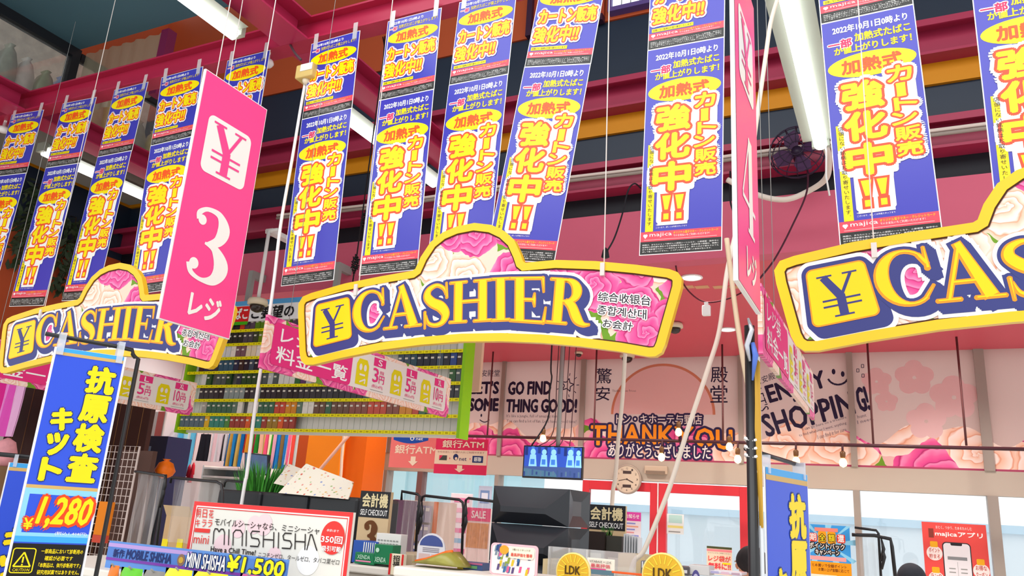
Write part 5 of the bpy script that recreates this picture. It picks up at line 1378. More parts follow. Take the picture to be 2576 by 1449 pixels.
MB().add([(0.008, -0.001, z1_-0.008), (0.026, -0.001, z0_+0.008), (W_-0.008, -0.001, z0_), (W_-0.026, -0.001, z1_-0.018)], [(3, 2, 1, 0)], mat('#3f5a86', 0.15, 0.5, noise=0.5, nscale=20)).build('glass', t)
MB().tube([(W_/2, 0.03, 0), (W_/2, 0.03, z0_+0.03)], 0.012, GREY, 8).box(W_/2-0.06, W_/2+0.06, -0.02, 0.08, 0, 0.01, GREY).build('stand', t)

# checkout sign boards
def board_sign(label, x0, y0, x1, y1, Y, base, header, extra):
    a, b = PY(x0, y0, Y), PY(x1, y1, Y)
    W_, H_ = b[0]-a[0], a[2]-base
    t = thing('checkout_sign', label, 'sign', (a[0], Y, base), group='self checkout sign boards')
    MB().box(0, W_, 0, 0.02, 0, H_, mat('#d8bd92', 0.5)).build('board', t)
    p = MB(); hh = W_*header
    p.rect(0, H_-hh, W_, H_, mat('#26262a', 0.4), 1)
    cr_ = mat('#e8d9a8', 0.4)
    p.text('会計機', W_*.08, H_-hh*.62, W_*.94, H_-hh*.08, cr_, 0.05, 2)
    p.text('SELF CHECKOUT', W_*.06, H_-hh*.92, W_*.95, H_-hh*.70, WP, 0.03, 2)
    extra(p, W_, H_, hh)
    p.build('sign_print', t)
    return t
def ex3(p, W_, H_, hh):
    serif(p, '3', [(W_*.25, H_-hh*1.15), (W_*.68, H_-hh*1.15), (W_*.68, H_-hh*2.25), (W_*.25, H_-hh*2.25)], mat('#6a3a10', 0.4), 0.004, (0, 0), 2)
board_sign('narrow wood coloured checkout board with brown number 3', 909, 1234, 972, 1358, 2.97, CTOP, 0.70, ex3)
board_sign('checkout board with black header beside the big black stack', 1479, 1268, 1570, 1449, 3.6, CTOP, 0.60, lambda *k: None)
# things in front of that board
a = PY(1487, 1335, 3.5)
t = thing('card_holder', 'dark leaflet holders with white cards below the checkout board', 'leaflet holder', (a[0], 3.46, CTOP))
for k in range(2):
    z1_ = PY(1510, 1338+8*k, 3.46)[2]-CTOP
    MB().box(0.075*k+0.005, 0.075*k+0.075, 0.02*k, 0.05+0.02*k, 0, z1_, mat('#4a4a44' if k else '#3a3230', 0.4)).build('holder', t)
    MB().box(0.075*k+0.015, 0.075*k+0.065, 0.02*k-0.003, 0.02*k-0.001, 0, z1_-0.09, mat('#cfcabc', 0.4)).build('card', t)
for k in range(6):
    MB().box(0.165+0.012*k, 0.170+0.012*k, 0.0, 0.06, 0, PY(1600, 1345+1.5*k, 3.46)[2]-CTOP, mat('#dfe6ea', 0.3)).build('leaflet', t)
g_ = MB()
for k in range(26):
    x = 0.05+0.05*random.random(); hh = PY(1500, 1338, 3.46)[2]-CTOP
    g_.add([(x, 0.03, hh-0.02), (x+0.004, 0.03, hh-0.02), (x+random.uniform(-.02, .02), 0.03, hh+random.uniform(0.015, 0.035))], [(0, 1, 2)], mat('#4a9a3c'))
g_.build('grass_trim', t)
# big black quilted stack
a, b2 = PY(1243, 1220, 2.96), PY(1434, 1233, 2.96)
z1_ = (a[2]+b2[2])/2; W_ = b2[0]-a[0]; D_ = 0.23
t = thing('black_crate_stack', 'tall glossy black stack of recessed crates on the register counter', 'crate stack', (a[0], 2.96, CTOP))
BG = mat('#20242c', 0.25, 0.5)
hh = 0.145
ztop_ = z1_-CTOP
for k in range(6):
    za, zb_ = max(0, ztop_-hh*(k+1)+0.004), ztop_-hh*k
    if zb_-za < 0.03: continue
    m = MB(); r = 0.05; ins = W_*0.18; hz = (zb_-za)
    f0 = [(0, 0, za), (W_, 0, za), (W_, 0, zb_), (0, 0, zb_)]
    f1 = [(ins, -r, za+hz*.30), (W_-ins*1.3, -r, za+hz*.30), (W_-ins*1.3, -r, zb_-hz*.55), (ins, -r, zb_-hz*.55)]
    m.add(f0+f1, [(0, 1, 5, 4), (1, 2, 6, 5), (2, 3, 7, 6), (3, 0, 4, 7), (4, 5, 6, 7)], BG)
    s0 = [(W_, 0, za), (W_, D_, za), (W_, D_, zb_), (W_, 0, zb_)]
    s1 = [(W_-0.012, D_*.3, za+hz*.3), (W_-0.012, D_*.7, za+hz*.3), (W_-0.012, D_*.7, zb_-hz*.3), (W_-0.012, D_*.3, zb_-hz*.3)]
    m.add(s0+s1, [(0, 1, 5, 4), (1, 2, 6, 5), (2, 3, 7, 6), (3, 0, 4, 7), (4, 5, 6, 7)], BG)
    m.add([(0, 0, za), (0, D_, za), (0, D_, zb_), (0, 0, zb_), (W_, D_, za), (W_, D_, zb_), (W_, 0, zb_), (W_, 0, za)], [(3, 2, 1, 0), (1, 4, 5, 2), (3, 6, 5, 2), (0, 1, 4, 7)], BG)
    m.build('crate', t)
# medicine boxes beside the checkout board
def carton(label, x0, y0, x1, y1, Y, dep, base, m, deco=None, name='carton', cat='box', group=None):
    a, b = PY(x0, y0, Y), PY(x1, y1, Y); W_, H_ = b[0]-a[0], a[2]-max(base, b[2])
    zb_ = max(base, b[2])
    t = thing(name, label, cat, (a[0], Y, zb_), group=group)
    MB().box(0, W_, 0, dep, 0, H_, m).build('carton_body', t, bevel=0.002)
    if deco:
        d = MB(); deco(d, W_, H_); d.build('carton_print', t)
    return t
rz_ = PY(930, 1422, 2.80)[2]
block('white_riser', 'white riser stand on the register counter carrying the green cartons', 'riser', PY(880, 1430, 2.78)[0], PY(1003, 1430, 2.78)[0], 2.77, 2.95, rz_, CWH, CTOP, False)
GRN = mat('#0f7a4c', 0.3, 0.4)
def dg(d, W_, H_):
    d.text('XENDA', W_*.15, H_*.45, W_*.8, H_*.8, mat('#bfe6cf'), 0.03, 2); d.rect(W_*.08, H_*.2, W_*.85, H_*.32, mat('#e88ab0'), 2)
carton('green carton with a pink stripe on the white riser, lower left one', 894, 1388, 940, 1422, 2.785, 0.05, rz_, GRN, dg)
carton('tall green carton with white letters on the white riser', 943, 1368, 984, 1422, 2.785, 0.06, rz_, GRN, lambda d, W_, H_: (d.text('XENDA', W_*.1, H_*.1, W_*.7, H_*.35, mat('#bfe6cf'), 0.03, 2), d.ell(W_*.2, H_*.7, W_*.1, W_*.1, mat('#bfe6cf'), 2)))
carton('blue and white striped carton behind the green cartons', 890, 1358, 944, 1422, 2.85, 0.08, rz_, mat('#2a58b4', 0.3), lambda d, W_, H_: [d.rect(W_*(.45+.09*k), H_*.4, W_*(.49+.09*k), H_*.95, WP, 2) for k in range(6)])
carton('white desk calendar behind the tall green carton', 948, 1340, 1002, 1422, 2.86, 0.05, rz_, mat('#eceae6', 0.4), lambda d, W_, H_: [d.rect(W_*(.08+.125*i), H_*(.42+.11*j), W_*(.16+.125*i), H_*(.46+.11*j), GREY, 2) for i in range(7) for j in range(4)], 'desk_calendar', 'calendar')
carton('red and cream talisman card with black brush writing', 982, 1392, 1012, 1449, 2.74, 0.02, CTOP, mat('#f2e6c8', 0.4), lambda d, W_, H_: (d.rect(0, 0, W_*.14, H_, mat('#d8282c'), 2), d.rect(W_*.86, 0, W_, H_, mat('#d8282c'), 2), d.vtext('招福', W_*.25, H_*.4, W_*.75, H_*.95, mat('#1a1a1a'), 0.04, 2)), 'talisman_card', 'card')
block('beige_stack', 'stacked beige trays on the counter behind the green cartons', 'tray', PY(985, 1390, 3.0)[0], PY(1042, 1390, 3.0)[0], 3.0, 3.2, PY(1010, 1372, 3.0)[2], mat('#d9c8a8', 0.5), CTOP, False, False)
# arched sign card
a = PY(1085, 1449, 2.85)
t = thing('arched_card', 'clear arched stand card with small printed boxes at the counter front', 'card', (PY(1048, 1400, 2.85)[0], 2.85, CTOP))
W_ = PY(1118, 1400, 2.85)[0]-PY(1048, 1400, 2.85)[0]; zt = PY(1083, 1341, 2.85)[2]-CTOP; zs_ = zt-W_/2
arch = [(0, 0), (W_, 0)]+[(W_/2+W_/2*math.cos(math.pi*k/14), zs_+W_/2*math.sin(math.pi*k/14)) for k in range(15)]
MB().prism(arch, 0, 0.006, mat('#e8e6ec', 0.3)).build('card', t)
d = MB(); d.poly([(W_/2+W_*.42*math.cos(math.pi*k/10), zs_+W_*.12+W_*.32*math.sin(math.pi*k/10)) for k in range(11)], mat('#4a5a9a'), 1)
for (u0, v0, u1, v1) in ((.08, -.42, .47, -.12), (.53, -.42, .92, -.12), (.08, -.8, .47, -.5), (.53, -.8, .92, -.5)): d.rect(W_*u0, zs_+W_*v0, W_*u1, zs_+W_*v1, mat('#e2c4c0'), 1)
for q in range(3): d.rect(W_*.2, zs_+W_*(.04-.05*q), W_*.8, zs_+W_*(.06-.05*q), mat('#8a8490'), 1)
d.build('card_print', t)

# ================================================================== CLEAR SCREENS ON BLACK FRAMES
VIN = clear('#e6dcd8', 0.16, 0.12, 0.07)
def screen(label, pts, Y, sheet, clips=()):
    """bent black tube frame standing on the counter with a limp clear sheet"""
    P_ = [PY(x, y, Y) for x, y in pts]
    t = thing('clear_screen', label, 'screen', (P_[0][0], Y, CTOP), group='clear screens on black tube frames')
    L_ = [(p[0]-P_[0][0], 0, p[2]-CTOP) for p in P_]
    MB().tube(L_, 0.0065, BLKM, 8).build('tube_frame', t)
    for x, y in clips:
        p = PY(x, y, Y); MB().tube([(p[0]-P_[0][0]+0.012, -0.01, p[2]-CTOP+0.05), (p[0]-P_[0][0]+0.02, -0.015, p[2]-CTOP), (p[0]-P_[0][0]+0.005, -0.01, p[2]-CTOP-0.06)], [0.004, 0.010, 0.006], BLKM, 6).build('cable_tie', t)
    if sheet:
        x0, x1, y0, y1 = sheet
        a, b = PY(x0, y0, Y), PY(x1, y0, Y); zt, zb = (a[2]+b[2])/2-CTOP, PY((x0+x1)/2, y1, Y)[2]-CTOP
        n = 24; v = []
        for k in range(n+1):
            u_ = k/n; x = a[0]-P_[0][0]+(b[0]-a[0])*u_
            for z, am in ((zt, 0.004), ((zt+zb)/2, 0.018), (zb, 0.024)): v.append((x, 0.012+am*math.sin(u_*17+z*3), z))
        MB().add(v, [(3*k+j, 3*k+3+j, 3*k+4+j, 3*k+1+j) for k in range(n) for j in (0, 1)], VIN, True).build('clear_sheet', t)
    return t
def foot(x, Y): return (x, 0)
screen('clear hanging screen left of the other two, in front of the magazine rack', [(1010, 1258), (1011, 1236), (1050, 1243), (1056, 1248), (1051, 1300), (1042, 1449)], 3.30, (1012, 1052, 1242, 1420), ((1056, 1290), (1054, 1310)))
screen('clear hanging screen in front of the pink banner, middle of three', [(1060, 1262), (1063, 1250), (1070, 1247), (1155, 1257), (1164, 1264), (1166, 1280), (1160, 1449)], 3.36, (1063, 1160, 1252, 1430), ((1166, 1290), (1166, 1312)))
screen('clear hanging screen beside the black crate stack', [(1170, 1290), (1172, 1258), (1178, 1253), (1246, 1262), (1248, 1275), (1244, 1449)], 3.42, (1174, 1244, 1258, 1430), ())
screen('clear screen on black tube at the left, in front of hanging garments', [(340, 1186), (352, 1187), (414, 1197), (416, 1206), (406, 1270), (384, 1449)], 2.70, (342, 410, 1190, 1375), ((413, 1222), (409, 1242)))
screen('clear screen on a wide black tube behind the shisha board', [(428, 1215), (432, 1201), (545, 1212), (557, 1219), (560, 1240), (556, 1449)], 2.74, (432, 552, 1206, 1370), ())
screen('clear screen on black tube just left of the artificial grass', [(563, 1225), (566, 1213), (572, 1209), (612, 1213), (614, 1225), (612, 1449)], 3.34, None, ())
t = screen('black tube frame with bunched clear sheets right of the blue campaign poster', [(2150, 1327), (2204, 1334), (2210, 1342), (2216, 1449)], 4.6, (2152, 2205, 1345, 1449), ((2212, 1380), (2214, 1400)))
MB().tube([tuple(np.array(PY(x, y, 4.6))-np.array(t.location)) for x, y in ((2143, 1345), (2162, 1346), (2200, 1347), (2240, 1356), (2244, 1375), (2252, 1449))], 0.009, BLKM, 8).build('cross_tube', t)
block('exit_counter', 'pale counter near the right windows', 'counter', -0.75, 0.25, 4.5, 5.0, CTOP)

# ================================================================== GOODS BEHIND THE COUNTERS
# magazine rack and pink banner seen through the screens
def slab(name, label, cat, x0, y0, x1, y1, Y, m, dep=0.3, base=0.0, deco=None, group=None, part='cabinet_body'):
    a, b = PY(x0, y0, Y), PY(x1, y1, Y)
    t = thing(name, label, cat, (a[0], Y, base), group=group)
    W_, H_ = b[0]-a[0], a[2]-base
    MB().box(0, W_, 0, dep, 0, H_, m).build(part, t, bevel=0.004)
    if deco:
        d = MB(); deco(d, W_, H_); d.build('front_print', t)
    return t
random.seed(31)
t = slab('magazine_rack', 'orange sided magazine rack with rows of grey and purple covers', 'rack', 993, 1256, 1088, 1449, 6.6, mat('#cbb6a8', 0.5), 0.35, 0.0, None)
d = MB(); a, b = PY(993, 1256, 6.6), PY(1088, 1449, 6.6); W_, H_ = b[0]-a[0], a[2]
d.rect(0, 0, W_*.10, H_, mat('#e8762c'), 1); d.rect(W_*.90, 0, W_, H_, mat('#e8762c'), 1)
d.build('side_stripe', t)
for r_ in range(4):
    for c_ in range(6):
        x = W_*(.13+.125*c_); z = H_-0.02-(r_+1)*0.17
        b_ = MB().box(0, W_*.11, -0.03, -0.001, 0, 0.15, mat(random.choice(('#6a6f9a', '#8a86a0', '#a89aa0', '#4a4a6a', '#c8a070', '#b0a8b8')), 0.4)); b_.box(W_*.015, W_*.095, -0.032, -0.03, 0.10, 0.13, mat('#e8e0d8'))
        o = b_.build('magazine', loc=(a[0]+x, 6.6-0.003, z))
        tag(o, ('blue', 'purple', 'grey')[c_ % 3]+' toned magazine on the orange sided rack behind the clear screens', 'magazine', 'magazines on the orange rack')
t = slab('pink_banner', 'tall magenta banner with white bank sticker outside behind the middle clear screen', 'banner', 1086, 1262, 1128, 1449, 7.4, mat('#d8408a', 0.4), 0.02, 0.0, lambda d, W_, H_: (d.rect(W_*.2, H_-0.32, W_*.7, H_-0.06, mat('#ead0e4'), 1), d.text('銀行', W_*.28, H_-0.19, W_*.62, H_-0.09, mat('#8a4a9a'), 0.03, 2), d.text('ATM', W_*.28, H_-0.29, W_*.62, H_-0.21, mat('#8a4a9a'), 0.03, 2)), None, 'cloth')
t = slab('notice_stand', 'white and pink notice stand outside beyond the clear screens', 'stand', 1135, 1240, 1172, 1449, 8.2, mat('#f2eef4', 0.5), 0.03, 0.0, lambda d, W_, H_: [d.rect(W_*random.uniform(.1, .3), H_-.1-.11*k, W_*random.uniform(.6, .9), H_-.05-.11*k, mat(random.choice(('#e884b0', '#f0b0c8', '#9ac8e8'))), 1) for k in range(9)], None, 'board')
t = slab('food_sale_board', 'board with pink top and orange food picture beside the black crate stack', 'board', 1176, 1276, 1224, 1449, 8.0, mat('#f0e0d8', 0.5), 0.03, 0.0, lambda d, W_, H_: (d.rect(0, H_-.14, W_, H_, mat('#e8387a'), 1), d.text('SALE', W_*.2, H_-.11, W_*.8, H_-.03, WP, 0.05, 2), d.rect(W_*.05, H_-.42, W_*.95, H_-.16, mat('#d89a5a', 0.5, noise=0.4, nscale=25), 1)), None, 'board')
t = slab('notice_board', 'white blue notice beside the left window post', 'board', 1205, 1222, 1233, 1290, 8.7, mat('#c4d4e8', 0.5), 0.02, 0.0, lambda d, W_, H_: (d.rect(W_*.15, H_-.2, W_*.85, H_-.05, mat('#7a9ac8'), 1), d.rect(W_*.25, H_-.16, W_*.75, H_-.08, mat('#dfe8f4'), 2)), None, 'board')
# purple panel and cream boxes near checkout sign 3
slab('purple_cabinet', 'dark purple cabinet behind the number 3 checkout board', 'cabinet', 965, 1255, 995, 1330, 5.7, mat('#5a3a54', 0.4), 0.3, 0.0)
# cardboard box and price tags on the left counter
a, b = PY(398, 1296, 2.9), PY(452, 1372, 2.9)
t = thing('cardboard_box', 'brown cardboard box behind the left clear screen', 'box', (a[0], 2.95, CTOP))
W_ = b[0]-a[0]; H_ = a[2]-CTOP
MB().box(0, W_, 0, 0.2, 0, H_, mat('#c9a67c', 0.7, 0.1, noise=0.05)).build('box_body', t)
MB().add([(0, 0, H_), (W_, 0, H_), (W_, -0.03, H_+0.05), (0, -0.03, H_+0.05)], [(0, 1, 2, 3)], mat('#d4b58c', 0.7)).build('flap', t)
for i, x in enumerate((414, 452)):
    p = PY(x, 1365, 2.8); tag(MB().box(-0.018, 0.018, 0, 0.004, CTOP-p[2], 0.016, mat('#ffe81e')).build('price_tag', loc=p), 'yellow price tag card in front of the brown cardboard box, ' + ('left one', 'right one')[i], 'price tag')
# ---- clothes and other goods by the left wall
def cloth(name, label, x0, y0, x1, y1, Y, cols, fold=0.02, nf=6, top=None, slim=0.0, group=None):
    a, b = PY(x0, y0, Y), PY(x1, y0, Y); zt = (a[2]+b[2])/2; zb = PY((x0+x1)/2, y1, Y)[2]
    W_ = b[0]-a[0]; t = thing(name, label, 'garment', (a[0], Y, zb), group=group)
    nx = max(len(cols)*4, 24); m = MB(); H_ = zt-zb
    for k in range(nx):
        u0, u1 = k/nx, (k+1)/nx
        def P(u_, w_, th):
            s_ = 1-slim*w_*0.5; return (W_*(0.5+(u_-0.5)*s_), fold*math.sin(u_*nf*6.28+w_*1.5)*(1-0.5*w_)+th, H_*w_)
        for th, fl in ((0, 1), (0.012, 0)):
            for w0, w1 in ((0, .33), (.33, .66), (.66, 1)):
                m.add([P(u0, w0, th), P(u1, w0, th), P(u1, w1, th), P(u0, w1, th)], [(0, 1, 2, 3) if fl else (3, 2, 1, 0)], mat(cols[k*len(cols)//nx], 0.7, 0.1), True)
    m.build('fabric', t)
    hz_ = min(H_+0.03, top-zb-0.01) if top else H_+0.03
    MB().tube([(W_*.2, 0.006, H_-0.005), (W_*.5, 0.006, hz_), (W_*.8, 0.006, H_-0.005)], 0.003, GREY, 6).tube([(W_*.5, 0.006, hz_-0.002), (W_*.5, 0.006, (top-zb) if top else H_+0.07)], 0.003, GREY, 6).build('hanger', t)
    return t
LY = 6.7
p0, p1 = PY(405, 1072, LY), PY(742, 1078, LY); zr_ = PY(570, 1070, LY)[2]
t = thing('clothes_rail', 'long metal clothes rail under the cigarette rack', 'rail', (p0[0]-0.05, LY, 0))
MB().tube([(0, 0, zr_), (p1[0]-p0[0]+0.1, 0, zr_)], 0.014, GREY, 8).build('rail_bar', t)
for x in (0.0, p1[0]-p0[0]+0.1): MB().tube([(x, 0, 0), (x, 0, zr_)], 0.016, GREY, 8).build('upright', t)
GC = 'garments on the long rail'
cloth('hanging_garment', 'magenta and pink striped skirt, leftmost on the rail', 411, 1080, 443, 1168, LY, ['#f06ad8', '#c83ab0', '#f8a0e8', '#d850c8', '#f06ad8'], 0.02, 3, top=zr_-0.0145, group=GC)
cloth('hanging_garment', 'cyan blue towel hanging left of the tops', 444, 1082, 492, 1190, LY, ['#8ad8f4', '#58c0ec', '#a8e4f8', '#e4f0f4', '#6ac8ee'], 0.02, 3, top=zr_-0.0145, group=GC)
cloth('hanging_garment', 'black vest top with thin straps', 503, 1092, 531, 1160, LY, ['#23232c'], 0.012, 2, slim=0.3, top=zr_-0.0145, group=GC)
cloth('hanging_garment', 'white top with faint pink print', 533, 1090, 562, 1162, LY, ['#ece8ee', '#f0c8d0', '#ece8ee', '#e8d8e0'], 0.012, 2, slim=0.2, top=zr_-0.0145, group=GC)
cloth('hanging_garment', 'black and white top beside the striped trousers', 562, 1093, 573, 1160, LY, ['#2a2a30', '#dcd8dc'], 0.012, 1, slim=0.2, top=zr_-0.0145, group=GC)
cloth('hanging_garment', 'blue and ochre striped trousers', 576, 1082, 616, 1174, LY, ['#1a78c0', '#d8a850', '#2a8ad0', '#3a6a88', '#e0b860', '#1a70b8'], 0.02, 4, top=zr_-0.0145, group=GC)
cloth('hanging_garment', 'red orange and green patterned dress', 618, 1080, 664, 1140, LY, ['#d84a40', '#e89a30', '#3aa02a', '#c83a5a', '#2a8a30', '#f0b8a0'], 0.02, 4, top=zr_-0.0145, group=GC)
cloth('hanging_garment', 'yellow and pink flower dress', 666, 1080, 698, 1178, LY, ['#f0d860', '#f05a80', '#f8f0c0', '#4aa83a', '#f0a8b8'], 0.02, 3, top=zr_-0.0145, group=GC)
cloth('hanging_garment', 'blue trousers with thin brown stripes', 698, 1080, 726, 1180, LY, ['#1a70b8', '#2a80c8', '#8a6a40', '#2a78c0'], 0.02, 3, top=zr_-0.0145, group=GC)
cloth('hanging_garment', 'white pink and red print top, rightmost on the rail', 726, 1080, 744, 1170, LY, ['#f4e8e4', '#f06a90', '#f4e8e4', '#e84a40'], 0.02, 2, top=zr_-0.0145, group=GC)
# white lit shelf below the tops
a, b = PY(488, 1172, 6.75), PY(616, 1200, 6.75)
t = thing('white_shelf', 'white wall shelf unit below the hanging tops', 'shelf', (a[0], 6.9, 0))
W_ = b[0]-a[0]
for z0, z1 in ((a[2]-0.02, a[2]), (b[2]-0.02, b[2]), (b[2]-0.35, b[2]-0.33)): MB().box(0.0, W_, 0, 0.35, z0, z1, WP).build('shelf_board', t)
MB().box(0, W_, 0.35, 0.37, 0, a[2], mat('#dfeef6', 0.4)).build('back_panel', t)
for x in (-0.02, W_): MB().box(x, x+0.02, 0, 0.37, 0, a[2]+0.02, WP).build('side_panel', t)
# orange mask-like bag, red ornaments hanging before the shelf
p = PY(420, 1155, 4.3)
t = thing('orange_bag', 'bright orange drawstring bag on the post left of the shelf', 'bag', (p[0], 4.3, PY(420, 1205, 4.3)[2]))
H_ = p[2]-t.location.z
MB().lathe([(0.01, 0), (0.055, 0.02), (0.075, H_*.4), (0.05, H_*.8), (0.015, H_*.92), (0.03, H_)], (0, 0, 0), mat('#ff7a14', 0.4, noise=0.3, nscale=18), 14).build('bag_body', t)
MB().tube([(0, 0, -t.location.z), (0, 0, 0.01)], 0.014, DARK, 8).build('stand', t)
random.seed(2)
p = PY(484, 1158, 6.0)
t = thing('red_ornament', 'string of red tassel ornaments hanging in front of the white shelf', 'ornament', (p[0], 6.0, p[2]))
MB().tube([(0, 0, 0), (0, 0, ZS-p[2])], 0.0025, mat('#b84a4a'), 5).build('string', t)
for k in range(5): MB().lathe([(0.004, 0), (0.016, -0.03), (0.022, -0.12)], (random.uniform(-.03, .03), 0, -0.02-0.02*k), mat(random.choice(('#e0283a', '#c82848')), 0.5), 8).build('tassel', t)
# dark blue panel, posters, wooden lattice behind the big banner
slab('dark_cabinet', 'dark navy display cabinet left of the clothes rail', 'cabinet', 366, 1096, 405, 1200, 5.6, mat('#2c2f52', 0.4), 0.3, 0.0, lambda d, W_, H_: d.rect(-W_*.05, H_-.36, W_*.35, H_-.10, mat('#9ab8dc'), 1))
slab('red_white_poster', 'white and red striped poster board above the navy cabinet', 'poster', 368, 1035, 408, 1093, 5.9, mat('#f0ece8', 0.5), 0.02, 0.0, lambda d, W_, H_: (d.rect(W_*.62, H_-.26, W_*.95, H_, mat('#e87a74'), 1), d.poly([(W_*.1, H_-.2), (W_*.25, H_-.16), (W_*.3, H_-.05), (W_*.15, H_-.1)], mat('#4a4a44'), 1)), None, 'board')
slab('dark_partition', 'dark brown wooden partition behind the banner pole', 'partition panel', 292, 985, 368, 1100, 5.2, mat('#3c1f18', 0.5, noise=0.1), 0.05, 0.0, lambda d, W_, H_: [d.rect(W_*(.2+.3*k), 0, W_*(.215+.3*k), H_, mat('#8a6238'), 1) for k in range(3)])
slab('dark_partition', 'dark brown wooden partition at the far left beside pink garments', 'partition panel', 38, 975, 112, 1100, 4.6, mat('#3c1f18', 0.5, noise=0.1), 0.05, 0.0, lambda d, W_, H_: [d.rect(W_*(.2+.3*k), 0, W_*(.215+.3*k), H_, mat('#8a6238'), 1) for k in range(3)])
def grid_panel(label, x0, y0, x1, y1, Y):
    a, b = PY(x0, y0, Y), PY(x1, y0, Y); W_ = b[0]-a[0]; H_ = (a[2]+b[2])/2
    t = thing('wire_grid', label, 'grid panel', (a[0], Y, 0)); wm = mat('#d8c8c0', 0.3, 0.5)
    g = MB()
    for k in range(int(W_/0.05)+1): g.tube([(k*0.05, 0, 0.9), (k*0.05, 0, H_)], 0.003, wm, 5)
    for k in range(int((H_-0.9)/0.05)+1): g.tube([(0, 0.004, 0.9+k*0.05), (W_, 0.004, 0.9+k*0.05)], 0.003, wm, 5)
    g.tube([(0, 0, 0), (0, 0, H_), (W_, 0, H_), (W_, 0, 0)], 0.008, wm, 6)
    g.build('wire_mesh', t)
    MB().box(0, W_, 0.12, 0.16, 0, H_-0.02, mat('#5a4038', 0.6, noise=0.2, nscale=8)).build('brown_backing', t)
    return t
grid_panel('white wire grid panel over brown boards right of the big banner', 268, 1122, 352, 1449, 4.0)
t = thing('orange_pack', 'orange boxed product hanging on the wire grid right of the big banner', 'pack', PY(258, 1300, 3.9))
MB().box(-0.06, 0.05, 0, 0.04, -0.12, 0.10, mat('#f58a10', 0.4)).box(-0.06, 0.05, -0.002, 0.042, -0.17, -0.121, mat('#d8503a', 0.4)).build('pack_body', t)
MB().tube([(0, 0.04, 0.08), (0, 0.09, 0.09), (0, 0.118, 0.07)], 0.004, GREY, 6).build('hook', t)
cloth('hanging_garment', 'bright pink sequin cape at the left picture edge', -30, 955, 62, 1098, 4.3, ['#f04aa0', '#f890d8', '#e8309a', '#ff9ae8', '#f060c8', '#fbc0ee'], 0.03, 4)
p0 = PY(-34, 944, 4.3)
t = thing('garment_stand', 'metal stand holding the pink sequin cape', 'stand', (p0[0], 4.3, 0))
MB().tube([(0, 0.06, 0), (0, 0.06, p0[2]+0.03), (0.5, 0.06, p0[2]+0.03)], 0.012, GREY, 8).build('stand_pole', t)
p0 = PY(15, 1130, 4.1)
t = thing('figure_toy', 'pink and yellow plush shape below the pink cape', 'toy', (p0[0], 4.1, 0))
MB().lathe([(0.01, p0[2]-0.16), (0.07, p0[2]-0.12), (0.09, p0[2]-0.03), (0.06, p0[2]+0.06), (0.01, p0[2]+0.09)], (0, 0, 0), mat('#f0a8b0', 0.8, noise=0.3, nscale=15), 14).build('plush_body', t)
MB().lathe([(0.12, 0), (0.12, p0[2]-0.14), (0.02, p0[2]-0.13)], (0, 0, 0), mat('#8a6a4a'), 12).build('pedestal', t)
slab('beige_carton_rack', 'cream and orange goods shelf below the left edge banner', 'shelf', 0, 1290, 62, 1449, 3.75, mat('#e6d2b4', 0.5), 0.3, 0.0, lambda d, W_, H_: [d.rect(W_*.02, H_-.10-.09*k, W_*.98, H_-.04-.09*k, mat(('#f0a030', '#f4ecd8', '#e86a2a', '#8a7a6a')[k % 4], 0.4, noise=0.4, nscale=30), 1) for k in range(5)])

# ================================================================== RIGHT FRONT GOODS
S2Z = PY(1450, 1449, 2.2)[2]-0.02
block('display_shelf', 'white display shelf at bottom centre carrying gold disc cards', 'shelf', PY(1020, 1440, 2.2)[0], PY(1770, 1440, 2.2)[0], 2.18, 2.42, S2Z)
GD = mat('#d9a818', 0.25, 0.6, 0.3, noise=0.25, nscale=20)
def disc(label, x, y, r, Y, txt):
    p = PY(x, y, Y)
    t = thing('gold_disc_card', label, 'card', (p[0], Y, p[2]), group='gold award disc cards')
    MB().lathe([(r, 0.0), (r, 0.008), (r*.2, 0.009)], (0, 0, 0), mat('#f0dc8a', 0.4), 30, 'y').build('card', t)
    d = MB(); d.ell(0, 0, r*.93, r*.93, GD, 1)
    for k in range(18):
        an = k*2*math.pi/18; d.line([(r*.5*math.cos(an), r*.5*math.sin(an)), (r*.88*math.cos(an), r*.88*math.sin(an))], r*.06, mat('#f0c838', 0.3), 2)
    d.text(txt, -r*.45, -r*.15, r*.45, r*.3, mat('#4a3208'), 0.05, 3)
    d.text('最高評価', -r*.5, -r*.5, r*.5, -r*.25, mat('#4a3208'), 0.02, 3)
    d.build('card_print', t)
    MB().box(-0.012, 0.012, 0.01, 0.016, S2Z-p[2], 0.02, clear('#ffffff', 0.5, 0.1, 0.1)).build('stick', t)
disc('round gold award card marked LDK in front of the beige bin', 1441, 1438, 0.052, 2.24, 'LDK')
disc('round gold award card in front of the red doors', 1667, 1447, 0.058, 2.22, 'LDK')
a, b = PY(1236, 1364, 2.22), PY(1350, 1449, 2.22); W_ = b[0]-a[0]; H_ = a[2]-S2Z
t = thing('pop_card', 'pink rimmed card with rows of colourful product drawings, before the black crates', 'card', (a[0], 2.22, S2Z))
MB().prism(round_rect(0, 0, W_, H_, 0.012), 0, 0.005, mat('#f0bcc4', 0.4)).build('card', t)
d = MB(); d.rrect(0.006, 0.004, W_-0.006, H_-0.006, 0.01, mat('#f6e6e0', 0.4), 1); random.seed(8)
for k in range(40):
    x, z = random.uniform(.06, .86)*W_, random.uniform(.04, .62)*H_
    if k < 8: z = random.uniform(.6, .85)*H_; x = random.uniform(.05, .22)*W_
    d.poly([(x, z), (x+W_*.05, z+H_*.01), (x+W_*.07, z+H_*.2), (x+W_*.02, z+H_*.19)], mat(random.choice(('#2a4a7a', '#3a6a9a', '#d8b82a', '#5a4a7a', '#8a9a3a', '#e8e0e0', '#7a8a98', '#d85a8a')), 0.4), 1.5+k*0.02)
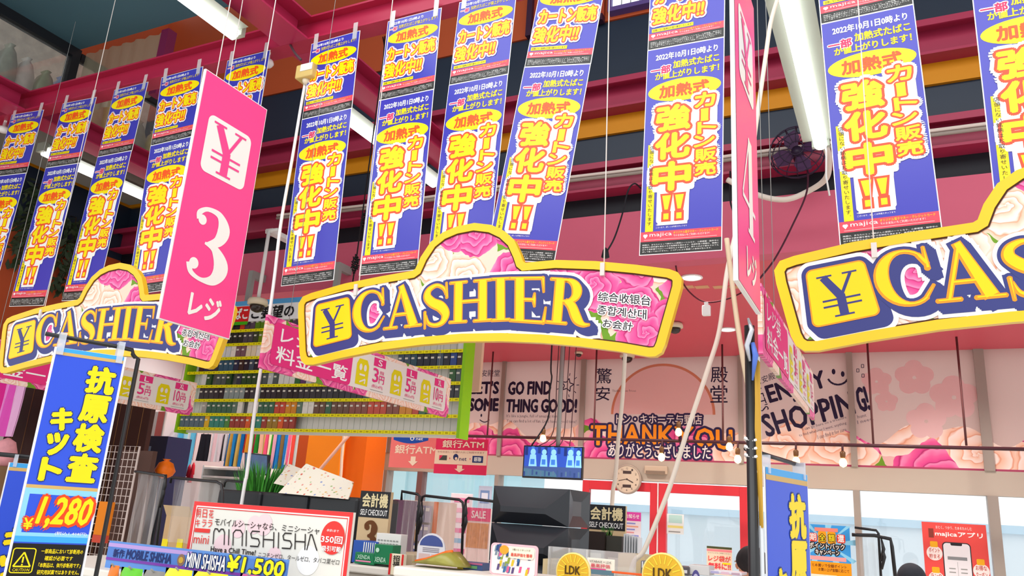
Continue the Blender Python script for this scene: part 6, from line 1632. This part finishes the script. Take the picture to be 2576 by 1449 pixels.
d.ell(W_*.30, H_*.80, W_*.10, H_*.14, mat('#e0a030'), 3); d.rrect(W_*.40, H_*.56, W_*.94, H_*.92, 0.01, mat('#f6ead0'), 3)
d.text('3種のE-リキッドが', W_*.48, H_*.80, W_*.86, H_*.87, mat('#4a4a3a'), 0, 4, res=1); d.text('最高評価を獲得', W_*.45, H_*.62, W_*.90, H_*.73, mat('#e0483a'), 0.03, 4)
d.build('card_print', t)
# rounded green pouch with orange rim
a = PY(1095, 1449, 2.25)
t = thing('large_pouch', 'big olive snack bag with orange upper rim at the bottom centre', 'bag', (a[0], 2.25, S2Z+0.008))
prof = [PY(x, y, 2.25) for x, y in ((1040, 1449), (1046, 1428), (1075, 1414), (1105, 1404), (1125, 1397), (1140, 1395), (1155, 1412), (1168, 1449))]
pp = [(p[0]-a[0], max(0.004, p[2]-S2Z)) for p in prof]; pp = [(pp[0][0], 0)]+pp+[(pp[-1][0], 0)]
m = MB(); OL = mat('#8f8a3a', 0.3, 0.5, noise=0.5, nscale=25); cx = sum(q[0] for q in pp)/len(pp); cz = sum(q[1] for q in pp)/len(pp)
rg = []
for y, s_ in ((0.0, 1.0), (-0.03, 0.9), (-0.045, 0.6), (-0.05, 0.2)): rg.append([(cx+(q[0]-cx)*s_, y, cz+(q[1]-cz)*s_) for q in pp])
n_ = len(pp); vs = [q for r_ in rg for q in r_]+[(q[0], 0.04, q[1]) for q in pp]
fs = [(r_*n_+k, r_*n_+(k+1) % n_, (r_+1)*n_+(k+1) % n_, (r_+1)*n_+k) for r_ in range(3) for k in range(n_)]+[tuple(range(3*n_, 4*n_))]+[(k, 4*n_+k, 4*n_+(k+1) % n_, (k+1) % n_) for k in range(n_)]+[tuple(range(5*n_-1, 4*n_-1, -1))]
m.add(vs, fs, OL, True); m.build('bag_body', t)
MB().tube([(q[0], -0.005, q[1]) for q in pp[2:7]], 0.006, mat('#f06a1c', 0.3), 8).build('orange_rim', t)
carton('yellow and blue product box leaning right of the olive bag', 1152, 1412, 1212, 1449, 2.3, 0.06, S2Z, mat('#3a4f7a', 0.35), lambda d, W_, H_: (d.poly([(0, 0), (W_*.25, 0), (W_*.10, H_), (0, H_)], mat('#e0cc1c'), 1), d.rect(W_*.3, H_*.75, W_, H_, mat('#a85a7a'), 1), d.rect(W_*.4, H_*.2, W_*.8, H_*.6, mat('#5a8a5a', 0.4, noise=0.4, nscale=30), 1)))
# beige bins behind the discs
for lb, x0, y0, x1, Y in (('beige open bin left of the gold disc card', 1366, 1408, 1426, 2.75), ('beige open bin where the white cable lands', 1555, 1394, 1622, 2.95)):
    a, b = PY(x0, y0, Y), PY(x1, y0, Y); W_ = b[0]-a[0]
    t = thing('beige_bin', lb, 'bin', (a[0], Y, CTOP)); H_ = (a[2]+b[2])/2-CTOP; bm = mat('#dcc69a', 0.5)
    MB().box(0, W_, 0, 0.012, 0, H_, bm).box(0, W_, 0.11, 0.122, 0, H_, bm).box(0, 0.012, 0.012, 0.11, 0, H_, bm).box(W_-0.012, W_, 0.012, 0.11, 0, H_, bm).box(0.012, W_-0.012, 0.012, 0.11, 0, 0.012, bm).build('bin_body', t)
a, b = PY(1383, 1374, 2.735), PY(1600, 1400, 2.735)
t = thing('acrylic_divider', 'low clear acrylic divider along the counter behind the gold disc cards', 'divider', (a[0], 2.735, CTOP)); H_ = a[2]-CTOP
MB().box(0, b[0]-a[0], 0, 0.005, 0, H_, clear('#f4f2ee', 0.3, 0.05, 0.12)).build('clear_panel', t)
for f_ in (0, .24, .45): MB().box((b[0]-a[0])*f_, (b[0]-a[0])*f_+0.006, -0.012, 0, 0, H_, clear('#f4f2ee', 0.4, 0.05, 0.12)).build('clear_fin', t)
carton('cream card with red award lettering behind the gold disc card', 1477, 1402, 1545, 1449, 2.42, 0.006, S2Z, mat('#efe6d6', 0.4), lambda d, W_, H_: (d.text('VITABASE × LDK', W_*.1, H_*.72, W_*.9, H_*.86, mat('#4a4a44'), 0, 2, res=1), d.text('最高評価', W_*.15, H_*.42, W_*.85, H_*.66, mat('#d8485a'), 0.03, 2), d.rect(0, 0, W_, H_*.3, mat('#5a7a88'), 1), d.rect(0, H_*.3, W_*.7, H_*.38, mat('#e0508a'), 1.2)), 'award_card', 'card')
carton('orange and red flame patterned card at the bottom edge', 1538, 1436, 1618, 1449, 2.3, 0.006, S2Z, mat('#e8581c', 0.4, noise=0.35, nscale=30), None, 'flame_card', 'card')
carton('dark grey striped package row beside the flame card', 1612, 1410, 1648, 1449, 2.75, 0.08, CTOP, mat('#6a6a70', 0.4), lambda d, W_, H_: [d.rect(W_*(.08+.18*k), H_*.5, W_*(.18+.18*k), H_*.95, mat('#d8d8dc'), 1) for k in range(5)])
carton('black and white printed package right of the red door post', 1702, 1424, 1732, 1449, 2.75, 0.08, CTOP, mat('#5a5458', 0.4), lambda d, W_, H_: [d.rect(W_*.1, H_-.02-.03*k, W_*.9, H_-.01-.03*k, mat('#d8d4d8'), 1) for k in range(3)])
carton('white package with purple oval, in front of the plastic bag notice', 1733, 1420, 1784, 1449, 2.77, 0.08, CTOP, mat('#d8d6d4', 0.3), lambda d, W_, H_: (d.ell(W_*.35, H_-.06, W_*.24, .045, mat('#5a5494'), 1), d.ell(W_*.35, H_-.06, W_*.18, .033, mat('#c8c4e0'), 2)))
carton('glossy white and pink package row at the bottom right of the doors', 1784, 1434, 1866, 1449, 2.78, 0.1, CTOP, mat('#e6e0ea', 0.15, 0.6), lambda d, W_, H_: [d.rect(W_*(.05+.32*k), 0, W_*(.30+.32*k), H_*.85, mat(('#b8b0d8', '#e8c0d0', '#c8a8b8')[k], 0.2), 1) for k in range(3)])
# ================================================================== POSTERS ON THE WINDOWS
def win_poster(label, x0, y0, x1, y1, fn, base, Y=8.96, zbot=None):
    a, b = PY(x0, y0, Y), PY(x1, y1, Y); W_ = b[0]-a[0]; zb = b[2] if zbot is None else zbot; H_ = a[2]-zb
    t = thing('window_poster', label, 'poster', (a[0], Y, zb), group='posters stuck on the entrance glass')
    MB().box(0, W_, 0, 0.004, 0, H_, base).build('poster_sheet', t)
    d = MB(); fn(d, W_, H_); d.build('poster_print', t); return t
def pb(d, W_, H_):
    d.rect(0, H_*.45, W_, H_, mat('#3a9ae0', 0.4), 1)
    for k in range(9):
        an = k*2*math.pi/9; c = (W_*.5, H_*.72); d.poly([c, (c[0]+W_*.7*math.cos(an), min(H_, max(H_*.45, c[1]+W_*.7*math.sin(an)))), (c[0]+W_*.7*math.cos(an+.2), min(H_, max(H_*.45, c[1]+W_*.7*math.sin(an+.2))))], mat('#8ad0f0', 0.4), 1.2+k*.02)
    d.rect(W_*.25, H_*.90, W_*.75, H_*.955, mat('#f08a7a'), 2)
    K_ = mat('#2a1a10')
    for i, (ch, c1) in enumerate((('期', '#e8402c'), ('全', '#f8a818'), ('額', '#f8a818'), ('還', '#e8402c'))):
        x = W_*(.12+.2*i); big = i in (1, 2)
        d.rrect(x, H_*.74-(.02*H_ if big else 0), x+W_*.18, H_*.87+(.03*H_ if big else 0), 0.015, mat(c1), 2.5); d.text(ch, x+W_*.02, H_*.755, x+W_*.16, H_*.865, BYE if big else WP, 0.04, 3, outline=((K_, 0.006),) if big else ())
    d.text('ポイントバック', W_*.12, H_*.64, W_*.88, H_*.73, WP, 0.03, 3, outline=((K_, 0.010),)); d.text('キャンペーン', W_*.25, H_*.55, W_*.76, H_*.63, WP, 0.03, 3, outline=((K_, 0.010),))
    d.rect(W_*.1, H_*.47, W_*.9, H_*.53, mat('#f0a0a0'), 1.5)
    d.rect(0, 0, W_, H_*.45, mat('#f09a14', 0.4), 1); d.text('まとめ買いで全額ポイント', W_*.1, H_*.37, W_*.9, H_*.42, mat('#6a3208'), 0.02, 2, res=1); d.text('お買い上げ金額に応じて', W_*.3, H_*.31, W_*.95, H_*.36, mat('#6a3208'), 0.02, 2, res=1)
    d.rrect(W_*.05, H_*.02, W_*.72, H_*.26, 0.02, mat('#f6e4c8'), 2)
    for k in range(3): d.rect(W_*(.09+.21*k), H_*.04, W_*(.26+.21*k), H_*.22, mat(('#c89a7a', '#d8b08a', '#b8886a')[k]), 3)
win_poster('blue and orange points campaign poster on the glass right of the second banner', 2020, 1317, 2143, 1449, pb, mat('#3a9ae0', 0.4), zbot=1.15)
def pm(d, W_, H_):
    d.text('おとく、つかう、ためるたのしむ', W_*.22, H_*.93, W_*.78, H_*.965, WP, 0, 2, res=1)
    d.text('majicaアプリ', W_*.20, H_*.84, W_*.94, H_*.91, WP, 0.05, 2)
    d.rect(W_*.10, H_*.83, W_*.18, H_*.93, mat('#8a3a30'), 2)
    d.rrect(W_*.30, -0.0+H_*.02, W_*.74, H_*.79, 0.035, mat('#2a2a2e'), 2); d.rrect(W_*.315, H_*.03, W_*.725, H_*.78, 0.03, mat('#eceaec'), 3); d.rrect(W_*.43, H_*.755, W_*.61, H_*.79, 0.012, mat('#2a2a2e'), 4)
    d.rect(W_*.37, H_*.60, W_*.67, H_*.635, mat('#8a8e90'), 4); d.rect(W_*.335, H_*.33, W_*.71, H_*.38, mat('#d83a5a'), 4); d.rect(W_*.34, H_*.08, W_*.51, H_*.28, mat('#6a8a78'), 4); d.rect(W_*.54, H_*.08, W_*.70, H_*.28, mat('#a85a50'), 4); d.rect(W_*.515, H_*.42, W_*.52, H_*.58, GREY, 4)
    for q in ((.38, .50), (.38, .46), (.56, .50), (.56, .46)): d.rect(W_*q[0], H_*q[1], W_*(q[0]+.10), H_*(q[1]+.012), GREY, 4)
    tx = mat('#c8483a')
    for cx, cz, l1, l2 in ((.17, .66, 'ポイント', '貯まる'), (.17, .38, 'ランク', 'UP'), (.87, .50, 'お得な', 'クーポン'), (.88, .20, '限定', '特典'), (.17, .10, '電子', 'マネー')):
        d.ell(W_*cx, H_*cz, W_*.125, W_*.125, mat('#f6e8e2'), 2); d.text(l1, W_*(cx-.085), H_*cz+.005, W_*(cx+.085), H_*cz+.05, tx, 0.02, 3, res=1); d.text(l2, W_*(cx-.085), H_*cz-.05, W_*(cx+.085), H_*cz-.008, tx, 0.02, 3, res=1)
        d.rrect(W_*(cx-.06), H_*cz+W_*.10, W_*(cx+.06), H_*cz+W_*.20, 0.01, mat('#f0b020'), 3)
win_poster('red majica app poster with a phone picture on the right window', 2318, 1312, 2492, 1449, pm, mat('#e8504a', 0.4), zbot=1.05)
def pr_(d, W_, H_):
    d.rect(0, H_*.92, W_, H_, mat('#4a5230'), 1); d.rect(0, H_*.82, W_, H_*.90, mat('#f08a90'), 1); d.text('マイバッグをご持参ください', W_*.05, H_*.74, W_*.95, H_*.79, mat('#6a6a5a'), 0, 2, res=1)
    d.text('レジ袋が', W_*.06, H_*.46, W_*.95, H_*.68, mat('#e8504a'), 0.05, 2); d.text('無料に!!', W_*.06, H_*.18, W_*.95, H_*.42, mat('#e8404a'), 0.06, 2)
    d.rect(W_*.62, H_*.38, W_*.95, H_*.44, BYE, 1.5)
win_poster('cream and red plastic bag notice low on the right red door', 1778, 1373, 1842, 1449, pr_, mat('#f2dcc0', 0.4))
def ps_(d, W_, H_):
    d.rect(0, H_*.78, W_, H_, mat('#d84aa8'), 1); random.seed(4)
    d.text('お知らせ', W_*.1, H_*.84, W_*.9, H_*.95, WP, 0.03, 2)
    for k in range(9): d.rect(W_*.08, H_*(.70-.075*k), W_*random.uniform(.6, .95), H_*(.735-.075*k), mat(random.choice(('#8a9ae0', '#b8a8e0', '#e8a0a0', '#f0b090'))), 1)
win_poster('tall narrow pink and white notice on the left red door glass', 1570, 1287, 1611, 1392, ps_, mat('#f4eef4', 0.4))
win_poster('small pale green and yellow notice high on the right door glass', 1678, 1292, 1720, 1345, lambda d, W_, H_: (d.rect(W_*.1, H_*.55, W_*.9, H_*.95, mat('#b8e0d8'), 1), d.rect(W_*.05, H_*.3, W_*.95, H_*.42, mat('#f0e88a'), 1), d.rect(W_*.1, H_*.08, W_*.8, H_*.14, GREY, 1)), mat('#eef6f4', 0.4))
slab('parked_cart_row', 'row of grey shopping carts outside the red doors', 'cart row', 1668, 1352, 1760, 1449, 12.0, mat('#9a94a8', 0.5), 0.6, 0.0) if False else None

# ================================================================== PEOPLE
def person(label, head_px, Y, rotz, hair, shirt, h=1.66, zs=None):
    p = PY(head_px[0], head_px[1], Y)
    top = p[2]; s = top/h if zs is None else zs
    t = thing('person', label, 'person', (p[0], Y, 0), rotz)
    SK = mat('#d9a283', 0.55, 0.3)
    def skin(name, verts, edges, rads, m, root=0, sub=2):
        me = bpy.data.meshes.new(name); me.from_pydata([tuple(c*s for c in v) for v in verts], edges, []); o = bpy.data.objects.new(name, me); COL.objects.link(o)
        md = o.modifiers.new('skin', 'SKIN')
        for i, r in enumerate(rads): me.skin_vertices[0].data[i].radius = (r[0]*s, r[1]*s)
        me.skin_vertices[0].data[root].use_root = True
        md.use_smooth_shade = True
        sb = o.modifiers.new('sub', 'SUBSURF'); sb.levels = sub; sb.render_levels = sub
        dg = bpy.context.evaluated_depsgraph_get(); dg.update()
        m2 = bpy.data.meshes.new_from_object(o.evaluated_get(dg)); bpy.data.objects.remove(o); bpy.data.meshes.remove(me)
        m2.name = name; m2.materials.clear(); m2.materials.append(m)
        for q in m2.polygons: q.use_smooth = True; q.material_index = 0
        o = bpy.data.objects.new(name, m2); COL.objects.link(o); o.parent = t; return o
    V = [(0, 0, .92), (0, 0, 1.08), (0, 0.01, 1.26), (0, 0.015, 1.38), (0, 0.0, 1.44), (0, -0.012, 1.50), (0, -0.02, 1.56), (0, -0.01, 1.625),
         (.17, 0.01, 1.36), (.21, 0.02, 1.10), (.22, -0.04, .88), (.22, -.05, .80), (-.17, 0.01, 1.36), (-.21, 0.02, 1.10), (-.22, -0.04, .88), (-.22, -.05, .80),
         (.09, 0, .86), (.10, -0.01, .47), (.10, 0.02, .08), (.10, -.10, .035), (-.09, 0, .86), (-.10, -0.01, .47), (-.10, 0.02, .08), (-.10, -.10, .035)]
    E = [(0, 1), (1, 2), (2, 3), (3, 4), (4, 5), (5, 6), (6, 7), (3, 8), (8, 9), (9, 10), (10, 11), (3, 12), (12, 13), (13, 14), (14, 15), (0, 16), (16, 17), (17, 18), (18, 19), (0, 20), (20, 21), (21, 22), (22, 23)]
    Rr = [(.14, .10), (.12, .09), (.15, .10), (.12, .08), (.05, .05), (.065, .075), (.078, .092), (.055, .07), (.055, .055), (.042, .042), (.03, .03), (.035, .02), (.055, .055), (.042, .042), (.03, .03), (.035, .02), (.085, .085), (.06, .06), (.04, .04), (.045, .03), (.085, .085), (.06, .06), (.04, .04), (.045, .03)]
    body = skin('body', V, E, Rr, SK)
    # nose, ears and lips belong to the one body mesh
    f = MB(); b0 = body.data
    f.lathe([(0.002, -0.03), (0.012, -0.015), (0.014, 0.0), (0.006, 0.012)], (0, -0.103, 1.535), SK, 10)
    for sx in (-1, 1):
        e = MB(); e.lathe([(0.003, -0.02), (0.018, -0.015), (0.026, 0.0), (0.02, 0.012), (0.004, 0.014)], (0, 0, 0), SK, 12, 'x')
        f.add([(sx*0.074+0.55*q[0], q[1], 1.535+1.25*q[2]) for q in e.v], e.f, SK, True)
    f.box(-.022, .022, -0.101, -.092, 1.483, 1.491, mat('#b8605a'))
    for sx in (-1, 1):
        e = MB(); e.ell(0, 0, .013, .006, WP, 1, 14); f.add([(sx*0.03+q[0], -0.099+q[1], 1.555+q[2]) for q in e.v], e.f, WP)
        e = MB(); e.ell(0, 0, .006, .006, DARK, 2, 12); f.add([(sx*0.03+q[0], -0.099+q[1], 1.555+q[2]) for q in e.v], e.f, DARK)
    g0 = MB(); g0.add([tuple(q.co) for q in b0.vertices], [tuple(q.vertices) for q in b0.polygons], SK, True)
    for fc, mi in zip(f.f, f.fm): pass
    off = len(g0.v); g0.v += [tuple(c*s for c in q) for q in f.v]
    for fc, mi, sm_ in zip(f.f, f.fm, f.sm): g0.f.append(tuple(off+k for k in fc)); g0.fm.append(g0.mi(f.m[mi])); g0.sm.append(sm_)
    bpy.data.objects.remove(body); body = g0.build('body', t)
    v = []; fs = []; nu, nv = 20, 12
    for j in range(nv+1):
        th = j/nv*2.15
        for k in range(nu):
            a = 2*math.pi*k/nu; fr = max(0, -math.sin(a)); tt = th*(1-0.42*fr**2)
            v.append((0.092*math.sin(tt)*math.cos(a), 0.004+0.108*math.sin(tt)*math.sin(a), 1.555+0.108*math.cos(tt)))
    for j in range(nv):
        for k in range(nu): fs.append((j*nu+k, j*nu+(k+1) % nu, (j+1)*nu+(k+1) % nu, (j+1)*nu+k))
    o = MB().add(v, fs, mat(hair, 0.75, 0.2, noise=0.25, nscale=30), True).build('hair', t); o.scale = (s, s, s)
    V = [(0, 0, .88), (0, 0, 1.08), (0, 0.01, 1.26), (0, 0.015, 1.375), (.17, 0.01, 1.355), (.21, 0.02, 1.10), (-.17, 0.01, 1.355), (-.21, 0.02, 1.10)]
    skin('shirt', V, [(0, 1), (1, 2), (2, 3), (3, 4), (4, 5), (3, 6), (6, 7)], [(.165, .125), (.15, .115), (.17, .12), (.125, .095), (.068, .068), (.056, .056), (.068, .068), (.056, .056)], mat(shirt, 0.7, 0.1))
    V = [(0, 0, .93), (.09, 0, .85), (.10, -0.01, .47), (.10, 0.02, .10), (-.09, 0, .85), (-.10, -0.01, .47), (-.10, 0.02, .10)]
    skin('trousers', V, [(0, 1), (1, 2), (2, 3), (0, 4), (4, 5), (5, 6)], [(.155, .12), (.10, .10), (.075, .075), (.06, .06), (.10, .10), (.075, .075), (.06, .06)], mat('#2a2c38', 0.7, 0.1))
    return t
person('dark haired person half hidden behind the tall black post', (1890, 1373), 5.4, -1.9, '#2c292b', '#3a3e4a')
person('dark haired person, only the crown of the head showing near the clear sheets', (2292, 1417), 6.2, 2.6, '#2c2f36', '#5a6a7a')

_g = bpy.data.objects.get('lettering')
bpy.data.objects.remove(_to); bpy.data.curves.remove(_tc)
